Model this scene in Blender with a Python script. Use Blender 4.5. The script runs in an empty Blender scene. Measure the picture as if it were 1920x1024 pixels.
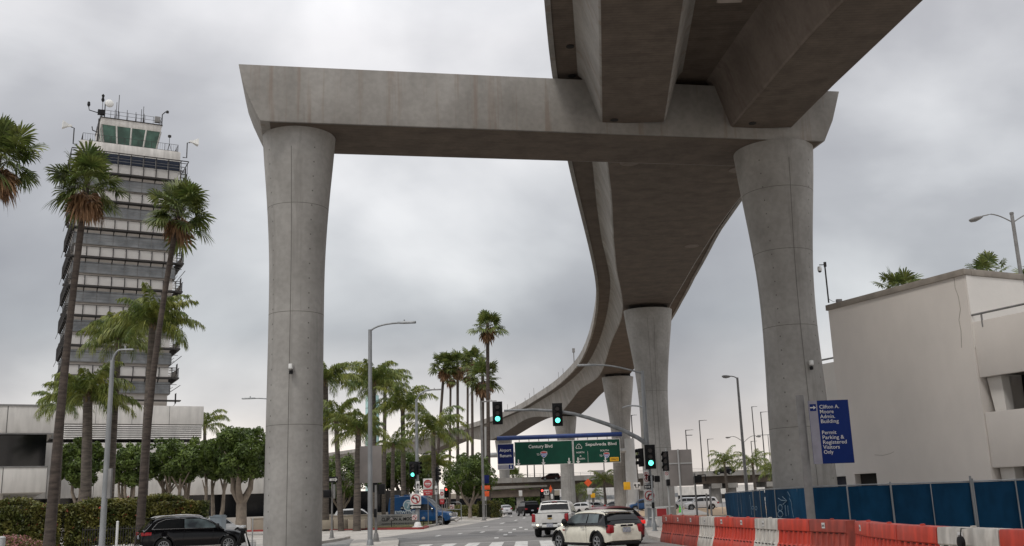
import bpy, bmesh, math, random
from mathutils import Vector, Matrix
S = bpy.context.scene
C = S.collection
PI = math.pi
R = math.radians
# ------------------------------------------------------------------ camera
F_PX = 1867.0; PITCH = R(13.0); ROLL = R(1.9); EYE = 1.75
_F = Vector((0, math.cos(PITCH), math.sin(PITCH)))
_U0 = Vector((0, -math.sin(PITCH), math.cos(PITCH)))
_R0 = Vector((1, 0, 0))
_RT = _R0*math.cos(ROLL) - _U0*math.sin(ROLL)
_UP = _R0*math.sin(ROLL) + _U0*math.cos(ROLL)
cam_d = bpy.data.cameras.new('camera'); cam = bpy.data.objects.new('camera', cam_d); C.objects.link(cam)
m = Matrix.Identity(4)
for i in range(3):
    m[i][0] = _RT[i]; m[i][1] = _UP[i]; m[i][2] = -_F[i]
m[2][3] = EYE
cam.matrix_world = m
cam_d.sensor_width = 36.0; cam_d.lens = 36.0*F_PX/1920.0
cam_d.clip_start = 0.1; cam_d.clip_end = 6000
S.camera = cam
def ray(px, py): return _F*F_PX + _RT*(px-960) - _UP*(py-512)
def at(px, py, Y):
    r = ray(px, py); return Vector((0, 0, EYE)) + r*(Y/r.y)
def atz(px, py, z=0.0):
    r = ray(px, py); return Vector((0, 0, EYE)) + r*((z-EYE)/r.z)
# ------------------------------------------------------------------ sky, sun, exposure
SUN_EL = R(58); SUN_AZ = R(-150)      # azimuth measured from +Y towards +X: behind the camera, to its left
w = bpy.data.worlds.new('World'); S.world = w; w.use_nodes = True
nt = w.node_tree; nt.nodes.clear()
def N(t, nt=nt, **k):
    n = nt.nodes.new(t)
    for a, b in k.items(): setattr(n, a, b)
    return n
def ramp(n, stops, interp='LINEAR'):
    cr = n.color_ramp; cr.interpolation = interp
    while len(cr.elements) > 1: cr.elements.remove(cr.elements[-1])
    cr.elements[0].position = stops[0][0]; cr.elements[0].color = (*stops[0][1], 1)
    for p, c in stops[1:]:
        e = cr.elements.new(p); e.color = (*c, 1)
out = N('ShaderNodeOutputWorld')
sky = N('ShaderNodeTexSky', sky_type='NISHITA', sun_disc=False, sun_elevation=SUN_EL, sun_rotation=SUN_AZ)
bg1 = N('ShaderNodeBackground'); bg1.inputs[1].default_value = 0.06
nt.links.new(sky.outputs[0], bg1.inputs[0])
tc = N('ShaderNodeTexCoord'); sep = N('ShaderNodeSeparateXYZ'); nt.links.new(tc.outputs['Generated'], sep.inputs[0])
def math_n(op, a, b=None):
    n = N('ShaderNodeMath', operation=op)
    for i, v in enumerate((a, b)):
        if v is None: continue
        if isinstance(v, (int, float)): n.inputs[i].default_value = v
        else: nt.links.new(v, n.inputs[i])
    return n.outputs[0]
zz = math_n('MAXIMUM', sep.outputs[2], 0.0)
den = math_n('ADD', zz, 0.8)
cx = math_n('DIVIDE', sep.outputs[0], den); cy = math_n('DIVIDE', sep.outputs[1], den)
comb = N('ShaderNodeCombineXYZ'); nt.links.new(cx, comb.inputs[0]); nt.links.new(cy, comb.inputs[1])
def noise(vec, scale, detail, rough, dist=0.0, off=(0, 0, 0), sc=(1, 1, 1)):
    mp = N('ShaderNodeMapping'); mp.inputs[1].default_value = off; mp.inputs[3].default_value = sc
    nt.links.new(vec, mp.inputs[0])
    n = N('ShaderNodeTexNoise'); n.inputs['Scale'].default_value = scale; n.inputs['Detail'].default_value = detail
    n.inputs['Roughness'].default_value = rough; n.inputs['Distortion'].default_value = dist
    nt.links.new(mp.outputs[0], n.inputs['Vector']); return n.outputs['Fac']
n1 = noise(comb.outputs[0], 2.8, 5, 0.45, 0.35, (18.585, 16.188, 0), (1.0, 1.0, 1))
n2 = noise(tc.outputs['Generated'], 3.6, 6, 0.5, 0.25, (7.3, 0.4, 1.0), (1, 1, 2.0))
nn = math_n('ADD', math_n('MULTIPLY', n1, 0.68), math_n('MULTIPLY', n2, 0.32))
cr = N('ShaderNodeValToRGB'); nt.links.new(nn, cr.inputs[0])
ramp(cr, [(0.35, (0.455, 0.462, 0.495)), (0.45, (0.585, 0.595, 0.622)), (0.53, (0.78, 0.79, 0.81)), (0.62, (1.0, 1.0, 1.01))])
lowr = N('ShaderNodeValToRGB'); nt.links.new(zz, lowr.inputs[0])
ramp(lowr, [(0.0, (1.5, 1.33, 1.17)), (0.05, (1.38, 1.25, 1.12)), (0.10, (1.04, 1.0, 0.96)), (0.17, (0.83, 0.85, 0.855)), (0.28, (0.93, 0.94, 0.95)), (0.44, (1.0, 0.99, 1.0)), (0.60, (1.5, 1.5, 1.52)), (0.9, (2.1, 2.1, 2.12))])
mixl = N('ShaderNodeMix', data_type='RGBA', blend_type='MULTIPLY'); mixl.inputs[0].default_value = 1.0
nt.links.new(cr.outputs[0], mixl.inputs[6]); nt.links.new(lowr.outputs[0], mixl.inputs[7])
bg2 = N('ShaderNodeBackground'); bg2.inputs[1].default_value = 0.97
nt.links.new(mixl.outputs[2], bg2.inputs[0])
mx = N('ShaderNodeMixShader'); mx.inputs[0].default_value = 0.93
nt.links.new(bg1.outputs[0], mx.inputs[1]); nt.links.new(bg2.outputs[0], mx.inputs[2]); nt.links.new(mx.outputs[0], out.inputs[0])
sd = bpy.data.lights.new('sun', 'SUN'); sd.energy = 1.5; sd.angle = R(14); sd.color = (1, 0.96, 0.9)
so = bpy.data.objects.new('sun', sd); C.objects.link(so)
sdir = Vector((math.sin(SUN_AZ)*math.cos(SUN_EL), math.cos(SUN_AZ)*math.cos(SUN_EL), math.sin(SUN_EL)))
so.rotation_euler = sdir.to_track_quat('Z', 'Y').to_euler()
S.view_settings.view_transform = 'Standard'; S.view_settings.look = 'None'
S.view_settings.exposure = 0.0; S.view_settings.gamma = 1.0
S.cycles.max_bounces = 6; S.cycles.transparent_max_bounces = 8
# ------------------------------------------------------------------ materials
def mat(name, col, rough=0.6, metal=0.0, col2=None, scale=3.0, stretch=(1, 1, 1), bump=0.0, detail=6, emit=None, es=1.0,
        lo=0.35, hi=0.65, spec=0.5, fine=None, coat=0.0):
    M_ = bpy.data.materials.new(name); M_.use_nodes = True; t = M_.node_tree
    b = t.nodes['Principled BSDF']
    b.inputs['Base Color'].default_value = (*col, 1); b.inputs['Roughness'].default_value = rough
    b.inputs['Metallic'].default_value = metal; b.inputs['Specular IOR Level'].default_value = spec
    b.inputs['Coat Weight'].default_value = coat
    if emit: b.inputs['Emission Color'].default_value = (*emit, 1); b.inputs['Emission Strength'].default_value = es
    c2 = col2 or tuple(c*0.82 for c in col)
    tcn = t.nodes.new('ShaderNodeTexCoord'); mp = t.nodes.new('ShaderNodeMapping'); mp.inputs[3].default_value = stretch
    t.links.new(tcn.outputs['Object'], mp.inputs[0])
    n = t.nodes.new('ShaderNodeTexNoise'); n.inputs['Scale'].default_value = scale; n.inputs['Detail'].default_value = detail
    t.links.new(mp.outputs[0], n.inputs['Vector'])
    r = t.nodes.new('ShaderNodeValToRGB'); ramp(r, [(lo, col), (hi, c2)]); t.links.new(n.outputs['Fac'], r.inputs[0])
    last = r.outputs[0]
    if fine:
        n2 = t.nodes.new('ShaderNodeTexNoise'); n2.inputs['Scale'].default_value = fine[0]; n2.inputs['Detail'].default_value = 5
        mp2 = t.nodes.new('ShaderNodeMapping'); mp2.inputs[3].default_value = fine[3] if len(fine) > 3 else (1, 1, 1)
        t.links.new(tcn.outputs['Object'], mp2.inputs[0]); t.links.new(mp2.outputs[0], n2.inputs['Vector'])
        r2 = t.nodes.new('ShaderNodeValToRGB'); ramp(r2, [(0.38, (fine[1],)*3), (0.6, (fine[2],)*3)]); t.links.new(n2.outputs['Fac'], r2.inputs[0])
        mm = t.nodes.new('ShaderNodeMix'); mm.data_type = 'RGBA'; mm.blend_type = 'MULTIPLY'; mm.inputs[0].default_value = 1
        t.links.new(last, mm.inputs[6]); t.links.new(r2.outputs[0], mm.inputs[7]); last = mm.outputs[2]
    t.links.new(last, b.inputs['Base Color'])
    if bump:
        bn = t.nodes.new('ShaderNodeBump'); bn.inputs['Strength'].default_value = bump; bn.inputs['Distance'].default_value = 0.05
        nb = t.nodes.new('ShaderNodeTexNoise'); nb.inputs['Scale'].default_value = scale*6; nb.inputs['Detail'].default_value = 6
        t.links.new(tcn.outputs['Object'], nb.inputs['Vector']); t.links.new(nb.outputs['Fac'], bn.inputs['Height'])
        t.links.new(bn.outputs[0], b.inputs['Normal'])
    return M_
def leafmat(name, col, col2, trans=0.25, scale=0.8, rough=0.5):
    M_ = mat(name, col, rough, col2=col2, scale=scale, lo=0.3, hi=0.7, detail=9, spec=0.4)
    t = M_.node_tree; b = t.nodes['Principled BSDF']; o = t.nodes['Material Output']
    tr = t.nodes.new('ShaderNodeBsdfTranslucent'); ms = t.nodes.new('ShaderNodeMixShader'); ms.inputs[0].default_value = trans
    src = b.inputs['Base Color'].links[0].from_socket
    g = t.nodes.new('ShaderNodeNewGeometry'); hs = t.nodes.new('ShaderNodeHueSaturation')
    rr = t.nodes.new('ShaderNodeMapRange'); rr.inputs[3].default_value = 0.55; rr.inputs[4].default_value = 1.5
    t.links.new(g.outputs['Random Per Island'], rr.inputs[0]); t.links.new(rr.outputs[0], hs.inputs['Value'])
    t.links.new(src, hs.inputs['Color']); t.links.new(hs.outputs[0], b.inputs['Base Color']); t.links.new(hs.outputs[0], tr.inputs[0])
    t.links.new(b.outputs[0], ms.inputs[1]); t.links.new(tr.outputs[0], ms.inputs[2]); t.links.new(ms.outputs[0], o.inputs[0])
    return M_
M = {}
# weathered cast concrete: blotches, vertical runs and fine grain
def concrete(name, base, dark, stain, runs=(1, 1, 0.06), gscale=0.45):
    M_ = mat(name, base, 0.85, col2=dark, scale=gscale, stretch=(1, 1, 0.7), bump=0.05, lo=0.3, hi=0.7, fine=(4.0, 0.93, 1.04))
    t = M_.node_tree; b = t.nodes['Principled BSDF']; src = b.inputs['Base Color'].links[0].from_socket
    tcn = t.nodes.new('ShaderNodeTexCoord'); mp = t.nodes.new('ShaderNodeMapping'); mp.inputs[3].default_value = runs
    t.links.new(tcn.outputs['Object'], mp.inputs[0])
    n = t.nodes.new('ShaderNodeTexNoise'); n.inputs['Scale'].default_value = 1.1; n.inputs['Detail'].default_value = 8; n.inputs['Roughness'].default_value = 0.62
    t.links.new(mp.outputs[0], n.inputs['Vector'])
    r = t.nodes.new('ShaderNodeValToRGB'); ramp(r, [(0.55, (0, 0, 0)), (0.64, (1, 1, 1)), (0.72, (0.15, 0.15, 0.15))]); t.links.new(n.outputs['Fac'], r.inputs[0])
    ml = t.nodes.new('ShaderNodeMath'); ml.operation = 'MULTIPLY'; ml.inputs[1].default_value = 0.5; t.links.new(r.outputs[0], ml.inputs[0])
    mm = t.nodes.new('ShaderNodeMix'); mm.data_type = 'RGBA'; t.links.new(ml.outputs[0], mm.inputs[0]); t.links.new(src, mm.inputs[6]); mm.inputs[7].default_value = (*stain, 1)
    t.links.new(mm.outputs[2], b.inputs['Base Color'])
    return M_
M['conc'] = concrete('cast_concrete', (0.30, 0.284, 0.262), (0.195, 0.183, 0.166), (0.18, 0.125, 0.09), runs=(1.5, 1.5, 0.05))
M['conc_col'] = concrete('column_concrete', (0.335, 0.322, 0.302), (0.228, 0.218, 0.202), (0.18, 0.17, 0.155), runs=(1.6, 1.6, 0.05), gscale=0.55)
M['soffit'] = concrete('formed_soffit_concrete', (0.125, 0.096, 0.073), (0.080, 0.061, 0.047), (0.055, 0.041, 0.031), runs=(0.35, 1.2, 1), gscale=0.9)  # brown is its own; underside shade is also put into the colour
M['conc_brown'] = concrete('shade_darkened_brown_concrete', (0.19, 0.155, 0.13), (0.125, 0.10, 0.082), (0.10, 0.075, 0.06))  # brown concrete with the right girder's shade put into the colour
def boards(M_, sc, ax, amt):
    t = M_.node_tree; b = t.nodes['Principled BSDF']; src = b.inputs['Base Color'].links[0].from_socket
    tcn = t.nodes.new('ShaderNodeTexCoord'); wv = t.nodes.new('ShaderNodeTexWave'); wv.bands_direction = ax
    wv.inputs['Scale'].default_value = sc; wv.inputs['Distortion'].default_value = 1.6; wv.inputs['Detail'].default_value = 4; wv.inputs['Detail Scale'].default_value = 3
    t.links.new(tcn.outputs['Object'], wv.inputs['Vector'])
    r = t.nodes.new('ShaderNodeValToRGB'); ramp(r, [(0.0, (1+amt,)*3), (0.12, (1, 1, 1)), (0.9, (1, 1, 1)), (1.0, (1-amt,)*3)]); t.links.new(wv.outputs['Fac'], r.inputs[0])
    mm = t.nodes.new('ShaderNodeMix'); mm.data_type = 'RGBA'; mm.blend_type = 'MULTIPLY'; mm.inputs[0].default_value = 1
    t.links.new(src, mm.inputs[6]); t.links.new(r.outputs[0], mm.inputs[7]); t.links.new(mm.outputs[2], b.inputs['Base Color'])
boards(M['soffit'], 1.4, 'Y', 0.14)
M['joint'] = mat('joint_line', (0.12, 0.112, 0.10), 0.9)
M['black'] = mat('black_plastic', (0.007, 0.007, 0.008), 0.6, spec=0.25)
M['dark'] = mat('interior_shade_black', (0.02, 0.018, 0.016), 0.9)
M['galv'] = mat('galvanised_steel', (0.28, 0.29, 0.30), 0.5, 0.3, col2=(0.20, 0.21, 0.215), scale=4, stretch=(1, 1, 0.3))
M['alum'] = mat('painted_grey_steel', (0.22, 0.215, 0.21), 0.6, 0.1, col2=(0.165, 0.16, 0.155), scale=3)
M['bronze'] = mat('dark_bronze_steel', (0.028, 0.025, 0.024), 0.6, 0.2)
M['white'] = mat('white_paint', (0.72, 0.72, 0.70), 0.5, scale=6, col2=(0.62, 0.62, 0.60))
M['glass_dark'] = mat('dark_glass', (0.006, 0.0065, 0.008), 0.08, spec=0.35)
# ------------------------------------------------------------------ mesh helpers
class MB:
    def __init__(s): s.v = []; s.f = []
    def add(s, v, f):
        k = len(s.v); s.v += [tuple(p) for p in v]; s.f += [tuple(i+k for i in q) for q in f]
    def box(s, a, b, tw=None):
        x0, y0, z0 = a; x1, y1, z1 = b
        v = [(x0, y0, z0), (x1, y0, z0), (x1, y1, z0), (x0, y1, z0), (x0, y0, z1), (x1, y0, z1), (x1, y1, z1), (x0, y1, z1)]
        if tw: v = [tw @ Vector(p) for p in v]
        s.add(v, [(0, 3, 2, 1), (4, 5, 6, 7), (0, 1, 5, 4), (1, 2, 6, 5), (2, 3, 7, 6), (3, 0, 4, 7)])
    def cbox(s, c, d, tw=None):
        s.box([c[i]-d[i]/2 for i in range(3)], [c[i]+d[i]/2 for i in range(3)], tw)
    def tube(s, pts, rad, n=8, cap=True):
        pts = [Vector(p) for p in pts]
        rads = rad if isinstance(rad, (list, tuple)) else [rad]*len(pts)
        rings = []; ref = None
        for i, p in enumerate(pts):
            a = pts[max(i-1, 0)]; b = pts[min(i+1, len(pts)-1)]
            t = (b-a).normalized() if (b-a).length > 1e-9 else Vector((0, 0, 1))
            if ref is None: ref = Vector((1, 0, 0)) if abs(t.x) < 0.9 else Vector((0, 1, 0))
            u = t.cross(ref).normalized(); v = t.cross(u); ref = (v.cross(t)).normalized() if False else ref
            rings.append([p + (u*math.cos(2*PI*k/n) + v*math.sin(2*PI*k/n))*rads[i] for k in range(n)])
        s.loft(rings, cap)
    def loft(s, rings, cap=True, closed=True):
        n = len(rings[0]); v = [p for r in rings for p in r]; f = []
        for i in range(len(rings)-1):
            for k in range(n if closed else n-1):
                f.append((i*n+k, i*n+(k+1) % n, (i+1)*n+(k+1) % n, (i+1)*n+k))
        if cap: f.append(tuple(range(n-1, -1, -1))); f.append(tuple((len(rings)-1)*n+k for k in range(n)))
        s.add(v, f)
    def lathe(s, prof, c=(0, 0, 0), n=24, sx=1, sy=1, cap=True, axis='z'):
        rings = []
        for r, z in prof:
            ring = []
            for k in range(n):
                a = 2*PI*k/n; p = (r*math.cos(a)*sx, r*math.sin(a)*sy, z)
                if axis == 'y': p = (p[0], p[2], p[1])
                if axis == 'x': p = (p[2], p[0], p[1])
                ring.append(Vector(p)+Vector(c))
            rings.append(ring)
        s.loft(rings, cap)
    def poly(s, pts, th=None):
        """flat polygon (or slab when th = (dx,dy,dz))"""
        n = len(pts)
        if th is None: s.add(pts, [tuple(range(n))]); return
        t = Vector(th); a = [Vector(p) for p in pts]; b = [p+t for p in a]
        f = [tuple(range(n-1, -1, -1)), tuple(range(n, 2*n))] + [(i, (i+1) % n, n+(i+1) % n, n+i) for i in range(n)]
        s.add(a+b, f)
    def disc(s, c, r, n=20, axis='y', th=0.01, sx=1.0):
        pts = []
        for k in range(n):
            a = 2*PI*k/n
            if axis == 'y': pts.append((c[0]+r*sx*math.cos(a), c[1], c[2]+r*math.sin(a)))
            elif axis == 'z': pts.append((c[0]+r*math.cos(a), c[1]+r*math.sin(a), c[2]))
            else: pts.append((c[0], c[1]+r*math.cos(a), c[2]+r*math.sin(a)))
        t = {'y': (0, th, 0), 'z': (0, 0, th), 'x': (th, 0, 0)}[axis]
        s.poly(pts, t)
    def build(s, name, material, parent=None, smooth=None, bevel=0.0, loc=None, rz=0.0, fix=True):
        me = bpy.data.meshes.new(name); me.from_pydata(s.v, [], s.f)
        if bevel or fix:
            bm = bmesh.new(); bm.from_mesh(me)
            if fix: bmesh.ops.recalc_face_normals(bm, faces=bm.faces)
            if bevel:
                bmesh.ops.bevel(bm, geom=[e for e in bm.edges if len(e.link_faces) == 2 and e.calc_face_angle(0) > 0.5], offset=bevel, segments=2, affect='EDGES', profile=0.6)
            bm.to_mesh(me); bm.free()
        me.materials.append(material)
        if smooth is not None or bevel:
            me.polygons.foreach_set('use_smooth', [True]*len(me.polygons))
            me.set_sharp_from_angle(angle=R(smooth if smooth else 40))
        me.update()
        o = bpy.data.objects.new(name, me); C.objects.link(o)
        if parent: o.parent = parent
        if loc is not None: o.location = loc
        o.rotation_euler[2] = rz
        return o
def tag(o, label=None, cat=None, group=None, kind=None):
    if label: o['label'] = label
    if cat: o['category'] = cat
    if group: o['group'] = group
    if kind: o['kind'] = kind
    return o
def thing(name, label, cat, loc=(0, 0, 0), rz=0.0, group=None):
    o = bpy.data.objects.new(name, None); C.objects.link(o); o.empty_display_size = 0.3
    o.location = loc; o.rotation_euler[2] = rz
    return tag(o, label, cat, group)
def kids(o): return [c for c in bpy.data.objects if c.parent == o]
def copy_tree(o, loc=None, rz=None, label=None, scale=None, parent=None):
    c = o.copy(); C.objects.link(c); c.parent = parent
    if loc is not None: c.location = loc
    if rz is not None: c.rotation_euler[2] = rz
    if label: c['label'] = label
    if scale: c.scale = (scale,)*3 if isinstance(scale, (int, float)) else scale
    for ch in kids(o): copy_tree(ch, parent=c)
    return c
def text(name, body, size, material, parent, loc, width=None, rot=(PI/2, 0, 0), bold=0.0, align='LEFT', th=0.004, spacing=1.0, height=None):
    cu = bpy.data.curves.new(name, 'FONT'); cu.body = body; cu.size = size; cu.align_x = align; cu.offset = bold*size
    cu.extrude = th; cu.resolution_u = 3; cu.space_line = spacing
    o = bpy.data.objects.new(name, cu); C.objects.link(o)
    bpy.context.view_layer.update()
    me = bpy.data.meshes.new_from_object(o.evaluated_get(bpy.context.evaluated_depsgraph_get()))
    bpy.data.objects.remove(o)
    xs = [v.co.x for v in me.vertices]; ys = [v.co.y for v in me.vertices]
    if width and xs:
        k = width/(max(xs)-min(xs)); ky = 1.0
        if height: ky = height/(max(ys)-min(ys))
        for v in me.vertices: v.co.x *= k; v.co.y *= ky
    me.materials.clear(); me.materials.append(material); me.name = name
    t = bpy.data.objects.new(name, me); C.objects.link(t); t.parent = parent; t.location = loc; t.rotation_euler = rot
    return t
def interp(x, xs, ys):
    if x <= xs[0]: return ys[0]
    for i in range(len(xs)-1):
        if x <= xs[i+1]:
            t = (x-xs[i])/(xs[i+1]-xs[i]); return ys[i]+(ys[i+1]-ys[i])*t
    return ys[-1]
def smooth_interp(x, xs, ys):
    n = len(xs)
    if x <= xs[0]: i = 0
    elif x >= xs[-1]: i = n-2
    else:
        i = max(k for k in range(n-1) if xs[k] <= x)
    def sl(k):
        if k <= 0: return (ys[1]-ys[0])/(xs[1]-xs[0])
        if k >= n-1: return (ys[-1]-ys[-2])/(xs[-1]-xs[-2])
        return (ys[k+1]-ys[k-1])/(xs[k+1]-xs[k-1])
    h = xs[i+1]-xs[i]; t = (x-xs[i])/h
    if t < 0 or t > 1: return ys[i]+sl(i)*(x-xs[i]) if t < 0 else ys[i+1]+sl(i+1)*(x-xs[i+1])
    return ((2*t**3-3*t**2+1)*ys[i] + (t**3-2*t**2+t)*h*sl(i) + (-2*t**3+3*t**2)*ys[i+1] + (t**3-t**2)*h*sl(i+1))
# ================================================================== ELEVATED GUIDEWAY
gw = thing('elevated_guideway', 'raw concrete elevated guideway on a wide two column bent, curving away to the left', 'guideway')
ZD = 23.3     # underside of the deck wings
ZP = 24.55    # top of the parapet
# plan of the left deck edge, y -> x
LY = [-14, 35, 40, 48, 61, 74, 87, 98.5, 105, 112, 127.6, 142.8, 160, 177, 193, 212, 237, 259]
LX = [0.0, 1.6, 1.86, 2.47, 3.83, 5.5, 7.16, 8.5, 9.05, 9.55, 10.2, 10.5, 10.33, 9.2, 7.6, 4.84, 0.87, -3.96]
edge = [Vector((smooth_interp(y, LY, LX), y, 0)) for y in [54+3.0*i for i in range(0, 69)]]
tail = [(-10.4, 282), (-17.5, 301.5), (-30, 331), (-42, 359), (-58, 390), (-82, 425), (-115, 460)]
for i, q in enumerate(tail):
    a = Vector((*tail[i-1], 0)) if i else edge[-1].copy(); b = Vector((*q, 0))
    for k in range(1, 6): edge.append(a.lerp(b, k/5))
for _ in range(4): edge = [edge[0]] + [(edge[i-1]+edge[i]*2+edge[i+1])/4 for i in range(1, len(edge)-1)] + [edge[-1]]
arc = [0.0]
for i in range(1, len(edge)): arc.append(arc[-1]+(edge[i]-edge[i-1]).length)
# total deck width, left wing, soffit width along y
DWY = [54, 61, 72, 82, 98.7, 110, 125]; DW = [14.6, 13.9, 12.2, 11.0, 9.9, 9.6, 9.6]
SFY = [54, 61.8, 69.8, 83.5, 98, 110]; SF = [9.6, 8.6, 7.7, 6.4, 4.9, 4.8]
ZSY = [54, 98, 104, 126, 150, 156, 180, 203, 209, 240, 276, 282, 308, 336, 342, 380, 420, 470]
ZS = [20.6, 20.6, 20.6, 21.3, 20.5, 20.5, 21.0, 19.0, 19.0, 21.3, 19.1, 19.1, 21.3, 19.0, 19.0, 21.3, 19.0, 21]
def section(i):
    p = edge[i]; t = (edge[min(i+1, len(edge)-1)]-edge[max(i-1, 0)]).normalized(); n = Vector((t.y, -t.x, 0))
    dw = interp(p.y, DWY, DW); sf = interp(p.y, SFY, SF); zs = smooth_interp(p.y, ZSY, ZS) if p.y > 98 else 20.6
    wl = interp(p.y, [54, 98, 110], [1.75, 2.45, 2.4]) ; wi = (dw - sf - 2*0.85)/2
    wi = max(0.6, wi); lw = wi
    return p, n, dw, sf, zs, lw
def ring(pts, p, n): return [p + n*a + Vector((0, 0, z)) for a, z in pts]
box_r, sof_l, sof_r, par_l, par_r = [], [], [], [], []
deck_r = []
for i in range(len(edge)):
    p, n, dw, sf, zs, lw = section(i)
    a0 = lw; b0 = dw-lw
    k = min(1.0, (ZD-zs)/2.7)
    a1 = a0+0.85*k; b1 = b0-0.85*k
    box_r.append(ring([(a0-0.25, ZD+0.05), (a0-0.02, ZD-0.16), (a0+0.12, ZD-0.4), (a1, zs+0.06), (a1+0.08, zs), (b1-0.08, zs), (b1, zs+0.06), (b0-0.12, ZD-0.4), (b0+0.02, ZD-0.16), (b0+0.25, ZD+0.05)], p, n))
    sof_l.append(ring([(a1+0.1, zs-0.012), (b1-0.1, zs-0.012)], p, n))
    deck_r.append(ring([(0.02, ZD), (dw-0.02, ZD), (dw-0.02, ZD+0.3), (0.02, ZD+0.3)], p, n))
    par_l.append(ring([(-0.05, ZD-0.06), (0.22, ZD-0.06), (0.24, ZP), (0.0, ZP)], p, n))
    par_r.append(ring([(dw-0.22, ZD-0.06), (dw+0.05, ZD-0.06), (dw, ZP), (dw-0.24, ZP)], p, n))
b = MB(); b.loft(box_r); b.build('box_girder', M['conc'], gw, smooth=25)
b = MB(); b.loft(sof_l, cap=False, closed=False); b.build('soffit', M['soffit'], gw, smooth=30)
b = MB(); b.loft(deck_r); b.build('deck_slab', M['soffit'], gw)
b = MB(); b.loft(par_l); b.build('parapet', M['conc'], gw, smooth=30)
b = MB(); b.loft(par_r); b.build('parapet', M['conc'], gw, smooth=30)
# near spans: two separate tubs under one flaring deck
def near(xL, xR, zs, tl, tr, y0=-14, y1=47.0):
    """xL/xR soffit edges, tl/tr deck level edges as functions of y"""
    rr, ss = [], []
    ys = [y0+(y1-y0)*i/24 for i in range(25)]
    for y in ys:
        yl = y
        rr.append([Vector((tl(yl)-0.25, y, ZD+0.05)), Vector((tl(yl)-0.02, y, ZD-0.16)), Vector((tl(yl)+0.12, y, ZD-0.4)), Vector((xL(y), y, zs+0.06)), Vector((xL(y)+0.08, y, zs)),
                   Vector((xR(y)-0.08, y, zs)), Vector((xR(y), y, zs+0.06)), Vector((tr(yl)-0.12, y, ZD-0.4)), Vector((tr(yl)+0.02, y, ZD-0.16)), Vector((tr(yl)+0.25, y, ZD+0.05))])
        ss.append([Vector((xL(y)+0.1, y, zs-0.012)), Vector((xR(y)-0.1, y, zs-0.012))])
    return rr, ss
fr = lambda x: 47.07+0.189*x      # y of the cap's front face at x
lin = lambda pts: (lambda y: interp(y, [p[0] for p in pts], [p[1] for p in pts]))
gl_l = lin([(-14, 1.4), (35.2, 3.69), (48.1, 4.8), (54, 5.3)]); gl_r = lin([(-14, 5.0), (35.4, 7.1), (48.6, 8.19), (54, 8.5)])
gr_l = lin([(-14, 20.5), (35.8, 13.36), (39.5, 12.75), (49.3, 11.72), (54, 11.4)]); gr_r = lin([(-14, 24), (36, 16.68), (39.8, 16.21), (44.5, 15.6), (50.1, 15.02), (54, 14.7)])
for L_, R_, in ((gl_l, gl_r), (gr_l, gr_r)):
    c = 1 if L_ is gl_l else -1
    tl = (lambda y, L_=L_: L_(y)-0.85); tr = (lambda y, R_=R_: R_(y)+0.85)
    yend = 48.2 if c == 1 else 49.6
    rr, ss = near(L_, R_, 20.6, tl, tr, y1=yend)
    b = MB(); b.loft(rr); b.build('tub_girder', M['conc'] if c == 1 else M['conc_brown'], gw, smooth=25)
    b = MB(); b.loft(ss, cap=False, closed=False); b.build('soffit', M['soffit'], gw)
# flaring deck with an opening between the two lines nearer the camera
dl = lambda y: smooth_interp(y, LY, LX)
dr = lin([(-14, 26.0), (36, 18.55), (44.5, 17.6), (54, 17.3)])
b = MB()
def strip(b, fl, fr_, y0, y1, n=12):
    rs = []
    for i in range(n+1):
        y = y0+(y1-y0)*i/n
        rs.append([Vector((fl(y), y, ZD)), Vector((fr_(y), y, ZD)), Vector((fr_(y), y, ZD+0.3)), Vector((fl(y), y, ZD+0.3))])
    b.loft(rs)
strip(b, dl, dr, 40.9, 54.0); strip(b, dl, dr, -14, 38.4)
strip(b, dl, lambda y: 9.55, 38.4, 40.9, 3)
strip(b, lambda y: 10.7, dr, 38.4, 40.9, 3)
b.build('deck_slab', M['soffit'], gw)
for fn, s_ in ((dl, 1), (dr, -1)):
    rs = []
    for i in range(30):
        y = -14+68.0*i/29; x = fn(y)
        rs.append([Vector((x-0.05*s_, y, ZD-0.06)), Vector((x+0.22*s_, y, ZD-0.06)), Vector((x+0.24*s_, y, ZP)), Vector((x, y, ZP))])
    b = MB(); b.loft(rs); b.build('parapet', M['conc'], gw)
# bent cap, in a frame along its own length
phi = math.atan(0.189); ca = math.cos(phi); sa = math.sin(phi)
capm = Matrix.Translation((0, 47.07, 0)) @ Matrix.Rotation(phi, 4, 'Z')
sL, sR, CT, CB, CD = -11.85/ca, 16.95/ca, 22.9, 20.0, 4.35
prof = [(sL, CB), (sL-0.28, CB+0.55), (sL-0.62, CB+1.35), (sL-0.9, CB+2.1), (sL-1.08, CT), (sR+1.12, CT), (sR+0.75, CB+1.4), (sR, CB)]
prof = [(sL+0.35, CB)] + prof[0:0] + [(sL, CB+0.02), (sL-0.28, CB+0.6), (sL-0.62, CB+1.35), (sL-0.9, CB+2.1), (sL-1.08, CT), (sR+1.12, CT), (sR+0.55, CB+1.2), (sR-0.05, CB)]
b = MB(); b.loft([[capm @ Vector((s_, y_, z_)) for s_, z_ in prof] for y_ in (0.0, CD)]); b.build('bent_cap', M['conc'], gw, bevel=0.04)
b = MB()
b.poly([capm @ Vector(p) for p in ((sL+0.45, 0.1, CB-0.012), (sR-0.2, 0.1, CB-0.012), (sR-0.2, CD-0.1, CB-0.012), (sL+0.45, CD-0.1, CB-0.012))]); b.build('soffit', M['soffit'], gw)
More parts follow.
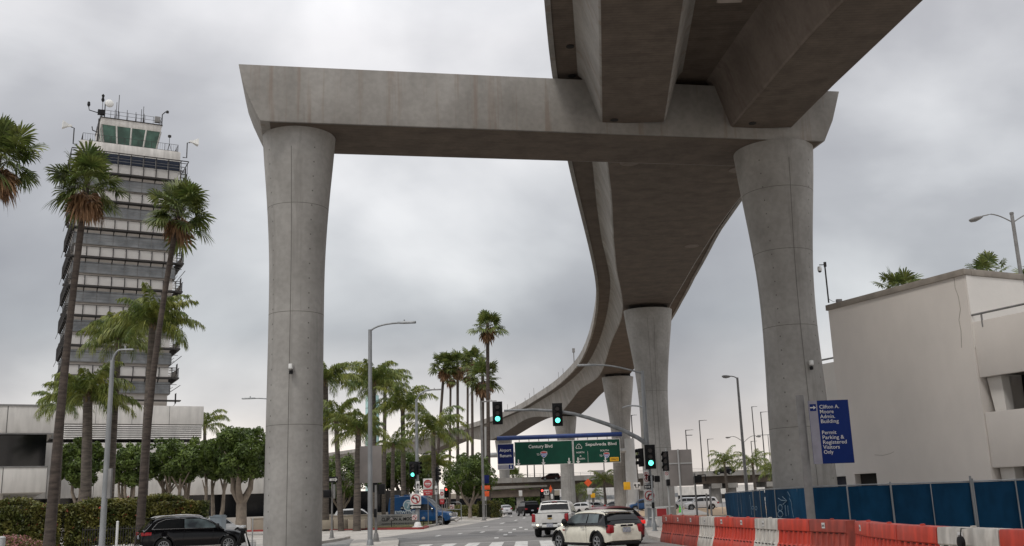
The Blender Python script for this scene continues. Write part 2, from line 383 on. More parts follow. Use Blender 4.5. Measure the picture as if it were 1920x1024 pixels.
def column(x, y, prof, rings, sy=1.0, rz=0.0, groove=(200,), joint=True, top=None):
    b = MB(); ps = []
    zs = [p[0] for p in prof]; rs = [p[1] for p in prof]
    n = 40
    for i in range(n+1):
        z = prof[0][0]+(prof[-1][0]-prof[0][0])*i/n; ps.append((smooth_interp(z, zs, rs), z))
    b.lathe(ps, (0, 0, 0), 48, sy=sy); o = b.build('column', M['conc_col'], gw, smooth=35, loc=(x, y, 0), rz=rz)
    b = MB()
    for z in rings:
        r = smooth_interp(z, zs, rs); b.lathe([(r-0.02, z-0.012), (r+0.003, z-0.012), (r+0.003, z+0.012), (r-0.02, z+0.012)], (0, 0, 0), 48, sy=sy, cap=False)
    for g in groove:
        a = R(g)
        for i in range(n):
            z0 = ps[i][1]; z1 = ps[i+1][1]
            if z1 > prof[-1][0]-0.6: continue
            p0 = Vector((ps[i][0]*math.cos(a), ps[i][0]*sy*math.sin(a), z0)); p1 = Vector((ps[i+1][0]*math.cos(a), ps[i+1][0]*sy*math.sin(a), z1))
            b.tube([p0, p1], 0.013, 4)
    b.build('form_joint', M['joint'], o)
    if y < 60:
        b = MB()
        for g0 in (groove[0]-44, groove[0]+38):
            a = R(g0)
            for k in range(26):
                z = 1.0+k*0.72
                if z > prof[-1][0]-0.8: continue
                r = smooth_interp(z, zs, rs)+.002; q = Vector((r*math.cos(a), r*math.sin(a), z)); t_ = Vector((-math.sin(a), math.cos(a), 0))*.03; u_ = Vector((0, 0, .035))
                b.add([q-t_-u_, q+t_-u_, q+t_+u_, q-t_+u_], [(0, 1, 2, 3)])
        b.build('tie_holes', M['joint'], o)
    return o
PL = [(-0.3, 1.33), (6, 1.32), (10, 1.31), (13, 1.33), (15, 1.41), (17, 1.55), (18.6, 1.69), (20.0, 1.8)]
column(-10.5, 47.35, PL, (5.6, 10.9, 16.2), groove=(270,))
PR = [(-0.3, 1.62), (5, 1.53), (9, 1.42), (11, 1.40), (13, 1.46), (15, 1.62), (17, 1.83), (18.6, 2.0), (20.0, 2.12)]
column(14.5, 51.75, PR, (5.0, 10.2, 14.2, 17.5), groove=(277,))
PS = [(-0.3, 1.52), (5, 1.45), (9, 1.40), (11.5, 1.44), (14, 1.64), (16.5, 1.95), (18.6, 2.25), (20.15, 2.42)]
def P_at(zt):
    return [(p[0] if i < 2 else p[0]-(20.15-zt), p[1]) for i, p in enumerate(PS)]
for (x, y, zt, sy, rz) in ((13.5, 98.5, 20.15, 0.8, 0), (15.7, 153, 20.05, 0.8, 0), (9.9, 206, 18.6, 0.8, R(15)), (-3.9, 279, 18.7, 0.8, R(20)), (-30.0, 341, 18.6, 0.8, R(25)), (-69, 418, 18.6, 0.8, R(30))):
    o = column(x, y, P_at(zt), (6.5, 12.0), sy=sy, rz=rz, groove=(262, 278))
    for dx in (-1.25, 1.25): b = MB(); b.cbox((dx, 0, zt+0.22), (1.3, 1.2, 0.5)); b.build('bearing', M['dark'], o)
# small hatches and access plates on the soffits
for (px, py) in ((1297, 461), (1180, 305), (1384, 318)):
    b = MB(); b.lathe([(0.55, -0.03), (0.55, 0.0)], atz(px, py, 20.585), 20); b.build('access_hatch', M['conc_brown'], gw)
for (px, py) in ((1152, 225), (1411, 231), (1069, 87), (1072, 142)):
    b = MB(); b.lathe([(0.2, -0.03), (0.2, 0.0)], atz(px, py, 20.58 if px > 1100 else ZD-0.02), 14); b.build('drain_hole', M['dark'], gw)
# construction joint on the web above the fifth pier
# posts and radio gear along the parapet
for (yy, h, r) in ((168, 2.4, 0.09), (182, 1.1, 0.05), (189, 1.2, 0.04), (206, 0.7, 0.04), (219, 1.7, 0.05), (224, 1.2, 0.05), (231, 0.8, 0.06), (243, 1.2, 0.05), (252, 1.5, 0.05), (270, 1.0, 0.05)):
    i = min(range(len(edge)), key=lambda k: abs(edge[k].y-yy)); p = edge[i]+Vector((0.15, 0, ZP-0.02)); b = MB()
    b.tube([p, p+Vector((0, 0, h))], r, 6)
    if h > 2: b.cbox(p+Vector((0, 0, h-0.25)), (0.45, 0.3, 0.7))
    b.build('antenna_mast', M['alum'], gw)
# ================================================================== GROUND
def hit(px, py, P0, ex):
    """where the view ray meets the upright plane through P0 along ex: (distance along ex, height)"""
    r = ray(px, py); n = Vector((-ex.y, ex.x, 0)); o = Vector((0, 0, EYE))
    t = (Vector(P0)-o).dot(n)/r.dot(n); p = o+r*t
    return (p-Vector(P0)).dot(ex), p.z
M['asphalt'] = mat('asphalt', (0.235, 0.225, 0.215), 0.9, col2=(0.165, 0.158, 0.15), scale=0.25, bump=0.15, fine=(14, 0.8, 1.15))
M['pave'] = mat('pavement_concrete', (0.50, 0.465, 0.42), 0.85, col2=(0.38, 0.35, 0.31), scale=0.5, bump=0.1, fine=(6, 0.85, 1.08))
def joints(M_, w_, h_, k_):
    t = M_.node_tree; b = t.nodes['Principled BSDF']; src = b.inputs['Base Color'].links[0].from_socket
    tcn = t.nodes.new('ShaderNodeTexCoord'); br = t.nodes.new('ShaderNodeTexBrick'); br.offset = 0.0; br.inputs['Scale'].default_value = 1.0
    br.inputs['Brick Width'].default_value = w_; br.inputs['Row Height'].default_value = h_; br.inputs['Mortar Size'].default_value = 0.018; br.inputs['Mortar Smooth'].default_value = 0.3
    br.inputs['Color1'].default_value = (1, 1, 1, 1); br.inputs['Color2'].default_value = (.86, .86, .86, 1); br.inputs['Mortar'].default_value = (k_, k_, k_, 1)
    t.links.new(tcn.outputs['Object'], br.inputs['Vector'])
    mm = t.nodes.new('ShaderNodeMix'); mm.data_type = 'RGBA'; mm.blend_type = 'MULTIPLY'; mm.inputs[0].default_value = 1
    t.links.new(src, mm.inputs[6]); t.links.new(br.outputs[0], mm.inputs[7]); t.links.new(mm.outputs[2], b.inputs['Base Color'])
joints(M['pave'], 1.8, 1.8, 0.45)
M['dirt'] = mat('tan_dirt', (0.42, 0.30, 0.19), 0.95, col2=(0.32, 0.225, 0.14), scale=0.6, bump=0.3, fine=(5, 0.8, 1.1))
M['line'] = mat('road_paint', (0.68, 0.67, 0.64), 0.7, col2=(0.42, 0.41, 0.39), scale=2.2, lo=0.45, hi=0.7, fine=(16, 0.75, 1.05))
M['redkerb'] = mat('red_kerb_paint', (0.30, 0.028, 0.025), 0.6, col2=(0.2, 0.03, 0.028), scale=2)
M['grassbase'] = mat('lawn_soil', (0.10, 0.11, 0.04), 0.95, col2=(0.17, 0.14, 0.07), scale=1.2, fine=(12, 0.7, 1.2))
def sheet(name, pts, z, m_, kind='structure', th=None, px=True):
    P = [atz(*p) if px else Vector((*p, 0)) for p in pts]
    b = MB(); P = [Vector((p.x, p.y, z)) for p in P]
    if th: b.poly([p-Vector((0, 0, th)) for p in P], (0, 0, th))
    else: b.poly(P)
    o = b.build(name, m_); tag(o, kind=kind)
    if not th and o.data.polygons[0].normal.z < 0: o.data.flip_normals()
    return o
g = MB(); g.add([(-2500, -400, 0), (2500, -400, 0), (2500, 4500, 0), (-2500, 4500, 0)], [(0, 1, 2, 3)]); tag(g.build('ground', M['pave']), kind='structure')
g = MB(); g.add([(-12.5, -60, 0.006), (6.0, -60, 0.006), (6.0, 43, 0.006), (7.5, 60, 0.006), (11.0, 74, 0.006), (40, 92, 0.006), (90, 130, 0.006), (90, 330, 0.006), (-40, 330, 0.006), (-5, 160, 0.006), (-5.2, 118, 0.006), (-7.6, 95, 0.006), (-12.8, 70, 0.006), (-17, 58, 0.006), (-80, 50, 0.006), (-80, 30, 0.006), (-12.5, 38, 0.006)], [tuple(range(17))]); tag(g.build('road', M['asphalt']), kind='structure')
# concrete gutter / apron along the left kerb
sheet('gutter', [(602, 1010), (602, 994), (790, 993), (850, 980), (905, 974), (935, 968.5), (948, 964), (952, 966), (935, 973), (900, 980), (850, 989), (740, 1005), (690, 1012)], 0.010, M['pave'])
sheet('sidewalk', [(855, 979), (862, 974), (905, 974), (935, 969), (947, 965), (938, 961.5), (905, 960), (845, 962), (838, 966)], 0.13, M['pave'], th=0.13)
sheet('sidewalk', [(200, 993), (440, 992), (602, 989), (705, 988), (705, 975), (602, 977), (200, 984)], 0.13, M['pave'], th=0.13)
sheet('verge', [(600, 992), (790, 990.5), (812, 985), (842, 979), (850, 974), (800, 972), (705, 974), (600, 980)], 0.15, M['grassbase'], th=0.15)
kb = MB(); K = [atz(*p) for p in ((200, 1001), (440, 998), (602, 994.5), (700, 994), (790, 993), (799, 991.5), (805, 989))]
for i in range(len(K)-1):
    d_ = (K[i+1]-K[i]).normalized(); n_ = Vector((-d_.y, d_.x, 0))*0.3
    kb.poly([K[i], K[i+1], K[i+1]+n_, K[i]+n_], (0, 0, 0.16))
tag(kb.build('kerb', M['redkerb'], bevel=0.02), kind='structure')
kb = MB(); K = [atz(*p) for p in ((807, 988.5), (830, 984), (846, 979))]
for i in range(len(K)-1):
    d_ = (K[i+1]-K[i]).normalized(); n_ = Vector((-d_.y, d_.x, 0))*0.3
    kb.poly([K[i], K[i+1], K[i+1]+n_, K[i]+n_], (0, 0, 0.16))
tag(kb.build('kerb', M['pave'], bevel=0.02), kind='structure')
sheet('dirt_strip', [(1070, 958), (1150, 954.5), (1440, 950), (1440, 964), (1290, 969), (1200, 969), (1120, 967), (1080, 966)], 0.05, M['dirt'], th=0.05)
sheet('path', [(1268, 967), (1284, 955), (1300, 954), (1335, 966)], 0.06, M['pave'], th=0.02)
sheet('traffic_island', [(1208, 990), (1212, 977), (1290, 973), (1380, 969), (1420, 980), (1560, 1010), (1560, 1060), (1300, 1025), (1245, 1017), (1216, 1010)], 0.14, M['pave'], th=0.14)
sheet('traffic_island', [(659, 1022), (664, 1016), (744, 1014), (748, 1018), (742, 1060), (640, 1060)], 0.14, M['pave'], th=0.14)
sheet('traffic_island', [(480, 1015), (602, 1011), (652, 1008), (657, 1010), (640, 1014), (480, 1040)], 0.14, M['pave'], th=0.14)
# painted crosswalk and lane marks
cw = MB()
def mark(x0, y0, x1, y1, x2, y2, x3, y3): cw.add([(x0, y0, .012), (x1, y1, .012), (x2, y2, .012), (x3, y3, .012)], [(0, 1, 2, 3)])
ya, yb_ = 47.6, 41.6
mark(-5.4, ya, 3.4, ya+0.25, 3.4, ya+0.5, -5.4, ya+0.25); mark(-5.4, yb_-0.35, 3.4, yb_-0.1, 3.4, yb_+0.1, -5.4, yb_-0.15)
tops = [(800+88*k*0.5, 0) for k in range(7)]
for k in range(9):
    xt = -4.6+1.09*k; xb = -4.65+1.09*k
    mark(xb, yb_+0.1, xb+0.56, yb_+0.1, xt+0.56, ya-0.02, xt, ya-0.02)
for k in range(3):
    mark(-12.5, 48.6+k*1.5, -6.9, 49.4+k*1.8, -6.9, 49.7+k*1.8, -12.5, 48.9+k*1.5)
tag(cw.build('crosswalk', M['line']), kind='structure')
lm = MB()
for (px, py, w, h) in ((908, 988, 13, 1.6), (941, 981.5, 10, 1.3), (966, 976, 7, 1.1), (982, 971.5, 5.5, 0.9), (989, 966, 7, 0.8), (861, 1001, 9, 1.2), (820, 1005, 11, 1.4), (903, 998, 9, 1.2), (938, 994, 7, 1.0), (946, 1003, 5, 1.5), (955, 999, 4, 1.3), (963, 993, 4, 1.2), (975, 989.5, 4, 1.1), (929, 1009, 5, 1.4), (985, 993, 4, 1), (935, 972, 6, 0.8), (958, 968, 4, 0.7), (1012, 976, 6, 1)):
    a = atz(px-w/2, py+h*.8); b2 = atz(px+w/2, py-h*.8)
    lm.add([(a.x, a.y, .012), (a.x+0.22, a.y-0.1, .012), (b2.x+0.1, b2.y, .012), (b2.x-0.12, b2.y+.1, .012)], [(0, 1, 2, 3)])
tag(lm.build('lane_markings', M['line']), kind='structure')
# tar seals, patches and covers in the road
M['tar'] = mat('tar_seal', (0.08, 0.078, 0.075), 0.7); M['patch'] = mat('asphalt_patch', (0.15, 0.145, 0.14), 0.95, col2=(0.12, 0.115, 0.11), scale=2)
rc_ = random.Random(4); tb = MB()
for k in range(16):
    x, y = rc_.uniform(-4, 5), rc_.uniform(50, 105); a = rc_.uniform(-.5, .5)+(PI/2 if k % 3 else 0); pts = [Vector((x, y, .0))]
    for q in range(10): a += rc_.uniform(-.35, .35); pts.append(pts[-1]+Vector((math.cos(a), math.sin(a), 0))*rc_.uniform(.5, 1.1))
    for q in range(10):
        d_ = (pts[q+1]-pts[q]).normalized(); n_ = Vector((-d_.y, d_.x, 0))*.035; z_ = Vector((0, 0, .0095)); tb.add([pts[q]-n_+z_, pts[q+1]-n_+z_, pts[q+1]+n_+z_, pts[q]+n_+z_], [(0, 1, 2, 3)])
tag(tb.build('road_cracks', M['tar']), kind='structure')
tb = MB()
for (x, y, w_, h_) in ((-3.2, 62, 1.6, 5.5), (1.0, 71, 1.2, 9), (4.6, 64, 1.1, 3.0), (-1.6, 90, 1.3, 7), (-9.5, 57, 3, 1.6)): tb.add([(x, y, .0085), (x+w_, y+.1, .0085), (x+w_+.2, y+h_, .0085), (x+.15, y+h_, .0085)], [(0, 1, 2, 3)])
tag(tb.build('road_patches', M['patch']), kind='structure')
tb = MB()
for (x, y) in ((-.6, 56), (2.9, 67), (-2.7, 79)): tb.lathe([(.38, .006), (.38, .016), (.0, .016)], (x, y, 0), 20, cap=False)
tag(tb.build('manhole_covers', M['tar']), kind='structure')
# ================================================================== CONTROL TOWER
A28 = R(28); EX = Vector((math.cos(A28), math.sin(A28), 0)); EY = Vector((-math.sin(A28), math.cos(A28), 0))
M['twhite'] = mat('tower_white_panel', (0.62, 0.60, 0.57), 0.6, col2=(0.50, 0.48, 0.45), scale=0.8, fine=(3, 0.85, 1.05, (1, 1, .1)))
M['beige'] = mat('tower_spandrel', (0.50, 0.46, 0.42), 0.7, scale=0.6, col2=(0.42, 0.385, 0.35))
M['tglass'] = mat('grey_window_glass', (0.15, 0.16, 0.168), 0.15, col2=(0.29, 0.30, 0.305), scale=0.6, spec=0.5, detail=3)
M['navy'] = mat('navy_window_glass', (0.012, 0.018, 0.035), 0.12, spec=0.35)
M['cabglass'] = mat('green_cab_glass', (0.012, 0.05, 0.038), 0.1, col2=(0.05, 0.13, 0.10), scale=0.55, spec=0.4, lo=.42, hi=.62)
M['louvre'] = mat('louvre_slats', (0.56, 0.54, 0.515), 0.6, col2=(0.55, 0.53, 0.50), scale=1)
tw = thing('control_tower', 'tall louvred old control tower with green glass cab and rooftop aerials', 'tower', (-54.35, 119.25, 0), A28)
TWW, TZ = 12.3, 48.6
b = MB(); b.box((0.25, 0.25, 0), (TWW-0.25, TWW-0.25, 47.0)); b.build('tower_shaft', M['beige'], tw)
b = MB(); b.box((0, 0, 47.2), (TWW, TWW, TZ)); b.build('roof_parapet', M['twhite'], tw, bevel=0.03)
def frames(side):
    """maps (s, out, z) on one face of the tower to local coordinates"""
    if side == 0: return lambda s, o, z: Vector((s, -o, z))
    if side == 1: return lambda s, o, z: Vector((-o, TWW-s, z))
    return lambda s, o, z: Vector((TWW+o, s, z))
NB = 8; BW = TWW/NB
def fbox(b, fr_, s0, s1, o0, o1, z0, z1):
    v = [fr_(s, o, z) for z in (z0, z1) for s, o in ((s0, o0), (s1, o0), (s1, o1), (s0, o1))]
    b.add(v, [(0, 3, 2, 1), (4, 5, 6, 7), (0, 1, 5, 4), (1, 2, 6, 5), (2, 3, 7, 6), (3, 0, 4, 7)])
for side in (0, 1, 2):
    fr_ = frames(side)
    for k in range(-1, 8):
        zc = 45.0-3.7*k      # centre of the louvre band (k = -1 only gives nothing above)
        zg = zc-1.85+ (0)    # centre of the glass band under it
        if k == -1:
            zg = 46.4; g0, g1 = 45.75, 47.2
        else: g0, g1 = zg-0.72, zg+0.72
        b = MB(); fbox(b, fr_, 0.05, TWW-0.05, -0.2, -0.02, g0, g1)
        wn = b.build('window_band', M['navy'] if k == -1 else M['tglass'], tw)
        b = MB()
        for j in range(NB+1): fbox(b, fr_, j*BW-0.03, j*BW+0.03, -0.05, 0.03, g0, g1)
        fbox(b, fr_, 0, TWW, -0.05, 0.05, g0-0.06, g0+0.02)
        if side != 1: fbox(b, fr_, 0, TWW, 0.30, 0.34, g0+0.42, g0+0.46); fbox(b, fr_, 0, TWW, 0.30, 0.34, g0+0.80, g0+0.84)
        b.build('mullion', M['alum'], wn)
        if k >= 0:
            b = MB(); out_ = 0.85 if side != 1 else 0.3
            for q in range(9):
                z = zc-0.52+q*0.125
                v = [fr_(0.0, out_, z), fr_(TWW, out_, z), fr_(TWW, out_-0.05, z+0.085), fr_(0.0, out_-0.05, z+0.085)]
                b.add(v, [(0, 1, 2, 3)])
            lv = b.build('louvre', M['louvre'], tw)
            b = MB()
            fbox(b, fr_, -0.9 if side == 0 else 0, TWW+0.9 if side == 0 else TWW, 0.05, out_+0.08, zc-0.80, zc-0.62)
            for j in range(NB+1):
                s = j*BW
                fbox(b, fr_, s-0.05, s+0.05, out_-0.0, out_+0.1, zc-0.75, zc+0.6)
                v = [fr_(s-.05, 0.0, zc-1.25), fr_(s-.05, out_, zc-0.8), fr_(s-.05, 0, zc-0.8)]; b.poly(v, fr_(0.1, 0, 0)-fr_(0, 0, 0))
                fbox(b, fr_, s-0.03, s+0.03, 0.0, out_, zc+0.5, zc+0.58)
            fbox(b, fr_, -0.9 if side == 0 else -0.6, TWW+0.6, out_, out_+0.07, zc+0.55, zc+0.62)
            fbox(b, fr_, -0.6, TWW+0.6, out_+0.25, out_+0.3, zc+0.5-3.7*0-2.1, zc+0.56-2.1)
            if side == 1:
                for j in range(0, NB*2): fbox(b, fr_, j*BW/2, j*BW/2+0.10, out_-0.05, out_+0.1, zc-0.9, zc+0.7)
            b.build('outrigger', M['bronze'], tw)
    b = MB(); fbox(b, fr_, -0.9, TWW+0.9, 0.9, 0.98, 47.0, 47.12)
    for j in range(NB+1): fbox(b, fr_, j*BW-.03, j*BW+.03, 0.0, 0.95, 47.02, 47.09); fbox(b, fr_, j*BW-.03, j*BW+.03, 0.9, 0.97, 45.0, 47.02)
    b.build('outrigger', M['bronze'], tw)
b = MB(); b.box((-0.9, -1.2, 15.5), (TWW+1.2, 0.0, 15.62)); b.build('lower_ledge', M['bronze'], tw)
# corner stair frames seen against the sky
for z in [47-3.7*k for k in range(9)]:
    b = MB()
    for q in range(5): b.box((TWW+0.6, -0.9+q*0.2, z-2.1), (TWW+.66, -.87+q*0.2, z-0.9))
    b.tube([(TWW+.65, -.9, z-2.1), (TWW+0.1, -0.1, z-3.0)], 0.035, 4); b.tube([(TWW+.65, 0.1, z-2.1), (TWW+.65, -.9, z-2.1)], 0.035, 4); b.tube([(TWW+.65, 0.1, z-0.9), (TWW+.65, -.9, z-0.9)], 0.035, 4)
    b.build('corner_railing', M['bronze'], tw)
# cab
cb0, cb1, ct0, ct1 = 3.0, 9.6, 2.7, 10.3
def quadring(z, g): return [(cb0-g, 3.0-g, z), (cb1+g, 3.0-g, z), (cb1+g, 9.4+g, z), (cb0-g, 9.4+g, z)]
b = MB(); b.loft([quadring(48.3, 0), quadring(49.6, 0.02)]); b.build('cab_base', M['twhite'], tw)
b = MB(); b.loft([quadring(49.6, -0.02), quadring(52.0, 0.40)]); cg = b.build('cab_window', M['cabglass'], tw)
b = MB()
for j in range(5):
    s = j/4
    for (A_, B_) in (((0, 1)), ((0, 3)), ((1, 2))):
        q0 = Vector(quadring(49.6, 0)[A_]).lerp(Vector(quadring(49.6, 0)[B_]), s); q1 = Vector(quadring(52.0, 0.43)[A_]).lerp(Vector(quadring(52.0, 0.43)[B_]), s)
        b.tube([q0, q1], 0.1, 4)
b.build('mullion', M['twhite'], cg)
b = MB(); b.loft([quadring(52.0, 0.44), quadring(52.9, 0.52)]); b.build('cab_fascia', M['twhite'], tw, bevel=0.03)
b = MB(); b.loft([quadring(52.9, 0.60), quadring(53.0, 0.60)]); b.build('cab_roof', M['bronze'], tw)
def railing(name, pts, h, par, m_, step=0.9, r=0.025, bars=True):
    b = MB()
    for i in range(len(pts)-1):
        p, q = Vector(pts[i]), Vector(pts[i+1]); L = (q-p).length
        for hh in ((h, h*0.5) if not bars else (h, 0.12)): b.tube([p+Vector((0, 0, hh)), q+Vector((0, 0, hh))], r, 4)
        n = max(1, int(L/step))
        for k in range(n+1): b.tube([p.lerp(q, k/n), p.lerp(q, k/n)+Vector((0, 0, h))], r, 4)
        if bars:
            n = int(L/0.28)
            for k in range(n): b.tube([p.lerp(q, k/n), p.lerp(q, k/n)+Vector((0, 0, h))], r*0.5, 3)
    return b.build(name, m_, par)
railing('railing', [(0.3, 0.3, TZ), (TWW-0.3, 0.3, TZ), (TWW-.3, TWW-.3, TZ)], 1.05, tw, M['bronze'], step=1.5)
railing('railing', [(0.3, TWW-.3, TZ), (0.3, 0.3, TZ)], 1.05, tw, M['bronze'], step=1.5)
railing('roof_railing', [(2.55, 9.8, 54.1), (2.55, 2.5, 54.1), (10.05, 2.5, 54.1), (10.05, 9.8, 54.1)], 1.0, tw, M['bronze'], step=1.0, bars=False)
for (s, h, r) in ((4.2, 2.4, .05), (4.35, 4.2, .05), (4.6, 6.0, .06), (5.7, 2.7, .05), (6.8, 2.5, .05), (7.5, 3.4, .05), (7.75, 4.1, .05), (7.85, 2.4, .05), (2.6, 4.4, .05)):
    b = MB(); b.tube([(s, 3.0, 54.1), (s, 3.0, 54.1+h*0.22)], r*1.2, 6); b.tube([(s, 3.0, 54.1+h*0.22), (s, 3.0, 54.1+h*.6)], r*.75, 5)
    b.build('aerial', M['bronze'], tw)
b = MB(); b.lathe([(0.0, -.12), (0.3, -.1), (0.5, 0), (0.55, 0.12)], (3.4, 2.6, 56.2), 20, axis='y'); b.build('radio_dish', M['white'], tw, smooth=40)
b = MB(); b.tube([(2.9, 2.8, 54.1), (2.9, 2.8, 56.3), (3.2, 2.8, 56.3)], 0.07, 6); b.cbox((2.5, 2.8, 54.8), (0.9, 0.6, 0.6)); b.tube([(2.6, 2.8, 54.6), (1.0, 2.8, 54.9), (0.9, 2.8, 55.5)], 0.06, 5); b.lathe([(0.1, 0), (0.2, 0.2), (0.16, 0.6), (0.05, 0.7)], (0.9, 2.8, 55.4), 8); b.build('aerial_mount', M['black'], tw)
b = MB(); b.lathe([(0.1, 0), (0.22, .25), (0.12, 0.6), (0.2, 0.9), (0.05, 1.1)], (2.6, 3.0, 56.4), 8); b.build('wind_sensor', M['black'], tw, smooth=40)
b = MB(); b.cbox((9.5, 2.5, 54.75), (0.7, 0.5, 0.8)); b.build('equipment_box', M['alum'], tw, bevel=0.03)
b = MB(); b.tube([(10.1, 2.5, 54.1), (10.1, 2.5, 55.6), (10.5, 2.3, 56.0)], 0.07, 5); b.lathe([(.02, -.2), (.18, -.15), (.2, .1), (.1, .2)], (10.7, 2.2, 55.95), 10); b.build('roof_camera', M['bronze'], tw)
for (s, d_) in ((-0.8, -1), (TWW+0.8, 1)):
    b = MB(); b.tube([(s-0.5*d_, 0, 47.9), (s, 0, 47.9), (s, 0, 50.0), (s+0.35*d_, 0, 50.1)], 0.07, 6)
    hs = b.build('horn_bracket', M['bronze'], tw)
    b = MB(); x0 = s+0.25*d_
    b.loft([[(x0+t_*d_, y_*k_, 50.25+z_*k_) for y_, z_ in ((-1, -1), (1, -1), (1, 1), (-1, 1))] for t_, k_ in ((0, .1), (0.45, .16), (1.05, .42), (1.15, .44))])
    b.build('horn_loudspeaker', M['white'], hs)
b = MB(); 
for q in range(3): b.tube([(10.9, 0.6, 49.8), (10.9+0.4*math.cos(q*2.1), 0.6+0.4*math.sin(q*2.1), TZ)], 0.03, 4)
b.tube([(10.9, .6, 49.5), (10.9, .6, 50.7)], .03, 4); b.lathe([(.02, -.2), (.22, -.1), (.22, .15), (.02, .25)], (10.9, .6, 50.8), 10); b.build('roof_spotlight', M['bronze'], tw)
b = MB(); b.tube([(2.2, 1.8, 49), (2.2, 1.8, 52.4)], .12, 6); b.tube([(2.2, 1.8, 50.5), (1.5, 1.8, 50.7), (1.4, 1.8, 51.2)], .07, 5); b.build('side_mast', M['bronze'], tw)
for c_ in kids(tw):
    if c_.name.split('.')[0] in ('roof_railing', 'aerial', 'radio_dish', 'aerial_mount', 'wind_sensor', 'equipment_box', 'roof_camera'): c_.location.z = -1.1
# ================================================================== LOW ADMIN BUILDING
M['awhite'] = mat('white_wall_panel', (0.60, 0.575, 0.54), 0.7, col2=(0.52, 0.50, 0.47), scale=0.5, fine=(2.5, 0.9, 1.04, (1, 1, .2)))
M['seam'] = mat('panel_seam', (0.12, 0.115, 0.11), 0.8)
ad = thing('admin_building', 'long low white panelled office building with dark window bands below the tower', 'building', (0, 0, 0), 0)
def wallbox(b, P0, ex, s0, s1, depth, z0, z1, off=0.0):
    ey = Vector((-ex.y, ex.x, 0)); P0 = Vector(P0)
    v = [P0+ex*s+ey*o+Vector((0, 0, z)) for z in (z0, z1) for s, o in ((s0, off), (s1, off), (s1, off+depth), (s0, off+depth))]
    b.add(v, [(0, 3, 2, 1), (4, 5, 6, 7), (0, 1, 5, 4), (1, 2, 6, 5), (2, 3, 7, 6), (3, 0, 4, 7)])
# left wing
W0 = atz(96, 960, EYE); W0 = Vector((at(96, 900, 80).x, 80, 0))
def zat(px, py, P0, ex=EX): return hit(px, py, P0, ex)
zt = zat(98, 762, W0)[1]; z1 = zat(96, 812, W0)[1]; z2 = zat(94, 876, W0)[1]; z3 = zat(90, 923, W0)[1]
b = MB(); wallbox(b, W0, EX, -34, 0, 22, z1, zt); up = b.build('upper_wall', M['awhite'], ad, bevel=0.03)
b = MB(); wallbox(b, W0, EX, -34, -0.5, 22, z2, z1-0.002, 0.6); b.build('window_band', M['glass_dark'], ad)
b = MB(); wallbox(b, W0, EX, -34, -0.35, 22, z3, z2); lo_ = b.build('lower_wall', M['awhite'], ad, bevel=0.03)
b = MB(); wallbox(b, W0, EX, -34, 0.0, 0.2, zt-0.02, zt+0.12, -0.05); wallbox(b, W0, EX, -34, 0.0, 0.3, z1-.1, z1-.02, -0.03); wallbox(b, W0, EX, -34, -0.3, 0.3, z2+.0, z2+.1, -0.04); b.build('coping', M['alum'], ad)
for s in (-3.45, -7.3, -11.2, -15, -19):
    b = MB(); wallbox(b, W0, EX, s-.03, s+.03, .02, z1, zt, -0.012); b.build('panel_seam', M['seam'], up)
    b = MB(); wallbox(b, W0, EX, s-.03, s+.03, .02, z3, z2, -0.012); b.build('panel_seam', M['seam'], lo_)
b = MB(); c0 = W0+EX*(-4.0)+EY*2.5; b.lathe([(0.75, 0), (0.72, z3+0.1)], c0, 24); b.build('round_pillar', M['awhite'], ad, smooth=30)
# main block behind the ficus trees
B0 = Vector((at(381, 800, 104).x, 104, 0))
zr = zat(381, 762, B0)[1]; zl1 = zat(381, 796, B0)[1]; zl0 = zat(381, 823, B0)[1]
b = MB(); wallbox(b, B0, EX, -15, 0, 16, zl1, zr); pb = b.build('penthouse_wall', M['awhite'], ad, bevel=0.03)
b = MB(); wallbox(b, B0, EX, -15, -0.1, 15.8, zl0, zl1, 0.25)
b.build('penthouse_core', M['seam'], ad)
b = MB()
for q in range(7):
    z = zl0+(zl1-zl0)*q/7; v = [B0+EX*s+EY*o+Vector((0, 0, zz_)) for s, o, zz_ in ((-13.2, 0.0, z), (-0.1, 0.0, z), (-0.1, .10, z+.14), (-13.2, .10, z+.14))]; b.add(v, [(0, 1, 2, 3)])
b.build('louvre', M['awhite'], ad)
for s in (-10.4, -7, -3.4): b = MB(); wallbox(b, B0, EX, s-.02, s+.02, .02, zl1, zr, -0.012); b.build('panel_seam', M['seam'], pb)
D0 = Vector((at(300, 930, 98).x, 98, 0))
za = zat(300, 828, D0)[1]; zb = zat(300, 838, D0)[1]; zc_ = zat(300, 888, D0)[1]; zd = zat(300, 930, D0)[1]; ze = zat(300, 968, D0)[1]
b = MB(); wallbox(b, D0, EX, -16, 8.5, 24, zc_, za, 1.5); b.build('upper_wall', M['awhite'], ad, bevel=0.03)
b = MB(); wallbox(b, D0, EX, -16, 20, 24, zd, zc_-.002); lw_ = b.build('lower_wall', M['awhite'], ad, bevel=0.03)
b = MB(); wallbox(b, D0, EX, -16, 26, 20, 0.8, zd-.002, 1.0); b.build('window_band', M['glass_dark'], ad)
b = MB(); wallbox(b, D0, EX, -16, 26, 0.4, 0.0, 1.25, 0.2); b.build('base_wall', M['beige'], ad)
for s in range(-14, 19, 4): b = MB(); wallbox(b, D0, EX, s-.02, s+.02, .02, zd, zc_, -0.012); b.build('panel_seam', M['seam'], lw_)
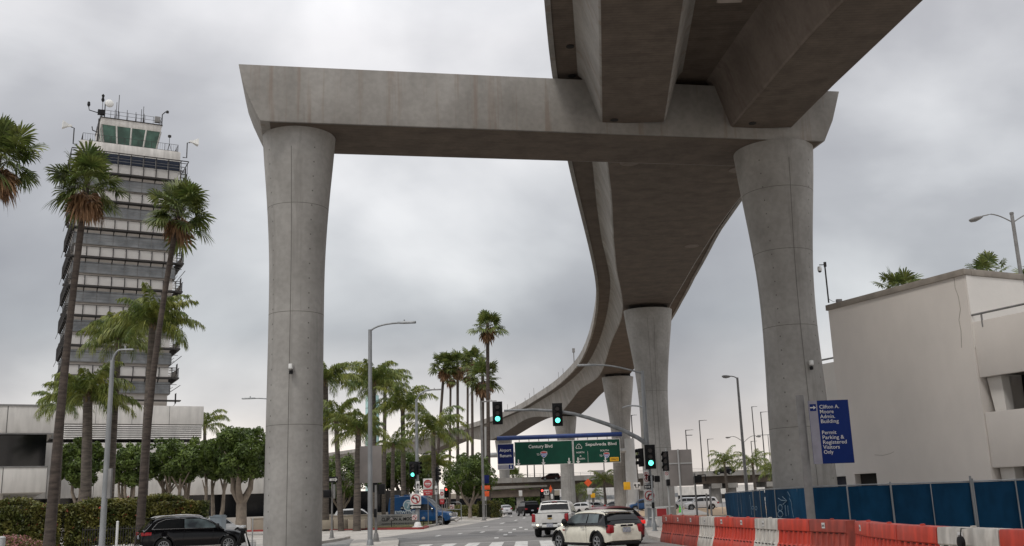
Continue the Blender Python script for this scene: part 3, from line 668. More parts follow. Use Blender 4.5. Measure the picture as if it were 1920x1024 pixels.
# ================================================================== PARKING STRUCTURE
M['stucco'] = mat('grey_stucco', (0.65, 0.605, 0.56), 0.9, col2=(0.61, 0.57, 0.53), scale=0.3, bump=0.15, fine=(1.3, 0.985, 1.01, (1, 1, .5)))
M['stucco2'] = mat('pale_stucco', (0.68, 0.65, 0.61), 0.9, col2=(0.62, 0.595, 0.56), scale=0.4, bump=0.2)
M['coping'] = mat('weathered_coping', (0.27, 0.24, 0.205), 0.9, col2=(0.20, 0.175, 0.15), scale=1.5)
ps = thing('parking_structure', 'grey stucco parking structure with stair block, roof coping and dark openings', 'parking structure')
E1 = Vector((0.43, -0.90, 0)).normalized(); E2 = Vector((-E1.y, E1.x, 0))      # E1 towards the camera along the wall, E2 into the building
Q0 = Vector((19.9, 62, 0)); wl = hit(1806, 504, Q0, E1)[0]; zT = hit(1806, 504, Q0, E1)[1]
def sb(b, s0, s1, d0, d1, z0, z1):
    v = [Q0+E1*s+E2*d+Vector((0, 0, z)) for z in (z0, z1) for s, d in ((s0, d0), (s1, d0), (s1, d1), (s0, d1))]
    b.add(v, [(0, 3, 2, 1), (4, 5, 6, 7), (0, 1, 5, 4), (1, 2, 6, 5), (2, 3, 7, 6), (3, 0, 4, 7)])
tt = zT-0.35
wx0, wz = hit(1602, 889, Q0, E1); wx1, wz_ = hit(1643, 889, Q0, E1)
b = MB()
sb(b, 0, wx0, 0, 4.6, 0, tt); sb(b, wx1, wl, 0, 4.6, 0, tt); sb(b, wx0, wx1, 0, 4.6, wz, tt); sb(b, wx0, wx1, 0.6, 4.6, 0, wz)
b.build('stair_block_wall', M['stucco'], ps)
b = MB(); sb(b, wx0+.01, wx1-.01, 0.45, 0.59, 0, wz-.01); b.build('window', M['dark'], ps)
b = MB(); sb(b, wl+0.003, wl+0.06, 0.05, 4.55, 9.0, tt-.01); b.build('side_panel', M['stucco2'], ps)
b = MB(); sb(b, -0.12, wl+0.1, -0.1, 0.45, tt, zT); sb(b, wl-0.4, wl+0.12, 0.452, 4.6, tt, zT-0.002); sb(b, -0.12, .4, .452, 4.6, tt, zT-.002); b.build('coping', M['coping'], ps, bevel=0.02)
# crack in the stucco
b = MB(); cr_ = [(1789, 521), (1791, 540), (1797, 556), (1801, 580), (1798, 600), (1802, 620), (1803, 652)]
pts = [];
for (px, py) in cr_:
    s, z = hit(px, py, Q0, E1); pts.append(Q0+E1*s-E2*0.004+Vector((0, 0, z)))
b.tube(pts, 0.014, 4); b.build('wall_crack', M['coping'], ps)
b = MB(); pts = []
for (px, py) in ((1640, 853), (1655, 854), (1668, 851), (1676, 847)):
    s, z = hit(px, py, Q0, E1); pts.append(Q0+E1*s-E2*0.004+Vector((0, 0, z)))
b.tube(pts, 0.01, 4); b.build('wall_crack', M['coping'], ps)
zq0 = hit(1822, 604, Q0, E1)[1]; zq1 = hit(1842.7, 707, Q0, E1)[1]; zq2 = hit(1850, 773, Q0, E1)[1]; zq3 = hit(1865, 877, Q0, E1)[1]
E = wl+26; g_ = 0.35
b = MB(); sb(b, wl+g_*0+.02, E, 0.08, 0.4, zq1, zq0); b.build('spandrel', M['stucco'], ps, bevel=0.03)
b = MB(); sb(b, wl+.02, E, 0.08, 0.4, zq3, zq2); b.build('spandrel', M['stucco'], ps, bevel=0.03)
for (a0, a1) in ((zq2, zq1), (0, zq3)):
    b = MB()
    s0 = wl+0.12; s1 = hit(1881, 735, Q0+E2*.5, E1)[0]
    v = [Q0+E1*s+E2*d+Vector((0, 0, z)) for d in (0.5, 1.1) for s, z in ((s0, a1), (s1, a1), (s1+0.05, a0), (s0+0.25, a0))]
    b.add(v, [(0, 1, 2, 3), (7, 6, 5, 4), (0, 4, 5, 1), (1, 5, 6, 2), (2, 6, 7, 3), (3, 7, 4, 0)]); b.build('splayed_pier', M['stucco2'], ps)
    for k in (1, 2): 
        b = MB(); v = [Q0+E1*(s+7.0*k)+E2*d+Vector((0, 0, z)) for d in (0.5, 1.1) for s, z in ((s0-.6, a1), (s1, a1), (s1+0.15, a0), (s0, a0))]
        b.add(v, [(0, 1, 2, 3), (7, 6, 5, 4), (0, 4, 5, 1), (1, 5, 6, 2), (2, 6, 7, 3), (3, 7, 4, 0)]); b.build('splayed_pier', M['stucco2'], ps)
b = MB(); sb(b, wl+.1, E, 0.42, 14, zq1+0.2, zq1+0.6); sb(b, wl+.1, E, 0.42, 14, zq3+.2, zq3+.6); sb(b, wl+.1, E, 14.0, 14.3, 0, zq1); b.build('parking_deck', M['conc'], ps)
b = MB(); sb(b, wl+.1, E, 3.2, 3.4, zq3+.62, zq1+.2); sb(b, wl+.1, E, 3.2, 3.4, 0, zq3+.2); b.build('interior_shade_sheet', M['dark'], ps)  # near-black sheet added to paint the interior shade behind the openings
# rail on the spandrel
b = MB(); p0 = Q0+E1*(wl+0.05)+E2*0.1; p1 = Q0+E1*E+E2*0.1
for dz, r in ((0.38, 0.06),): b.tube([p0+Vector((0, 0, zq0+dz)), p1+Vector((0, 0, zq0+dz))], r, 8)
for k in range(7):
    p = p0.lerp(p1, (0.15+k)/6.5)+Vector((0, 0, zq0-0.35)); b.tube([p, p+Vector((0, 0, 0.7))], 0.05, 6)
b.build('roof_rail', M['alum'], ps, smooth=40)
# lower wing seen between the round column and the stair block
b = MB(); sb(b, -4.5, -0.005, 1.5, 10, 2.72, hit(1556, 680, Q0+E2*1.5, E1)[1]); b.build('rear_wing_wall', M['stucco2'], ps); b = MB(); sb(b, -4.5, -.005, 1.8, 10, 0, 2.71); b.build('rear_wing_screen', M['navy'], ps)
b = MB(); zz2 = hit(1556, 680, Q0+E2*1.5, E1)[1]; b.tube([Q0+E1*-4.5+E2*1.7+Vector((0, 0, zz2+.3)), Q0+E2*1.7+Vector((0, 0, zz2+.3))], .06, 6); b.build('roof_rail', M['alum'], ps)
# ================================================================== VEGETATION
rnd = random.Random(7)
M['fan'] = leafmat('fan_palm_leaf', (0.055, 0.092, 0.02), (0.155, 0.17, 0.046), 0.3, 1.5)
M['deadfan'] = leafmat('dead_palm_leaf', (0.36, 0.215, 0.12), (0.15, 0.085, 0.045), 0.15, 2.0)
M['queen'] = leafmat('queen_palm_leaf', (0.07, 0.12, 0.035), (0.24, 0.245, 0.05), 0.3, 0.9)
M['ficus'] = leafmat('ficus_leaf', (0.025, 0.052, 0.011), (0.135, 0.185, 0.035), 0.3, 0.8, 0.5)
M['hedge'] = leafmat('hedge_leaf', (0.048, 0.07, 0.014), (0.19, 0.17, 0.04), 0.2, 1.3)
M['redleaf'] = leafmat('red_new_leaf', (0.30, 0.05, 0.03), (0.17, 0.06, 0.03), 0.2, 2)
M['pink'] = leafmat('pink_blossom', (0.40, 0.17, 0.18), (0.24, 0.13, 0.10), 0.2, 3)
M['bark'] = mat('palm_trunk_bark', (0.085, 0.066, 0.054), 0.95, col2=(0.04, 0.031, 0.026), scale=2.0, stretch=(1, 1, 5), bump=0.5)
M['barkq'] = mat('queen_palm_bark', (0.13, 0.108, 0.09), 0.95, col2=(0.06, 0.05, 0.042), scale=2.2, stretch=(1, 1, 5), bump=0.5)
M['barkf'] = mat('ficus_bark', (0.30, 0.25, 0.20), 0.9, col2=(0.19, 0.155, 0.125), scale=2.5, bump=0.3)
M['boot'] = mat('palm_boot_fibre', (0.20, 0.14, 0.08), 0.95, col2=(0.11, 0.075, 0.045), scale=5, bump=0.5)
def rv(a=1.0): return Vector((rnd.gauss(0, 1), rnd.gauss(0, 1), rnd.gauss(0, 1))).normalized()*a
def fan_leaf(b, base, d, Lp, Lb, droop, nseg=22, fold=0.3):
    """petiole from base along d, then a pleated fan of blades whose tips droop"""
    side = d.cross(Vector((0, 0, 1)))
    side = side.normalized() if side.length > 0.1 else Vector((1, 0, 0))
    up = side.cross(d).normalized()
    e = base+d*Lp+Vector((0, 0, -0.12*Lp*droop))
    b.add([base-side*.03, base+side*.03, e+side*.02, e-side*.02], [(0, 1, 2, 3)])
    tw = rnd.uniform(-0.7, 0.7); side = (side*math.cos(tw)+up*math.sin(tw)).normalized(); up = side.cross(d).normalized()
    for k in range(nseg):
        a = -1.95+3.9*k/(nseg-1)+rnd.uniform(-.05, .05)
        L = Lb*(1-0.22*abs(a)/2)*rnd.uniform(0.85, 1.08)
        dr = (d*math.cos(a)+side*math.sin(a)+up*0.15*(1 if k % 2 else -1)*fold).normalized()
        w = (up.cross(dr)).normalized()*(Lb*1.25/nseg)
        m1 = e+dr*L*0.55+Vector((0, 0, -droop*0.05*L)); m2 = e+dr*L*0.85+Vector((0, 0, -droop*0.22*L)); t = e+dr*L*1.05+Vector((0, 0, -droop*rnd.uniform(.35, .7)*L))
        b.add([e, m1-w, m1+w, m2-w*.7, m2+w*.7, t], [(0, 1, 2), (1, 3, 4, 2), (3, 5, 4)])
def washington(name, label, cat, base, top, r0, r1, cs=1.0, group=None, nl=34, skirt=16, bend=0.0, seed=1, nseg=22, sk=1.0):
    nl = int(nl*1.25); skirt = int(skirt*1.5)
    rnd.seed(seed)
    o = thing(name, label, cat, base, 0, group); d = Vector(top)-Vector(base); H = d.length
    b = MB(); n = 14; pts = []
    for i in range(n+1):
        t = i/n; p = d*t+Vector((bend*math.sin(t*PI), 0, 0)); pts.append(p)
    b.tube(pts, [r0+(r1-r0)*min(1, i/n*1.6)+(0.10*r0 if i == 0 else 0) for i in range(n+1)], 12); b.build('trunk', M['bark'], o, smooth=50)
    b = MB()
    for i in range(nl):
        t = (i+0.5)/nl; el = R(84)-t*R(118)+rnd.uniform(-.25, .25); az = i*2.39996+rnd.uniform(-.45, .45)
        dv = Vector((math.cos(az)*math.cos(el), math.sin(az)*math.cos(el), math.sin(el)))
        fan_leaf(b, d-Vector((0, 0, 0.2*cs)), dv, cs*rnd.uniform(0.55, 1.25), cs*rnd.uniform(0.6, 0.95), rnd.uniform(0.1, 0.4)+t*0.55, nseg)
    b.build('crown', M['fan'], o)
    b = MB()
    for i in range(skirt):
        az = i*2.39996+rnd.uniform(-.5, .5); el = R(rnd.uniform(-78, -40))
        dv = Vector((math.cos(az)*math.cos(el), math.sin(az)*math.cos(el), math.sin(el)))
        fan_leaf(b, d-Vector((0, 0, cs*rnd.uniform(0.2, 0.5))), dv, cs*rnd.uniform(0.3, 0.6)*sk, cs*rnd.uniform(0.55, 0.9)*sk, 1.1, nseg-6, 0.8)
    b.build('dead_skirt', M['deadfan'], o)
    return o
def frond(b, base, az, el, L, droop, nl=34, ll=0.55, hang=0.8):
    p = base.copy(); a = el; n = nl; step = L/n; side = Vector((-math.sin(az), math.cos(az), 0)); prev = p
    for k in range(n+1):
        t = k/n; a -= droop/n*(0.4+1.3*t)
        dv = Vector((math.cos(az)*math.cos(a), math.sin(az)*math.cos(a), math.sin(a)))
        q = p+dv*step
        w = side*(0.035*(1-t)+.008); b.add([p-w, p+w, q+w, q-w], [(0, 1, 2, 3)])
        if t > 0.10:
            l_ = ll*min(1.0, 0.45+2.2*(t-0.1))*(1-0.55*max(0, t-0.55)/0.45)
            for s in (-1, 1):
                for _ in range(2):
                    dr = (side*s*rnd.uniform(0.5, 1)+dv*rnd.uniform(0.4, 1.0)+dv.cross(side)*rnd.uniform(-.6, .6)).normalized()
                    L1 = l_*rnd.uniform(0.75, 1.2); wv = dv*0.026*ll/.5+Vector((0, 0, .016))
                    m_ = p+dr*L1*0.5+Vector((0, 0, -hang*0.08*L1)); e = p+dr*L1*0.9+Vector((0, 0, -hang*0.5*L1))
                    b.add([p, m_-wv, m_+wv, e], [(0, 1, 2), (1, 3, 2)])
        p = q
def queen(name, label, base, top, r0, r1, fl=3.2, nf=16, group=None, seed=1, nl=36, hang=0.9, bend=0.0, boots=True):
    rnd.seed(seed); nf = int(nf*1.5); fl *= 1.02; o = thing(name, label, 'palm', base, 0, group); d = Vector(top)-Vector(base)
    b = MB(); n = 12; pts = [d*(i/n)+Vector((bend*math.sin(i/n*PI), 0, 0)) for i in range(n+1)]
    b.tube(pts, [r0+(r1-r0)*(i/n)**1.2+(0.12*r0 if i == 0 else 0) for i in range(n+1)], 12); b.build('trunk', M['barkq'], o, smooth=50)
    if boots:
        b = MB()
        for i in range(16):
            az = i*2.4; z = d.z-fl*0.25*rnd.uniform(0, 1); p = Vector((d.x, d.y, z)); dv = Vector((math.cos(az), math.sin(az), 1.4)).normalized()
            b.tube([p+dv*0.02, p+dv*r1*2.4+Vector((0, 0, .2))], [r1*0.7, r1*.12], 5)
        b.build('leaf_bases', M['boot'], o)
    b = MB()
    for i in range(nf):
        az = i*2.39996+rnd.uniform(-.3, .3); t = (i+.5)/nf
        frond(b, d+Vector((0, 0, 0.0)), az, R(86)-t*R(88), fl*rnd.uniform(0.85, 1.25), R(rnd.uniform(70, 120))*(1-.25*t), nl, fl*0.235, hang*1.5)
    b.build('crown', M['queen'], o); return o
# ---- the foreground palms left of the bent
p1_ = at(163, 338, 42); b1_ = at(98, 1030, 42)
washington('fan_palm', 'tall fan palm with shaggy brown skirt, trunk leaning before the tower\'s left edge', 'palm', (b1_.x-0.15, 42, 0), (p1_.x, 42, p1_.z-0.1), 0.24, 0.14, 1.08, 'tall fan palms near the tower', 36, 18, -0.12, 3, 24, 0.9)
p2_ = at(336, 392, 55); b2_ = at(268, 945, 55)
washington('fan_palm', 'slim fan palm with tidy green head over the tower\'s right edge', 'palm', (b2_.x-0.1, 55, 0), (p2_.x, 55, p2_.z), 0.25, 0.155, 1.28, 'tall fan palms near the tower', 34, 12, -0.35, 11, 24, 0.75)
p3_ = at(-6, 292, 40)
washington('fan_palm', 'fan palm cut off by the left edge of the view', 'palm', (p3_.x-1.2, 40, 0), (p3_.x, 40, p3_.z), 0.28, 0.2, 1.15, 'tall fan palms near the tower', 36, 18, 0, 5, 24, 1.0)
def Q(px, py, bx, D, r0, r1, fl, nf, label, seed, grp='feathery queen palms', **k):
    t = at(px, py, D); bt = at(bx, 960, D)
    return queen('queen_palm', label, (bt.x, D, 0), (t.x, D, t.z), r0, r1, fl, nf, grp, seed, **k)
Q(286, 610, 266, 58, 0.28, 0.19, 2.7, 20, 'tall queen palm whose head droops beside the slim fan palm trunk', 21)
Q(222, 640, 205, 62, 0.25, 0.17, 2.6, 16, 'queen palm with yellowing fronds right behind the left street lamp', 22)
Q(165, 745, 163, 60, 0.34, 0.26, 2.7, 18, 'stout queen palm in front of the dark windowed white wing', 23)
Q(118, 760, 107, 74, 0.2, 0.15, 2.3, 9, 'thin queen palm half hidden behind the leaning fan palm trunk', 24)
Q(384, 800, 384, 112, 0.22, 0.17, 3.0, 9, 'queen palm peeking past the right end of the white penthouse', 25)
# ---- group behind the left column
Q(610, 715, 611, 85, 0.30, 0.24, 2.9, 14, 'queen palm with a thick dark trunk hugging the left concrete column', 31)
Q(630, 790, 640, 82, 0.24, 0.18, 2.7, 13, 'low yellow green queen palm just right of the left concrete column', 32)
Q(672, 810, 669, 80, 0.30, 0.22, 2.6, 14, 'low queen palm left of the grey street lamp post', 33)
Q(700, 720, 702, 100, 0.30, 0.24, 3.6, 16, 'largest queen palm, spreading head crossed by the grey street lamp', 34)
Q(722, 722, 719, 108, 0.24, 0.18, 3.3, 12, 'queen palm close behind and right of the largest one', 35)
Q(755, 765, 757, 98, 0.26, 0.2, 3.2, 15, 'queen palm between the big one and the second street lamp', 36)
Q(812, 812, 815, 96, 0.24, 0.2, 3.6, 13, 'queen palm with wide open fronds right of the second street lamp', 37)
Q(737, 838, 735, 91.0, 0.2, 0.15, 1.9, 9, 'young queen palm in front of the blue van', 38)
Q(818, 870, 820, 104, 0.22, 0.2, 2.0, 14, 'short dense palm above the do not enter sign', 39)
# ---- far slim fan palms
def WP(px, py, bx, D, label, seed, cs=1.5, r=.28, grp='slim distant fan palms'):
    t = at(px, py, D); bt = at(bx, 945, D)
    return washington('slim_fan_palm', label, 'palm', (bt.x, D, 0), (t.x, D, t.z), r, r*0.75, cs, grp, 28, 16, 0.0, seed, 15, 0.9)
WP(833, 684, 812, 165, 'leftmost of the slim distant fan palms', 41, 1.6, .3)
WP(858, 680, 858, 165, 'slim distant fan palm third from the left in the cluster', 42, 1.65, .3)
WP(845, 706, 842, 190, 'small headed slim fan palm between two taller ones', 43, 1.25, .28)
WP(885, 672, 886, 160, 'slim distant fan palm with the highest head of the left cluster', 44, 1.5, .28)
WP(877, 700, 876, 185, 'slim fan palm with low small head near the cluster middle', 45, 1.3, .28)
WP(905, 705, 905, 145, 'broad headed fan palm on the right of the cluster', 46, 1.9, .3)
WP(914, 606, 916, 140, 'tallest lone slim fan palm rising above the cluster', 47, 1.65, .32)
WP(962, 893, 962, 330, 'tiny fan palm seen under the airport return sign', 48, 2.6, .5)
# ---- small palms by the overpass
def FP(px, py, D, fl, label, seed):
    t = at(px, py, D); return queen('queen_palm', label, (t.x+0.2, D, 0), (t.x, D, t.z), .3, .22, fl, 14, 'queen palms by the overpass', seed, 22)
FP(1358, 868, 190, 3.6, 'left palm of the row before the distant overpass', 51)
FP(1411, 872, 190, 3.8, 'middle palm of the row, beside the tall lamp post', 52)
FP(1452, 885, 180, 3.6, 'right palm of the row, against the right concrete column', 53)
FP(1192, 860, 210, 2.6, 'small palm half hidden by the traffic light pole', 54)
FP(1132, 902, 200, 3.2, 'bushy low palm left of the great tapering pier', 55)
for (px, D, h, sd_, lb) in ((1078, 230, 925, 56, 'low palm tuft right of the orange diamond'), (1112, 225, 930, 57, 'low palm tuft behind the parked grey cars'), (1082, 250, 918, 58, 'dark low palm under the overpass')):
    t = at(px, h, D); queen('low_palm', lb, (t.x, D, 0), (t.x, D, max(1.0, t.z)), .3, .25, 3.0, 12, 'low palms under the overpass', sd_, 16, boots=False)
# ---- palms behind the parking structure
for (px, py, D, cs, sd_, lb) in ((1683, 533, 72, 1.15, 61, 'fan palm head rising behind the stucco stair block'), (1853, 508, 75, 1.2, 62, 'fan palm head above the corner of the stair block')):
    t = at(px, py, D); washington('fan_palm', lb, 'palm', (t.x, D, 0), (t.x, D, t.z-0.3), .28, .2, cs, 'fan palms behind the parking structure', 18, 4, 0, sd_, 20)
t = at(1926, 535, 78); washington('fan_palm', 'brown skirted fan palm at the right edge behind the twin lamp post', 'palm', (t.x+.6, 78, 0), (t.x+.6, 78, t.z+0.2), .28, .2, 1.3, 'fan palms behind the parking structure', 24, 20, 0, 63, 20)
# ---- broadleaf trees
def leaf_cloud(b, lumps, n, size, bias=0.75):
    tot = sum(r**2 for _, r, _ in lumps)
    for c, r, sq in lumps:
        for _ in range(int(n*r**2/tot)):
            u = rv(); rr = r*(bias+(1-bias)*rnd.random())*rnd.uniform(0.9, 1.1); p = c+Vector((u.x*rr, u.y*rr, u.z*rr*sq))
            nrm = (u+rv(0.8)).normalized(); t = nrm.cross(rv()).normalized(); s = nrm.cross(t); L = size*rnd.uniform(0.6, 1.2)
            b.add([p-t*L*.5, p+s*L*.28, p+t*L*.6-nrm*L*.1, p-s*L*.28], [(0, 1, 2, 3)])
def ficus(label, base, h, cw_, ch, seed, n=5200, group=None, trunks=1, leaf=0.26, tr=0.2, name='ficus_tree', lumpn=24, spread=None):
    rnd.seed(seed); o = thing(name, label, 'tree', base, 0, group)
    zc = h-ch/2; b = MB(); lumps = [(Vector((0, 0, zc)), cw_*.36, ch/cw_*.95)]; n = int(n*2.3)
    for i in range(lumpn):
        u = rv(); u.z *= 0.8
        p = Vector((u.x*cw_*0.38, u.y*cw_*0.38, zc+u.z*ch*0.38)); lumps.append((p, cw_*rnd.uniform(0.10, 0.21), 0.85))
    for i in range(20):
        u = rv(); u.z = u.z*.8+.1; lumps.append((Vector((u.x*cw_*.47, u.y*cw_*.47, zc+u.z*ch*.5)), cw_*rnd.uniform(.05, .10), .9))
    nb = 5 if trunks == 1 else trunks
    z0 = (h-ch)*(0.72 if trunks == 1 else .42)
    b2 = MB()
    if trunks == 1: b2.tube([(0, 0, 0), (0.03, 0, z0*0.5), (0.0, 0, z0)], [tr*1.25, tr, tr*.95], 10)
    for i in range(nb):
        az = 2*PI*i/nb+rnd.uniform(-.4, .4); rr = cw_*rnd.uniform(0.2, 0.36)
        e = Vector((math.cos(az)*rr, math.sin(az)*rr, zc+rnd.uniform(-.1, .2)*ch)); s = Vector((0, 0, z0*0.9 if trunks == 1 else 0))
        if trunks > 1: s = Vector((math.cos(az)*0.3, math.sin(az)*0.3, 0))
        m1 = s.lerp(e, 0.35)+Vector((math.cos(az)*0.25, math.sin(az)*0.25, -0.1)); m2 = s.lerp(e, 0.7)+rv(0.15)
        b2.tube([s, m1, m2, e], [tr*.75, tr*.55, tr*.38, tr*.12], 8)
        for q in range(2):
            e2 = m2+Vector((rnd.uniform(-1, 1)*cw_*.2, rnd.uniform(-1, 1)*cw_*.2, ch*rnd.uniform(.1, .35))); b2.tube([m1.lerp(m2, .7), e2], [tr*.35, tr*.08], 6)
    b2.build('trunk', M['barkf'], o, smooth=50)
    leaf_cloud(b, lumps, n, leaf); b.build('crown', M['ficus'], o)
    b = MB()
    return o
def FT(px, ytop, ybot, wpx, D, label, seed, **k):
    top = at(px, ytop, D); bot = at(px, ybot+10, D); w_ = wpx/1867*D*1.25
    g = at(px, 960, D)
    return ficus(label, (g.x, D, 0), top.z, w_, top.z-bot.z, seed, group='clipped ficus trees', **k)
FT(146, 820, 915, 74, 76, 'ficus behind the stout queen palm at the far left of its row', 71, tr=.2, n=4200)
FT(238, 826, 915, 70, 76, 'ficus right of the left street lamp, above the hedge', 72, tr=.2, n=4200)
FT(326, 815, 902, 96, 78, 'ficus with many splayed limbs between the palm trunks and the big one', 73, trunks=6, tr=.27, n=5200)
FT(402, 818, 905, 64, 84, 'slender ficus with pale twisted limbs behind the grey cabinet', 74, trunks=3, tr=.3, n=4200)
FT(452, 792, 905, 104, 78, 'biggest ficus with pale trunk left of the left concrete column', 75, tr=.40, n=7500, trunks=1)
FT(640, 850, 935, 80, 105, 'dark ficus behind the low queen palms', 76, tr=.2, n=3500)
FT(716, 845, 925, 60, 112, 'ficus half hidden by the grey sign back', 77, n=3000)
FT(765, 848, 912, 98, 112, 'wide ficus behind the green traffic light and blue van', 78, tr=.22, n=6000)
FT(881, 846, 928, 78, 128, 'lollipop shaped clipped ficus standing alone by the curving road', 79, tr=.24, n=8000)
# ---- hedges, bushes
def hedge(name, label, cat, pts, w_, h, n, size, m_, seed, base=None, extra=None, wob=0.25, z0=0.0):
    rnd.seed(seed); o = thing(name, label, cat, (pts[0][0], pts[0][1], 0)); P0 = Vector((pts[0][0], pts[0][1], 0))
    segs = [(Vector((*pts[i], 0)), Vector((*pts[i+1], 0))) for i in range(len(pts)-1)]; LL = [(q-p).length for p, q in segs]; T_ = sum(LL)
    for mi, (mm, cnt) in enumerate([(m_, n)]+([extra] if extra else [])):
        b = MB()
        for _ in range(cnt):
            u = rnd.random()*T_; i = 0
            while i < len(LL)-1 and u > LL[i]: u -= LL[i]; i += 1
            p, q = segs[i]; c = p.lerp(q, u/LL[i])-P0; dv = (q-p).normalized(); nv = Vector((-dv.y, dv.x, 0))
            wv = wob*(math.sin(c.x*1.9+seed)+math.sin(c.x*0.83+2)*0.8+math.sin(c.y*2.3+1)*.4)*0.5
            f = rnd.random()
            if f < 0.45: pos = nv*(-w_/2+rnd.gauss(0, .10)-wv*.4)+Vector((0, 0, z0+rnd.random()*(h-z0)))
            elif f < 0.6: pos = nv*(w_/2+rnd.gauss(0, .1))+Vector((0, 0, z0+rnd.random()*(h-z0)))
            else: pos = nv*rnd.uniform(-w_/2, w_/2)+Vector((0, 0, h+wv+rnd.gauss(0, .09)))
            nrm = rv(); t = nrm.cross(rv()).normalized(); s = nrm.cross(t); L = size*rnd.uniform(.6, 1.3); p_ = c+pos
            b.add([p_-t*L*.5, p_+s*L*.25, p_+t*L*.6, p_-s*L*.25], [(0, 1, 2, 3)])
        b.build('foliage' if mi == 0 else 'new_leaves', mm, o)
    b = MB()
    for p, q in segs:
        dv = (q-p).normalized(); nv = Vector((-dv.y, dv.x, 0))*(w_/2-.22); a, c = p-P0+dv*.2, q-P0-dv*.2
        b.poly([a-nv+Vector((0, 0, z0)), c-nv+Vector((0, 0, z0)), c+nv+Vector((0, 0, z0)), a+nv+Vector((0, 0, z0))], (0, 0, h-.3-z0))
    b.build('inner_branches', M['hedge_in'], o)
    return o
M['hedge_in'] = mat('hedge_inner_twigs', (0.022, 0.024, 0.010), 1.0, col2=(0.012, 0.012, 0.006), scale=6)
hL = [(at(-20, 950, 54).x, 54), (at(120, 950, 55).x, 55), (at(386, 950, 59).x, 59)]
hedge('clipped_hedge', 'long bushy green hedge with reddish shoots behind the black car', 'hedge', hL, 1.7, 2.45, 30000, .17, M['hedge'], 5, extra=(M['redleaf'], 450), z0=.25, wob=.35)
hp = at(-15, 1012, 50); hq = at(80, 1012, 50)
hedge('flower_bush', 'low pink flowering bush at the bottom left corner', 'bush', [(hp.x, 50), (hq.x, 50)], 1.4, .62, 2600, .13, M['hedge'], 6, extra=(M['pink'], 3000))
a_, b_ = atz(872, 969), atz(925, 969)
hedge('clipped_hedge', 'neat low box hedge on the curved sidewalk left of the white sedan', 'hedge', [(atz(868, 967).x, 142), (atz(912, 967).x, 139)], 1.6, 1.5, 4200, .2, M['hedge'], 8, wob=.05)
hedge('clipped_hedge', 'square cut end of the box hedge nearest the white sedan', 'hedge', [(atz(914, 970).x-.1, 128), (atz(934, 968).x-.2, 132)], 1.9, 1.95, 3500, .2, M['hedge'], 9, wob=.04)
# shrubs massed under the overpass
for (px0, px1, D, h, sd_, lb) in ((925, 965, 235, 4.2, 81, 'dark shrubs under the left end of the overpass'), (985, 1012, 235, 4.6, 82, 'leafy shrub behind the black suv')):
    hedge('shrub', lb, 'shrub', [(at(px0, 940, D).x, D), (at(px1, 940, D).x, D)], 3, h, 2600, .5, M['ficus'], sd_, wob=1.0)
# grass on the verge (blades)
rnd.seed(12); b = MB(); gp = [atz(*p) for p in ((600, 991), (790, 989.5), (812, 984), (842, 978.5), (848, 975), (800, 973), (705, 975), (600, 981))]
def inside(p, poly):
    c = False
    for i in range(len(poly)):
        a, d_ = poly[i], poly[i-1]
        if (a.y > p.y) != (d_.y > p.y) and p.x < (d_.x-a.x)*(p.y-a.y)/(d_.y-a.y)+a.x: c = not c
    return c
x0, x1, y0, y1 = min(p.x for p in gp), max(p.x for p in gp), min(p.y for p in gp), max(p.y for p in gp)
for _ in range(9000):
    p = Vector((rnd.uniform(x0, x1), rnd.uniform(y0, y1), .15))
    if not inside(p, gp): continue
    h = rnd.uniform(.05, .13); a = rnd.random()*PI; w_ = Vector((math.cos(a), math.sin(a), 0))*.03
    b.add([p-w_, p+w_, p+Vector((rnd.uniform(-.03, .03), 0, h))], [(0, 1, 2)])
M['grass'] = leafmat('grass_blade', (0.10, 0.13, 0.03), (0.22, 0.19, 0.08), .2, 2)
tag(b.build('grass', M['grass'], fix=False), 'thin dry green grass behind the red kerb', 'grass', kind='stuff')
# ================================================================== VEHICLES
def paint(name, col, rough=0.3, metal=0.0, coat=0.25, spec=0.35): return mat(name, col, rough, metal, col2=tuple(c*0.93 for c in col), scale=1.5, coat=coat, fine=(7, 0.93, 1.03), spec=spec)
M['tyre'] = mat('tyre_rubber', (0.010, 0.010, 0.010), 0.85, bump=0.2, scale=8)
M['rim'] = mat('alloy_rim', (0.42, 0.43, 0.44), 0.35, 0.7)
M['chrome'] = mat('chrome_trim', (0.62, 0.62, 0.62), 0.2, 0.9)
M['cglass'] = mat('tinted_car_glass', (0.008, 0.009, 0.010), 0.06, spec=0.35)
M['cglass2'] = mat('clear_car_glass', (0.12, 0.155, 0.16), 0.07, spec=0.5, col2=(0.03, 0.035, 0.04), scale=1.6)
M['trim'] = mat('black_trim', (0.010, 0.010, 0.011), 0.65, spec=.25)
M['tail'] = mat('red_tail_lens', (0.33, 0.008, 0.015), 0.2, col2=(0.22, 0.006, 0.01), scale=10)
M['tail_on'] = mat('lit_tail_lens', (0.6, 0.02, 0.02), 0.2, emit=(1, 0.04, 0.03), es=.45)
M['headl'] = mat('headlight_lens', (0.55, 0.57, 0.58), 0.12, col2=(0.3, 0.31, 0.32), scale=9)
M['plate'] = mat('licence_plate', (0.42, 0.43, 0.46), 0.5, col2=(0.22, 0.24, 0.3), scale=16)
M['lamp_on'] = mat('lit_reversing_lamp', (0.9, 0.85, 0.7), 0.3, emit=(1, 0.86, 0.6), es=2.5)
def rbox(name, c, d, m_, par, bev=0.02, rz=0):
    b = MB(); b.cbox((0, 0, 0), d); o = b.build(name, m_, par, bevel=min(bev, min(d)*0.45)); o.location = c; o.rotation_euler[2] = rz; return o
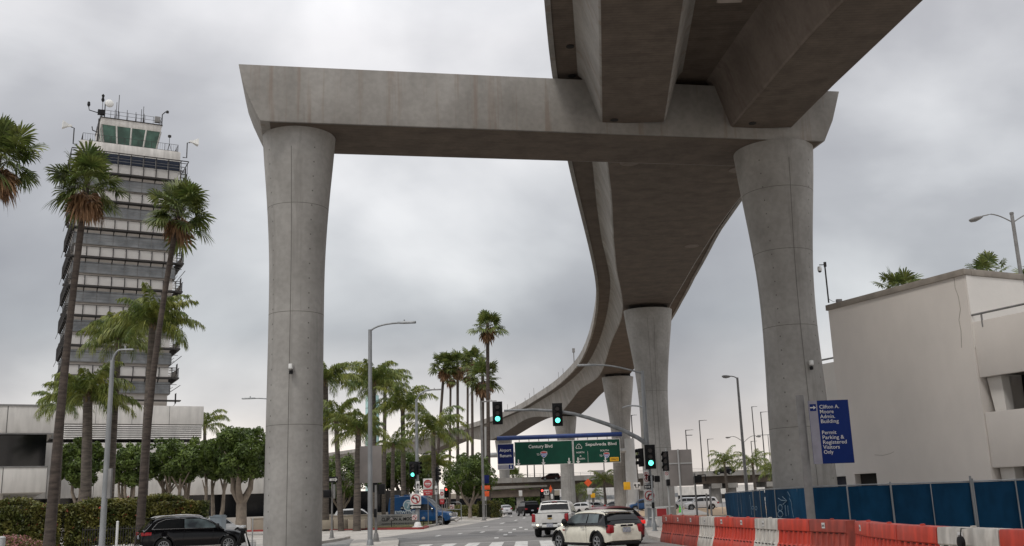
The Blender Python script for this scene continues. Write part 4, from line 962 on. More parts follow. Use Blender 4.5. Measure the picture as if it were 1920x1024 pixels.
def car(name, label, cat, loc, rz, sp, col, group=None, detail=True):
    o = thing(name, label, cat, loc, rz, group)
    L, W, wb, wr = sp['L'], sp['W'], sp['wb'], sp['wr']; ax = sp.get('ax', 0.0)
    top = sp['top']; gh = sp['gh']; z0 = sp.get('z0', 0.22); hw = W/2; ra = wr*1.17
    wx = (ax-wb/2, ax+wb/2); tx = [p[0] for p in top]; tz = [p[1] for p in top]
    P_ = paint(name+'_paint', col) if isinstance(col, tuple) else col
    xs = set([p[0] for p in top]); x = -L/2
    while x < L/2: xs.add(round(x, 3)); x += L/34
    for c_ in wx:
        for k in range(13): xs.add(round(c_+ra*math.cos(PI*k/12), 4))
    xs = sorted(v for v in xs if -L/2 <= v <= L/2); xs2 = [xs[0]]
    for v in xs[1:]:
        if v-xs2[-1] > 0.012: xs2.append(v)
    xs = xs2
    rr = sp.get('round', 0.22)
    def wid(x):
        d = min(x+L/2, L/2-x); return hw*(1-rr*max(0, 1-d/0.55)**2.2)
    rings = []; arches = []
    for x in xs:
        w_ = wid(x); zt = interp(x, tx, tz); d = min(x+L/2, L/2-x); zb = z0+0.14*max(0, 1-d/0.5)
        za = zb
        for c_ in wx:
            if abs(x-c_) < ra: za = max(za, wr+math.sqrt(max(0, ra*ra-(x-c_)**2)))
        za = min(za, zt-.16)
        bel = sp.get('bel', 0.72); zm = max(min(bel, zt-.13), za+.02); z2 = max(min(0.5, zt-.2), za+.012)
        cr_ = 0.035
        h = [(0, zt+cr_*0), (w_*.55, zt-.005), (w_*(sp.get('sh', .95)-.10), zt-.03), (w_*sp.get('sh', .95), zt-.085), (w_*1.0, zm), (w_*0.995, z2), (w_*.975, za+.005), (w_*.93, za), (w_*.6, za if za > zb+.01 else zb)]
        rings.append([Vector((x, -a, z)) for a, z in reversed(h)] + [Vector((x, a, z)) for a, z in h[1:]])
    b = MB(); b.loft(rings); body = b.build('body', P_, o, smooth=42)
    # underbody so that nothing shines through the arches
    b = MB(); b.box((-L/2+.25, -hw*.72, z0-.03), (L/2-.25, hw*.72, 0.62)); b.build('underbody', M['trim'], o)
    b = MB()
    for c_ in wx:
        for s in (-1, 1):
            pts = [Vector((c_+ra*1.02*math.cos(PI*k/14), s*hw*.985, wr+ra*1.02*math.sin(PI*k/14))) for k in range(15)]
            b.tube([p for p in pts if p.z > z0+.05], sp.get('archr', 0.025), 6)
    b.build('wheel_arch_trim', M['trim'] if sp.get('archtrim', True) else P_, o, smooth=40)
    b = MB(); b.box((wx[0]+ra, -hw*1.0, z0-.03), (wx[1]-ra, hw*1.0, z0+.07)); b.build('side_sill', M['trim'], o, bevel=.02)
    # greenhouse
    if gh:
        gx = [p[0] for p in gh]; gz = [p[1] for p in gh]; zr = max(gz); zbelt = sp.get('belt', interp(0, tx, tz))
        yb = hw*sp.get('yb', .93); yr = hw*sp.get('yr', .74)
        yside = lambda z: yb+(yr-yb)*(z-zbelt)/(zr-zbelt)
        xs_ = set(gx); x = gx[0]
        while x < gx[-1]: xs_.add(x); x += 0.12
        rings = []
        for x in sorted(xs_):
            z = smooth_interp(x, gx, gz) if sp.get('smooth', True) else interp(x, gx, gz)
            zb_ = min(interp(x, tx, tz)-.06, z-.01); zz_ = max(z, zb_+.02); e = min(.07, (zz_-zb_)*.45)
            y0_ = yside(zz_-e); y1_ = yside(zb_)
            h = [(0, zz_+.02), (y0_*.6, zz_+.012), (y0_*.88, zz_-.012), (y0_, zz_-e), (y1_, zb_)]
            rings.append([Vector((x, -a, q)) for a, q in reversed(h)]+[Vector((x, a, q)) for a, q in h[1:]])
        b = MB(); b.loft(rings); b.build('roof', sp.get('roofmat', P_), o, smooth=38)
        for s in (-1, 1):
            for wi, wp in enumerate(sp['win']):
                b = MB(); b.poly([Vector((x, s*(yside(z)+.006), z)) for x, z in wp], (0, s*.006, 0)); b.build('side_window', sp.get('wm', [M['cglass']]*9)[wi], o)
            if sp.get('wtrim'):
                b = MB(); b.tube([Vector((x, s*(yside(z)+.012), z)) for x, z in sp['wtrim']], .016, 5); b.build('window_trim', M['chrome'], o, smooth=50)
        for nm, ab_, mt in (('windscreen', sp['ws'], M['cglass2'] if sp.get('clear') else M['cglass']), ('rear_window', sp.get('rw'), M['cglass'])):
            if not ab_: continue
            A_, B_ = ab_
            b = MB(); rows = []; sgn = 1 if nm == 'windscreen' else -1
            for k in range(6):
                t = k/5; x = A_[0]+(B_[0]-A_[0])*t; z = smooth_interp(x, gx, gz) if sp.get('smooth', True) else interp(x, gx, gz)
                if A_[0] == B_[0]: z = A_[1]+(B_[1]-A_[1])*t
                y = yside(z)*.90
                rows.append([Vector((x+sgn*(.016), y*u, z+.03-(.03*u*u))) for u in (-1, -.6, 0, .6, 1)])
            b.loft(rows, cap=False, closed=False); b.build(nm, mt, o, smooth=60)
    # wheels
    for c_ in wx:
        for s in (-1, 1):
            b = MB(); tw_ = sp.get('tw', .22); y0_ = s*(hw-.02); y1_ = s*(hw-.02-tw_)
            prof = [(wr*.62, y0_), (wr*.9, y0_+s*.008), (wr*.985, y0_-s*.03), (wr, y0_-s*.07), (wr, y1_+s*.05), (wr*.95, y1_), (wr*.5, y1_)]
            b.lathe(prof, (c_, 0, wr), 28, axis='y', cap=False)
            ty = b.build('wheel', M['tyre'], o, smooth=35)
            b = MB(); b.lathe([(wr*.63, y0_-s*.005), (wr*.66, y0_+s*.004), (wr*.6, y0_-s*.015), (wr*.58, y0_-s*.06), (.02, y0_-s*.07)], (c_, 0, wr), 28, axis='y', cap=False)
            b.build('wheel_well_disc', M['trim'], ty, smooth=30)
            b = MB(); ns = sp.get('spokes', 5)
            for k in range(ns):
                a = 2*PI*k/ns+.3
                for da in ((-.13, .13) if ns < 8 else (0,)):
                    p0 = Vector((c_+wr*.12*math.cos(a), y0_-s*.02, wr+wr*.12*math.sin(a))); p1 = Vector((c_+wr*.6*math.cos(a+da), y0_-s*.012, wr+wr*.6*math.sin(a+da)))
                    b.tube([p0, p1], [wr*.055, wr*.06], 5)
            b.lathe([(wr*.57, y0_-s*.02), (wr*.57, y0_+s*.006), (wr*.64, y0_+s*.006), (wr*.64, y0_-s*.02)], (c_, 0, wr), 28, axis='y', cap=False)
            b.lathe([(wr*.16, y0_-s*.03), (wr*.15, y0_+s*.0), (.01, y0_+s*.003)], (c_, 0, wr), 12, axis='y', cap=False)
            b.build('rim', M['rim'], ty, smooth=30)
    if detail:
        for s in (-1, 1):
            mxx = sp.get('mirx', gx[-1]-.35 if gh else 0); mz = sp.get('mirz', zbelt+.05)
            b = MB(); b.lathe([(.02, -.09), (.085, -.05), (.10, .03), (.085, .075), (0.01, .08)], (mxx, s*(hw+.10), mz+.04), 12, sx=1.0, sy=1.25, axis='x'); 
            b.tube([(mxx, s*(hw*.9), mz-.03), (mxx, s*(hw+.06), mz)], .025, 5); b.build('wing_mirror', sp.get('mirm', M['trim']), o, smooth=50)
        for s in (-1, 1):
            for hx, hz in sp.get('handles', []): rbox('door_handle', (hx, s*(hw+.012), hz), (.2, .03, .03), sp.get('hm', P_), o, .01)
            b = MB()
            for sx in sp.get('seams', []):
                za, zb_ = sx[1], sx[2]; b.tube([(sx[0], s*(hw*1.0), za), (sx[0]-.01, s*(hw*1.0), (za+zb_)/2), (sx[0]-.02, s*(hw*.975), zb_)], .007, 4)
            if b.v: b.build('door_seam', M['trim'], o)
    return o
def lights(o, sp, tail=None, head=None, plate=None, tm=None):
    L, W = sp['L'], sp['W']
    for s in (-1, 1):
        if tail:
            x, y, z, dx, dy, dz = tail; b = MB()
            b.loft([[Vector((x+dx*.0, s*(y-dy/2), z-dz*.46)), Vector((x, s*(y+dy*.3), z-dz*.5)), Vector((x+dx*.25, s*(y+dy*.5), z-dz*.5)), Vector((x+dx, s*(y+dy*.56), z-dz*.42)), Vector((x+dx, s*(y-dy*.5), z-dz*.42))],
                    [Vector((x+dx*.0, s*(y-dy/2), z+dz*.4)), Vector((x, s*(y+dy*.28), z+dz*.46)), Vector((x+dx*.25, s*(y+dy*.46), z+dz*.5)), Vector((x+dx, s*(y+dy*.50), z+dz*.45)), Vector((x+dx, s*(y-dy*.5), z+dz*.45))]])
            b.build('tail_light', tm or M['tail'], o, bevel=.012)
        if head:
            x, y, z, dx, dy, dz = head; b = MB(); b.cbox((x, s*y, z), (dx, dy, dz)); b.build('headlight', M['headl'], o, bevel=.03)
    if plate: rbox('licence_plate', plate, (.02, .33, .17), M['plate'], o, .005)
def wloc(px, py, D, lx, ly, rz):
    p = at(px, py, D); return (p.x-(math.cos(rz)*lx-math.sin(rz)*ly), D-(math.sin(rz)*lx+math.cos(rz)*ly), 0)
# -- small cream hatchback
mini = dict(L=3.82, W=1.70, wb=2.5, wr=.315, z0=.22, bel=.66, belt=.92, round=.27, yb=.935, yr=.72, archr=.055, roofmat=M['cglass'], sh=.90,
    top=[(-1.925, .50), (-1.915, .62), (-1.89, .74), (-1.86, .84), (-1.82, .92), (-1.2, .955), (0, .94), (.72, .93), (1.2, .90), (1.55, .83), (1.78, .72), (1.88, .60), (1.925, .5)],
    gh=[(-1.84, .86), (-1.76, 1.0), (-1.60, 1.22), (-1.46, 1.33), (-1.0, 1.375), (-.2, 1.385), (.22, 1.36), (.46, 1.28), (.98, .92)],
    win=[[(-1.30, .97), (-.62, .96), (-.62, 1.27), (-1.25, 1.26)], [(-.55, .96), (.82, .95), (.42, 1.22), (.30, 1.27), (-.55, 1.27)]],
    wm=[M['cglass2'], M['cglass2']], ws=((.55, 1.2), (.90, .97)), rw=((-1.56, 1.25), (-1.74, 1.0)), spokes=5, handles=[(-.42, .80)], seams=[(-.62, .92, .28), (.72, .92, .30)], mirx=.62, hm=M['chrome'])
rzm = R(120); lm_ = wloc(1121, 1031, 36.2, -1.25, .80, rzm)
mn = car('hatchback', 'cream two door hatchback nearest the camera, turning left at the crosswalk', 'car', lm_, rzm, mini, (0.70, 0.665, 0.56))
lights(mn, mini, tail=(-1.90, .63, .76, .17, .22, .30), plate=(-1.93, 0, .72))
b = MB(); NX = [-1.60, -1.50, -1.40, -1.2, -1.0, -.6, -.2, .1, .25, .36]; rr_ = []
for x_ in NX: z_ = smooth_interp(x_, [p[0] for p in mini['gh']], [p[1] for p in mini['gh']]); w_ = .60; rr_.append([Vector((x_, w_*u_, z_+.034-.055*abs(u_)**3)) for u_ in (-1.06, -.9, -.6, 0, .6, .9, 1.06)]+[Vector((x_, w_*u_, z_-.075)) for u_ in (1.10, -1.10)])
b.loft(rr_); b.build('roof_panel', mn.children[0].data.materials[0], mn, smooth=45)
b = MB(); b.cbox((-1.945, 0, .86), (.03, .52, .07)); b.build('tailgate_handle', M['trim'], mn, bevel=.015)
b = MB(); b.cbox((-1.955, 0, .875), (.02, .10, .045)); b.build('badge', M['chrome'], mn, bevel=.01)
b = MB(); b.box((-1.91, -.62, .22), (-1.80, .62, .31)); b.build('rear_bumper_insert', M['trim'], mn, bevel=.03)
b = MB(); b.cbox((-1.55, 0, 1.335), (.20, 1.08, .035)); b.build('roof_spoiler', mn.children[0].data.materials[0], mn, bevel=.012)
b = MB(); b.cbox((.85, .852, .72), (.12, .02, .05)); b.build('side_indicator', M['tail'], mn, bevel=.008)
# -- dark red car beside it
sed = dict(L=4.5, W=1.8, wb=2.65, wr=.33, z0=.23, bel=.72, belt=.97, round=.22, yb=.92, yr=.72, archtrim=False,
    top=[(-2.25, .55), (-2.23, .75), (-2.18, .95), (-2.05, 1.03), (-1.2, 1.0), (0, .97), (.95, .95), (1.6, .86), (2.05, .72), (2.2, .6), (2.25, .5)],
    gh=[(-2.08, 1.02), (-1.75, 1.25), (-1.25, 1.42), (-.5, 1.48), (.1, 1.46), (.45, 1.36), (1.15, .95)],
    win=[[(-1.55, 1.03), (-.42, 1.01), (-.42, 1.38), (-1.05, 1.37), (-1.38, 1.24)], [(-.36, 1.01), (.86, .99), (.38, 1.30), (.1, 1.38), (-.36, 1.38)]],
    ws=((.5, 1.3), (1.08, .99)), rw=((-1.35, 1.38), (-2.0, 1.06)), spokes=5, handles=[(-.55, .86), (-1.4, .88)], seams=[(-.39, .97, .28), (.8, .95, .3)])
rzr = R(106)
rc = car('red_car', 'dark red car with one lit tail light on the far side of the cream hatchback', 'car', wloc(1216, 1019, 40.8, -2.2, -.88, rzr), rzr, sed, (0.12, 0.012, 0.016))
lights(rc, sed, tail=(-2.25, .72, .86, .26, .2, .15), plate=(-2.26, 0, .78), tm=M['tail_on'])
# -- white pickup
pk = dict(L=5.4, W=1.89, wb=3.26, wr=.385, ax=.12, z0=.42, bel=.80, belt=1.12, round=.06, yb=.95, yr=.76, archr=.03,
    top=[(-2.7, 1.16), (-2.66, 1.19), (-1.0, 1.19), (-.9, 1.16), (1.0, 1.12), (1.3, 1.10), (2.3, 1.02), (2.6, .9), (2.7, .7)],
    gh=[(-.98, 1.15), (-.86, 1.55), (-.72, 1.75), (-.2, 1.79), (.5, 1.77), (.8, 1.68), (1.5, 1.12)],
    win=[[(-.80, 1.22), (-.05, 1.20), (-.05, 1.62), (-.62, 1.62)], [(.0, 1.2), (1.2, 1.16), (.78, 1.55), (.5, 1.62), (.0, 1.62)]],
    ws=((.85, 1.6), (1.42, 1.16)), rw=((-.73, 1.70), (-.93, 1.24)), spokes=6, handles=[(.1, 1.02), (-.75, 1.02)], seams=[(-.03, 1.1, .5), (1.1, 1.05, .5), (-.93, 1.15, .5)], tw=.26)
rzp = R(80); lp = wloc(1009, 1006, 53.0, -1.51, .82, rzp)
tk = car('pickup_truck', 'white pickup truck driving away down the road ahead of the cream hatchback', 'pickup truck', lp, rzp, pk, (0.62, 0.61, 0.59))
lights(tk, pk, tail=(-2.72, .84, .97, .16, .19, .42), plate=(-2.80, 0, .60))
b = MB(); b.box((-2.6, -.78, 1.0), (-1.1, .78, 1.197)); b.build('load_bed', M['trim'], tk)
b = MB(); b.cbox((-2.715, 0, .93), (.03, 1.46, .50)); tgm = b.build('tailgate', tk.children[0].data.materials[0], tk, bevel=.03)
b = MB(); b.cbox((-2.735, 0, 1.045), (.02, .24, .12)); b.build('tailgate_handle', M['trim'], tk, bevel=.01)
b = MB(); b.cbox((-2.735, 0, .93), (.02, .24, .05)); b.cbox((-2.736, 0, .93), (.02, .10, .085)); b.build('badge', mat('gold_badge', (0.45, 0.30, 0.08), .35, .6), tk, bevel=.008)
b = MB(); b.box((-2.82, -.93, .56), (-2.70, -.38, .70)); b.box((-2.82, .38, .56), (-2.70, .93, .70)); b.box((-2.80, -.42, .50), (-2.70, .42, .63)); b.build('rear_bumper', M['white'], tk, bevel=.03)
for s in (-1, 1):
    b = MB(); b.lathe([(.05, -.015), (.05, 0), (.01, .002)], (0, 0, 0), 12, axis='x'); l_ = b.build('reversing_lamp', M['lamp_on'], tk); l_.location = (-2.83, s*.62, .62); l_.rotation_euler[2] = PI
b = MB(); b.cbox((-2.70, 0, .69), (.08, 1.8, .05)); b.build('bumper_step_pad', M['trim'], tk, bevel=.01)
b = MB(); b.tube([(-2.3, -.5, .42), (-1.5, 0, .40), (.5, 0, .42)], .07, 6); b.cbox((-1.51, 0, .385), (.2, 1.5, .14)); b.build('rear_axle', M['trim'], tk)
b = MB(); b.cbox((-.84, 0, 1.745), (.03, .3, .035)); b.build('third_brake_light', M['tail'], tk)
# -- black estate suv at the left
au = dict(L=4.68, W=1.89, wb=2.82, wr=.365, ax=.03, z0=.28, bel=.78, belt=1.08, round=.2, yb=.93, yr=.74, archtrim=False,
    top=[(-2.34, .62), (-2.32, .80), (-2.28, .95), (-2.2, 1.08), (-1.3, 1.10), (0, 1.08), (1.0, 1.05), (1.7, .98), (2.1, .86), (2.28, .7), (2.34, .55)],
    gh=[(-2.24, 1.06), (-2.05, 1.25), (-1.82, 1.50), (-1.5, 1.60), (-.8, 1.655), (-.1, 1.65), (.35, 1.58), (.6, 1.47), (1.25, 1.05)],
    win=[[(-1.85, 1.14), (-.55, 1.13), (-.55, 1.52), (-1.3, 1.50), (-1.62, 1.38)], [(-.5, 1.13), (1.0, 1.10), (.5, 1.44), (.15, 1.52), (-.5, 1.53)]],
    wm=[M['cglass'], M['cglass2']], wtrim=[(-1.9, 1.12), (-1.65, 1.40), (-1.3, 1.53), (-.5, 1.56), (.2, 1.55), (.55, 1.46), (1.08, 1.09), (-.5, 1.11), (-1.9, 1.12)],
    ws=((.65, 1.40), (1.18, 1.10)), rw=((-1.86, 1.46), (-2.2, 1.12)), spokes=10, handles=[(-.35, .98), (-1.3, 1.0)], seams=[(-.52, 1.07, .33), (.75, 1.05, .35)])
rza = R(28)
ac = car('black_suv', 'glossy black estate suv waiting before the long hedge', 'suv', wloc(306, 1036, 45.6, -1.38, -.9, rza), rza, au, paint('suv_black_paint', (0.003, 0.003, 0.004), .15, 0, .15, .25))
lights(ac, au, tail=(-2.33, .78, .93, .42, .26, .15), plate=(-2.345, 0, .80))
for s in (-1, 1):
    b = MB(); b.tube([(-1.75, s*.66, 1.60), (-1.5, s*.68, 1.68), (-.4, s*.69, 1.715), (.15, s*.68, 1.66), (.3, s*.66, 1.60)], .02, 6); b.build('roof_rail', M['chrome'], ac, smooth=50)
b = MB(); b.box((-2.37, -.8, .40), (-2.25, .8, .47)); b.build('bumper_trim', M['chrome'], ac, bevel=.02)
b = MB(); b.box((-2.35, -.5, .93), (-2.31, .5, .96)); b.build('tailgate_strip', M['chrome'], ac)
b = MB(); b.cbox((-1.9, 0, 1.60), (.32, 1.2, .035)); b.build('roof_spoiler', ac.children[0].data.materials[0], ac, bevel=.01)
b = MB(); b.box((-1.3, -.96, .30), (1.1, -.94, .34)); b.box((-1.3, .94, .30), (1.1, .96, .34)); b.build('sill_strip', M['chrome'], ac)
# -- blue high roof van
M['vblue'] = paint('van_blue_paint', (0.006, 0.055, 0.16))
vn = dict(L=6.1, W=2.03, wb=3.71, wr=.39, ax=.1, z0=.38, bel=.9, belt=1.30, round=.12, yb=.97, yr=.86, archtrim=False, smooth=False,
    top=[(-3.05, 1.28), (-3.03, 1.32), (0, 1.32), (1.3, 1.30), (1.65, 1.26), (2.6, 1.18), (2.9, 1.05), (3.0, .85), (3.05, .65)],
    gh=[(-3.03, 1.32), (-3.0, 2.0), (-2.9, 2.58), (-2.7, 2.66), (-.6, 2.70), (.1, 2.68), (.45, 2.56), (1.75, 1.27)],
    win=[[(.1, 1.38), (1.45, 1.36), (1.1, 1.72), (.85, 1.9), (.1, 1.92)]],
    ws=((.55, 2.45), (1.66, 1.36)), spokes=8, handles=[(.25, 1.12)], seams=[(.0, 2.2, .45), (1.35, 1.25, .5)], mirx=1.25, mirz=1.4, mirm=M['chrome'], tw=.26)
rzv = R(-14)
van = car('blue_van', 'blue high roof news van parked behind the monument sign', 'van', wloc(825, 984, 92.5, 1.95, -.95, rzv), rzv, vn, M['vblue'])
lights(van, vn, head=(2.93, .78, .93, .22, .36, .26))
b = MB(); b.box((2.93, -.98, .48), (3.12, .98, .72)); b.build('front_bumper', M['chrome'], van, bevel=.05)
b = MB()
for k in range(4): b.cbox((3.03, 0, .80+k*.085), (.06, 1.1, .035))
b.cbox((3.05, -.3, .93), (.06, .06, .4)); b.cbox((3.05, .3, .93), (.06, .06, .4)); b.build('grille', M['chrome'], van, bevel=.01)
b = MB(); b.box((2.9, -.55, .76), (3.03, .55, 1.12)); b.build('grille_backing', M['trim'], van)
for (x, y) in ((-2.4, -.4), (-1.6, .2), (-.8, -.3)): b = MB(); b.cbox((x, y, 2.74), (.5, .5, .12)); b.build('roof_equipment', M['vblue'], van, bevel=.03)
M['wgraphic'] = mat('white_vinyl', (0.62, 0.68, 0.70), .5); M['ggraphic'] = mat('grey_vinyl', (0.22, 0.36, 0.42), .5)
b = MB(); yv = -(1.015*.93); b.disc((-1.05, yv-.06, 1.85), .50, 28, 'y', -.01); g1 = b.build('round_logo', M['wgraphic'], van)
b = MB(); b.disc((-1.05, yv-.075, 1.85), .40, 28, 'y', -.008); b.build('logo_disc', M['ggraphic'], g1)
text('lettering', '7', .75, M['wgraphic'], van, (-1.22, yv-.10, 1.60), bold=.02, th=.006)
b = MB(); b.disc((-1.62, yv-.07, 1.62), .17, 20, 'y', -.01); g2 = b.build('round_logo', M['trim'], van)
text('lettering', 'abc', .19, M['wgraphic'], van, (-1.77, yv-.09, 1.57), bold=.01)
text('lettering', 'EYEWITNESS', .36, M['wgraphic'], van, (-2.35, yv-.10, 1.13), width=2.3, bold=.02, th=.01)
# -- generic silhouettes for the rest
suv = dict(L=4.75, W=1.88, wb=2.75, wr=.37, z0=.27, bel=.78, belt=1.10, round=.16, yb=.93, yr=.76, archr=.03,
    top=[(-2.37, .6), (-2.35, .9), (-2.28, 1.08), (-1.3, 1.12), (0, 1.1), (1.05, 1.08), (1.8, 1.02), (2.2, .88), (2.35, .7), (2.37, .5)],
    gh=[(-2.28, 1.10), (-2.12, 1.42), (-1.95, 1.62), (-1.6, 1.68), (-.3, 1.72), (.25, 1.68), (.55, 1.56), (1.25, 1.08)],
    win=[[(-1.98, 1.18), (-1.45, 1.17), (-1.45, 1.56), (-1.82, 1.53)], [(-1.38, 1.17), (-.42, 1.16), (-.42, 1.58), (-1.38, 1.56)], [(-.36, 1.16), (1.0, 1.14), (.5, 1.5), (.2, 1.58), (-.36, 1.58)]],
    ws=((.62, 1.5), (1.18, 1.12)), rw=((-2.02, 1.56), (-2.22, 1.2)), spokes=5)
big = dict(L=5.2, W=2.03, wb=3.0, wr=.42, z0=.35, bel=.85, belt=1.22, round=.10, yb=.95, yr=.80, archr=.03,
    top=[(-2.6, .7), (-2.58, 1.1), (-2.54, 1.22), (0, 1.22), (1.2, 1.2), (2.3, 1.1), (2.55, .9), (2.6, .6)],
    gh=[(-2.55, 1.2), (-2.45, 1.7), (-2.3, 1.86), (-1.5, 1.92), (.2, 1.92), (.6, 1.8), (1.35, 1.2)],
    win=[[(-2.3, 1.3), (-1.4, 1.28), (-1.4, 1.75), (-2.15, 1.74)], [(-1.33, 1.28), (-.35, 1.27), (-.35, 1.76), (-1.33, 1.75)], [(-.3, 1.27), (1.05, 1.25), (.6, 1.68), (.3, 1.76), (-.3, 1.76)]],
    ws=((.68, 1.7), (1.28, 1.26)), rw=((-2.3, 1.82), (-2.51, 1.32)), spokes=6)
def simple(name, label, cat, px, py, D, rz, sp, col, grp=None, z=0.0):
    p = at(px, py, D); c_ = car(name, label, cat, (p.x, D, z), rz, sp, col, grp, detail=False)
    zz_ = interp(-sp['L']/2+.02, [q[0] for q in sp['top']], [q[1] for q in sp['top']])
    lights(c_, sp, tail=(-sp['L']/2, sp['W']*.40, .92, .25, .3, .22), head=(sp['L']/2-.16, sp['W']*.37, .74, .22, .36, .16), plate=(-sp['L']/2-.012, 0, .72))
    return c_
simple('black_suv', 'large black suv seen from behind, furthest along the left lane', 'suv', 989, 955, 137, R(104), big, paint('suv_matt_black', (0.003, 0.003, 0.004), .5, 0, 0, .1))
simple('white_sedan', 'small white sedan rounding the bend beside the box hedge', 'car', 947, 955, 160, R(98), sed, (0.6, 0.6, 0.61))
simple('white_car', 'white car parked just right of the pickup, front wheel showing', 'car', 1085, 955, 150, R(170), sed, (0.6, 0.6, 0.6), 'cars parked beyond the tan strip')
simple('grey_sedan', 'grey sedan parked between the two big piers', 'car', 1109, 950, 163, R(172), sed, (0.13, 0.135, 0.14), 'cars parked beyond the tan strip')
simple('grey_sedan', 'darker grey sedan nosing behind the great tapering pier', 'car', 1150, 950, 168, R(165), sed, (0.06, 0.063, 0.07), 'cars parked beyond the tan strip')
simple('silver_car', 'silver car whose roof shows behind the parked white car', 'car', 1092, 948, 186, R(160), sed, (0.34, 0.36, 0.38), 'cars parked beyond the tan strip')
simple('blue_car', 'blue suv parked behind the no right turn sign', 'suv', 1206, 950, 150, R(185), suv, (0.01, 0.06, 0.17), 'cars parked beyond the tan strip')
simple('white_suv', 'white suv parked in front, its tail at the blue screened fence', 'suv', 1314, 950, 140, R(178), suv, (0.62, 0.61, 0.6), 'white suvs by the green cone')
simple('white_suv', 'white suv mostly hidden behind the other white suv and cone', 'suv', 1283, 950, 158, R(174), suv, (0.55, 0.56, 0.57), 'white suvs by the green cone')
simple('white_pickup', 'white vehicle roof showing above the blue screened fence', 'car', 1393, 925, 190, R(178), suv, (0.6, 0.62, 0.64))
simple('white_wagon', 'white wagon parked behind the palm planters', 'car', 672, 960, 100, R(4), suv, (0.52, 0.52, 0.52))
simple('maroon_car', 'dark maroon car tail peeking left of the white wagon', 'car', 640, 960, 108, R(4), sed, (0.10, 0.02, 0.02))
simple('white_car', 'white car hidden behind the grey cabinet and hedge end', 'car', 402, 985, 72, R(60), sed, (0.5, 0.5, 0.5))
simple('dark_car', 'dark car on the overpass seen under the green sign', 'car', 1032, 890, 252, R(180), suv, paint('car_brown_black', (0.02, 0.008, 0.006), .5, 0, 0, .1), 'cars on the overpass', 6.9)
simple('dark_suv', 'black suv on the overpass above the left palm of the row', 'suv', 1357, 880, 252, R(180), big, paint('suv_deep_black', (0.003, 0.003, 0.004), .5, 0, 0, .1), 'cars on the overpass', 6.9)
# ================================================================== STREET FURNITURE
M['green_on'] = mat('lit_green_lens', (0.1, 0.9, 0.65), .3, emit=(0.12, 1.0, 0.72), es=2.6)
M['red_on'] = mat('lit_red_lens', (0.9, .1, .08), .3, emit=(1.0, .08, .06), es=2.5)
M['lens_off'] = mat('unlit_lens', (0.03, 0.02, 0.018), .3)
M['signred'] = mat('sign_red', (0.42, 0.03, 0.035), .5); M['signwhite'] = mat('sign_white', (0.62, 0.61, 0.59), .5, col2=(0.55, 0.54, 0.52), scale=5)
M['signblue'] = mat('sign_navy', (0.004, 0.012, 0.09), .6, col2=(0.004, 0.010, 0.075), scale=1, spec=.2); M['signgreen'] = mat('sign_green', (0.004, 0.055, 0.034), .6, col2=(0.004, 0.045, 0.029), scale=1, spec=.2)
M['signblue2'] = mat('wayfinding_blue', (0.002, 0.020, 0.14), .6, col2=(0.002, 0.017, 0.12), scale=1, spec=.2)
M['tubeblue'] = mat('gantry_blue_paint', (0.005, 0.022, 0.13), .4, col2=(0.01, 0.042, 0.17), scale=1); M['lilac'] = mat('sign_grey_stripe', (0.27, 0.26, 0.31), .5)
M['orange'] = mat('sign_orange', (0.75, 0.10, 0.02), .5); M['yellow'] = mat('sign_yellow', (0.72, 0.38, 0.01), .5); M['signback'] = mat('bare_sign_back', (0.25, 0.225, 0.21), .55, .2, col2=(0.20, 0.18, 0.17), scale=1.2)
M['ltgrey'] = mat('pale_grey_steel', (0.44, 0.44, 0.43), .5, .1, col2=(0.38, 0.38, 0.37), scale=1)
def pole(par, x, y, z0, z1, r0, r1, m_=None, name='pole', n=12):
    b = MB(); b.tube([(x, y, z0), (x, y, z0+.02), (x, y, z1)], [r0, r0, r1], n); return b.build(name, m_ or M['galv'], par, smooth=50)
def basep(par, x, y, z0, r, m_=None):
    b = MB(); b.lathe([(r*2.2, z0), (r*2.2, z0+.03), (r*1.5, z0+.06), (r*1.15, z0+.35), (r*.9, z0+.4)], (x, y, 0), 14); return b.build('base', m_ or M['galv'], par, smooth=40)
def head_led(par, p, dv, m_=None, old=False, s=1.0):
    """luminaire at p pointing along dv"""
    b = MB(); n = Vector((-dv.y, dv.x, 0))
    if old:
        for_ = [(0, .05, .04), (.12, .13, .08), (.40, .19, .12), (.62, .16, .1), (.74, .04, .04)]
        b.loft([[p+dv*a*s+n*w_*s*math.cos(2*PI*k/12)+Vector((0, 0, h*s*math.sin(2*PI*k/12)*(1.5 if math.sin(2*PI*k/12) < 0 else .7))) for k in range(12)] for a, w_, h in for_])
        o = b.build('luminaire', m_ or M['alum'], par, smooth=50); return o
    b.loft([[p+dv*a*s+n*w_*s+Vector((0, 0, h*s)) for w_, h in ((-q, -.03), (q, -.03), (q*.8, .05), (-q*.8, .05))] for a, q in ((-.05, .05), (.08, .10), (.25, .15), (.78, .14), (.82, .10))])
    b.cbox(p+dv*.28*s+Vector((0, 0, .1)), (.06, .06, .1)); return b.build('luminaire', m_ or M['alum'], par, bevel=.01)
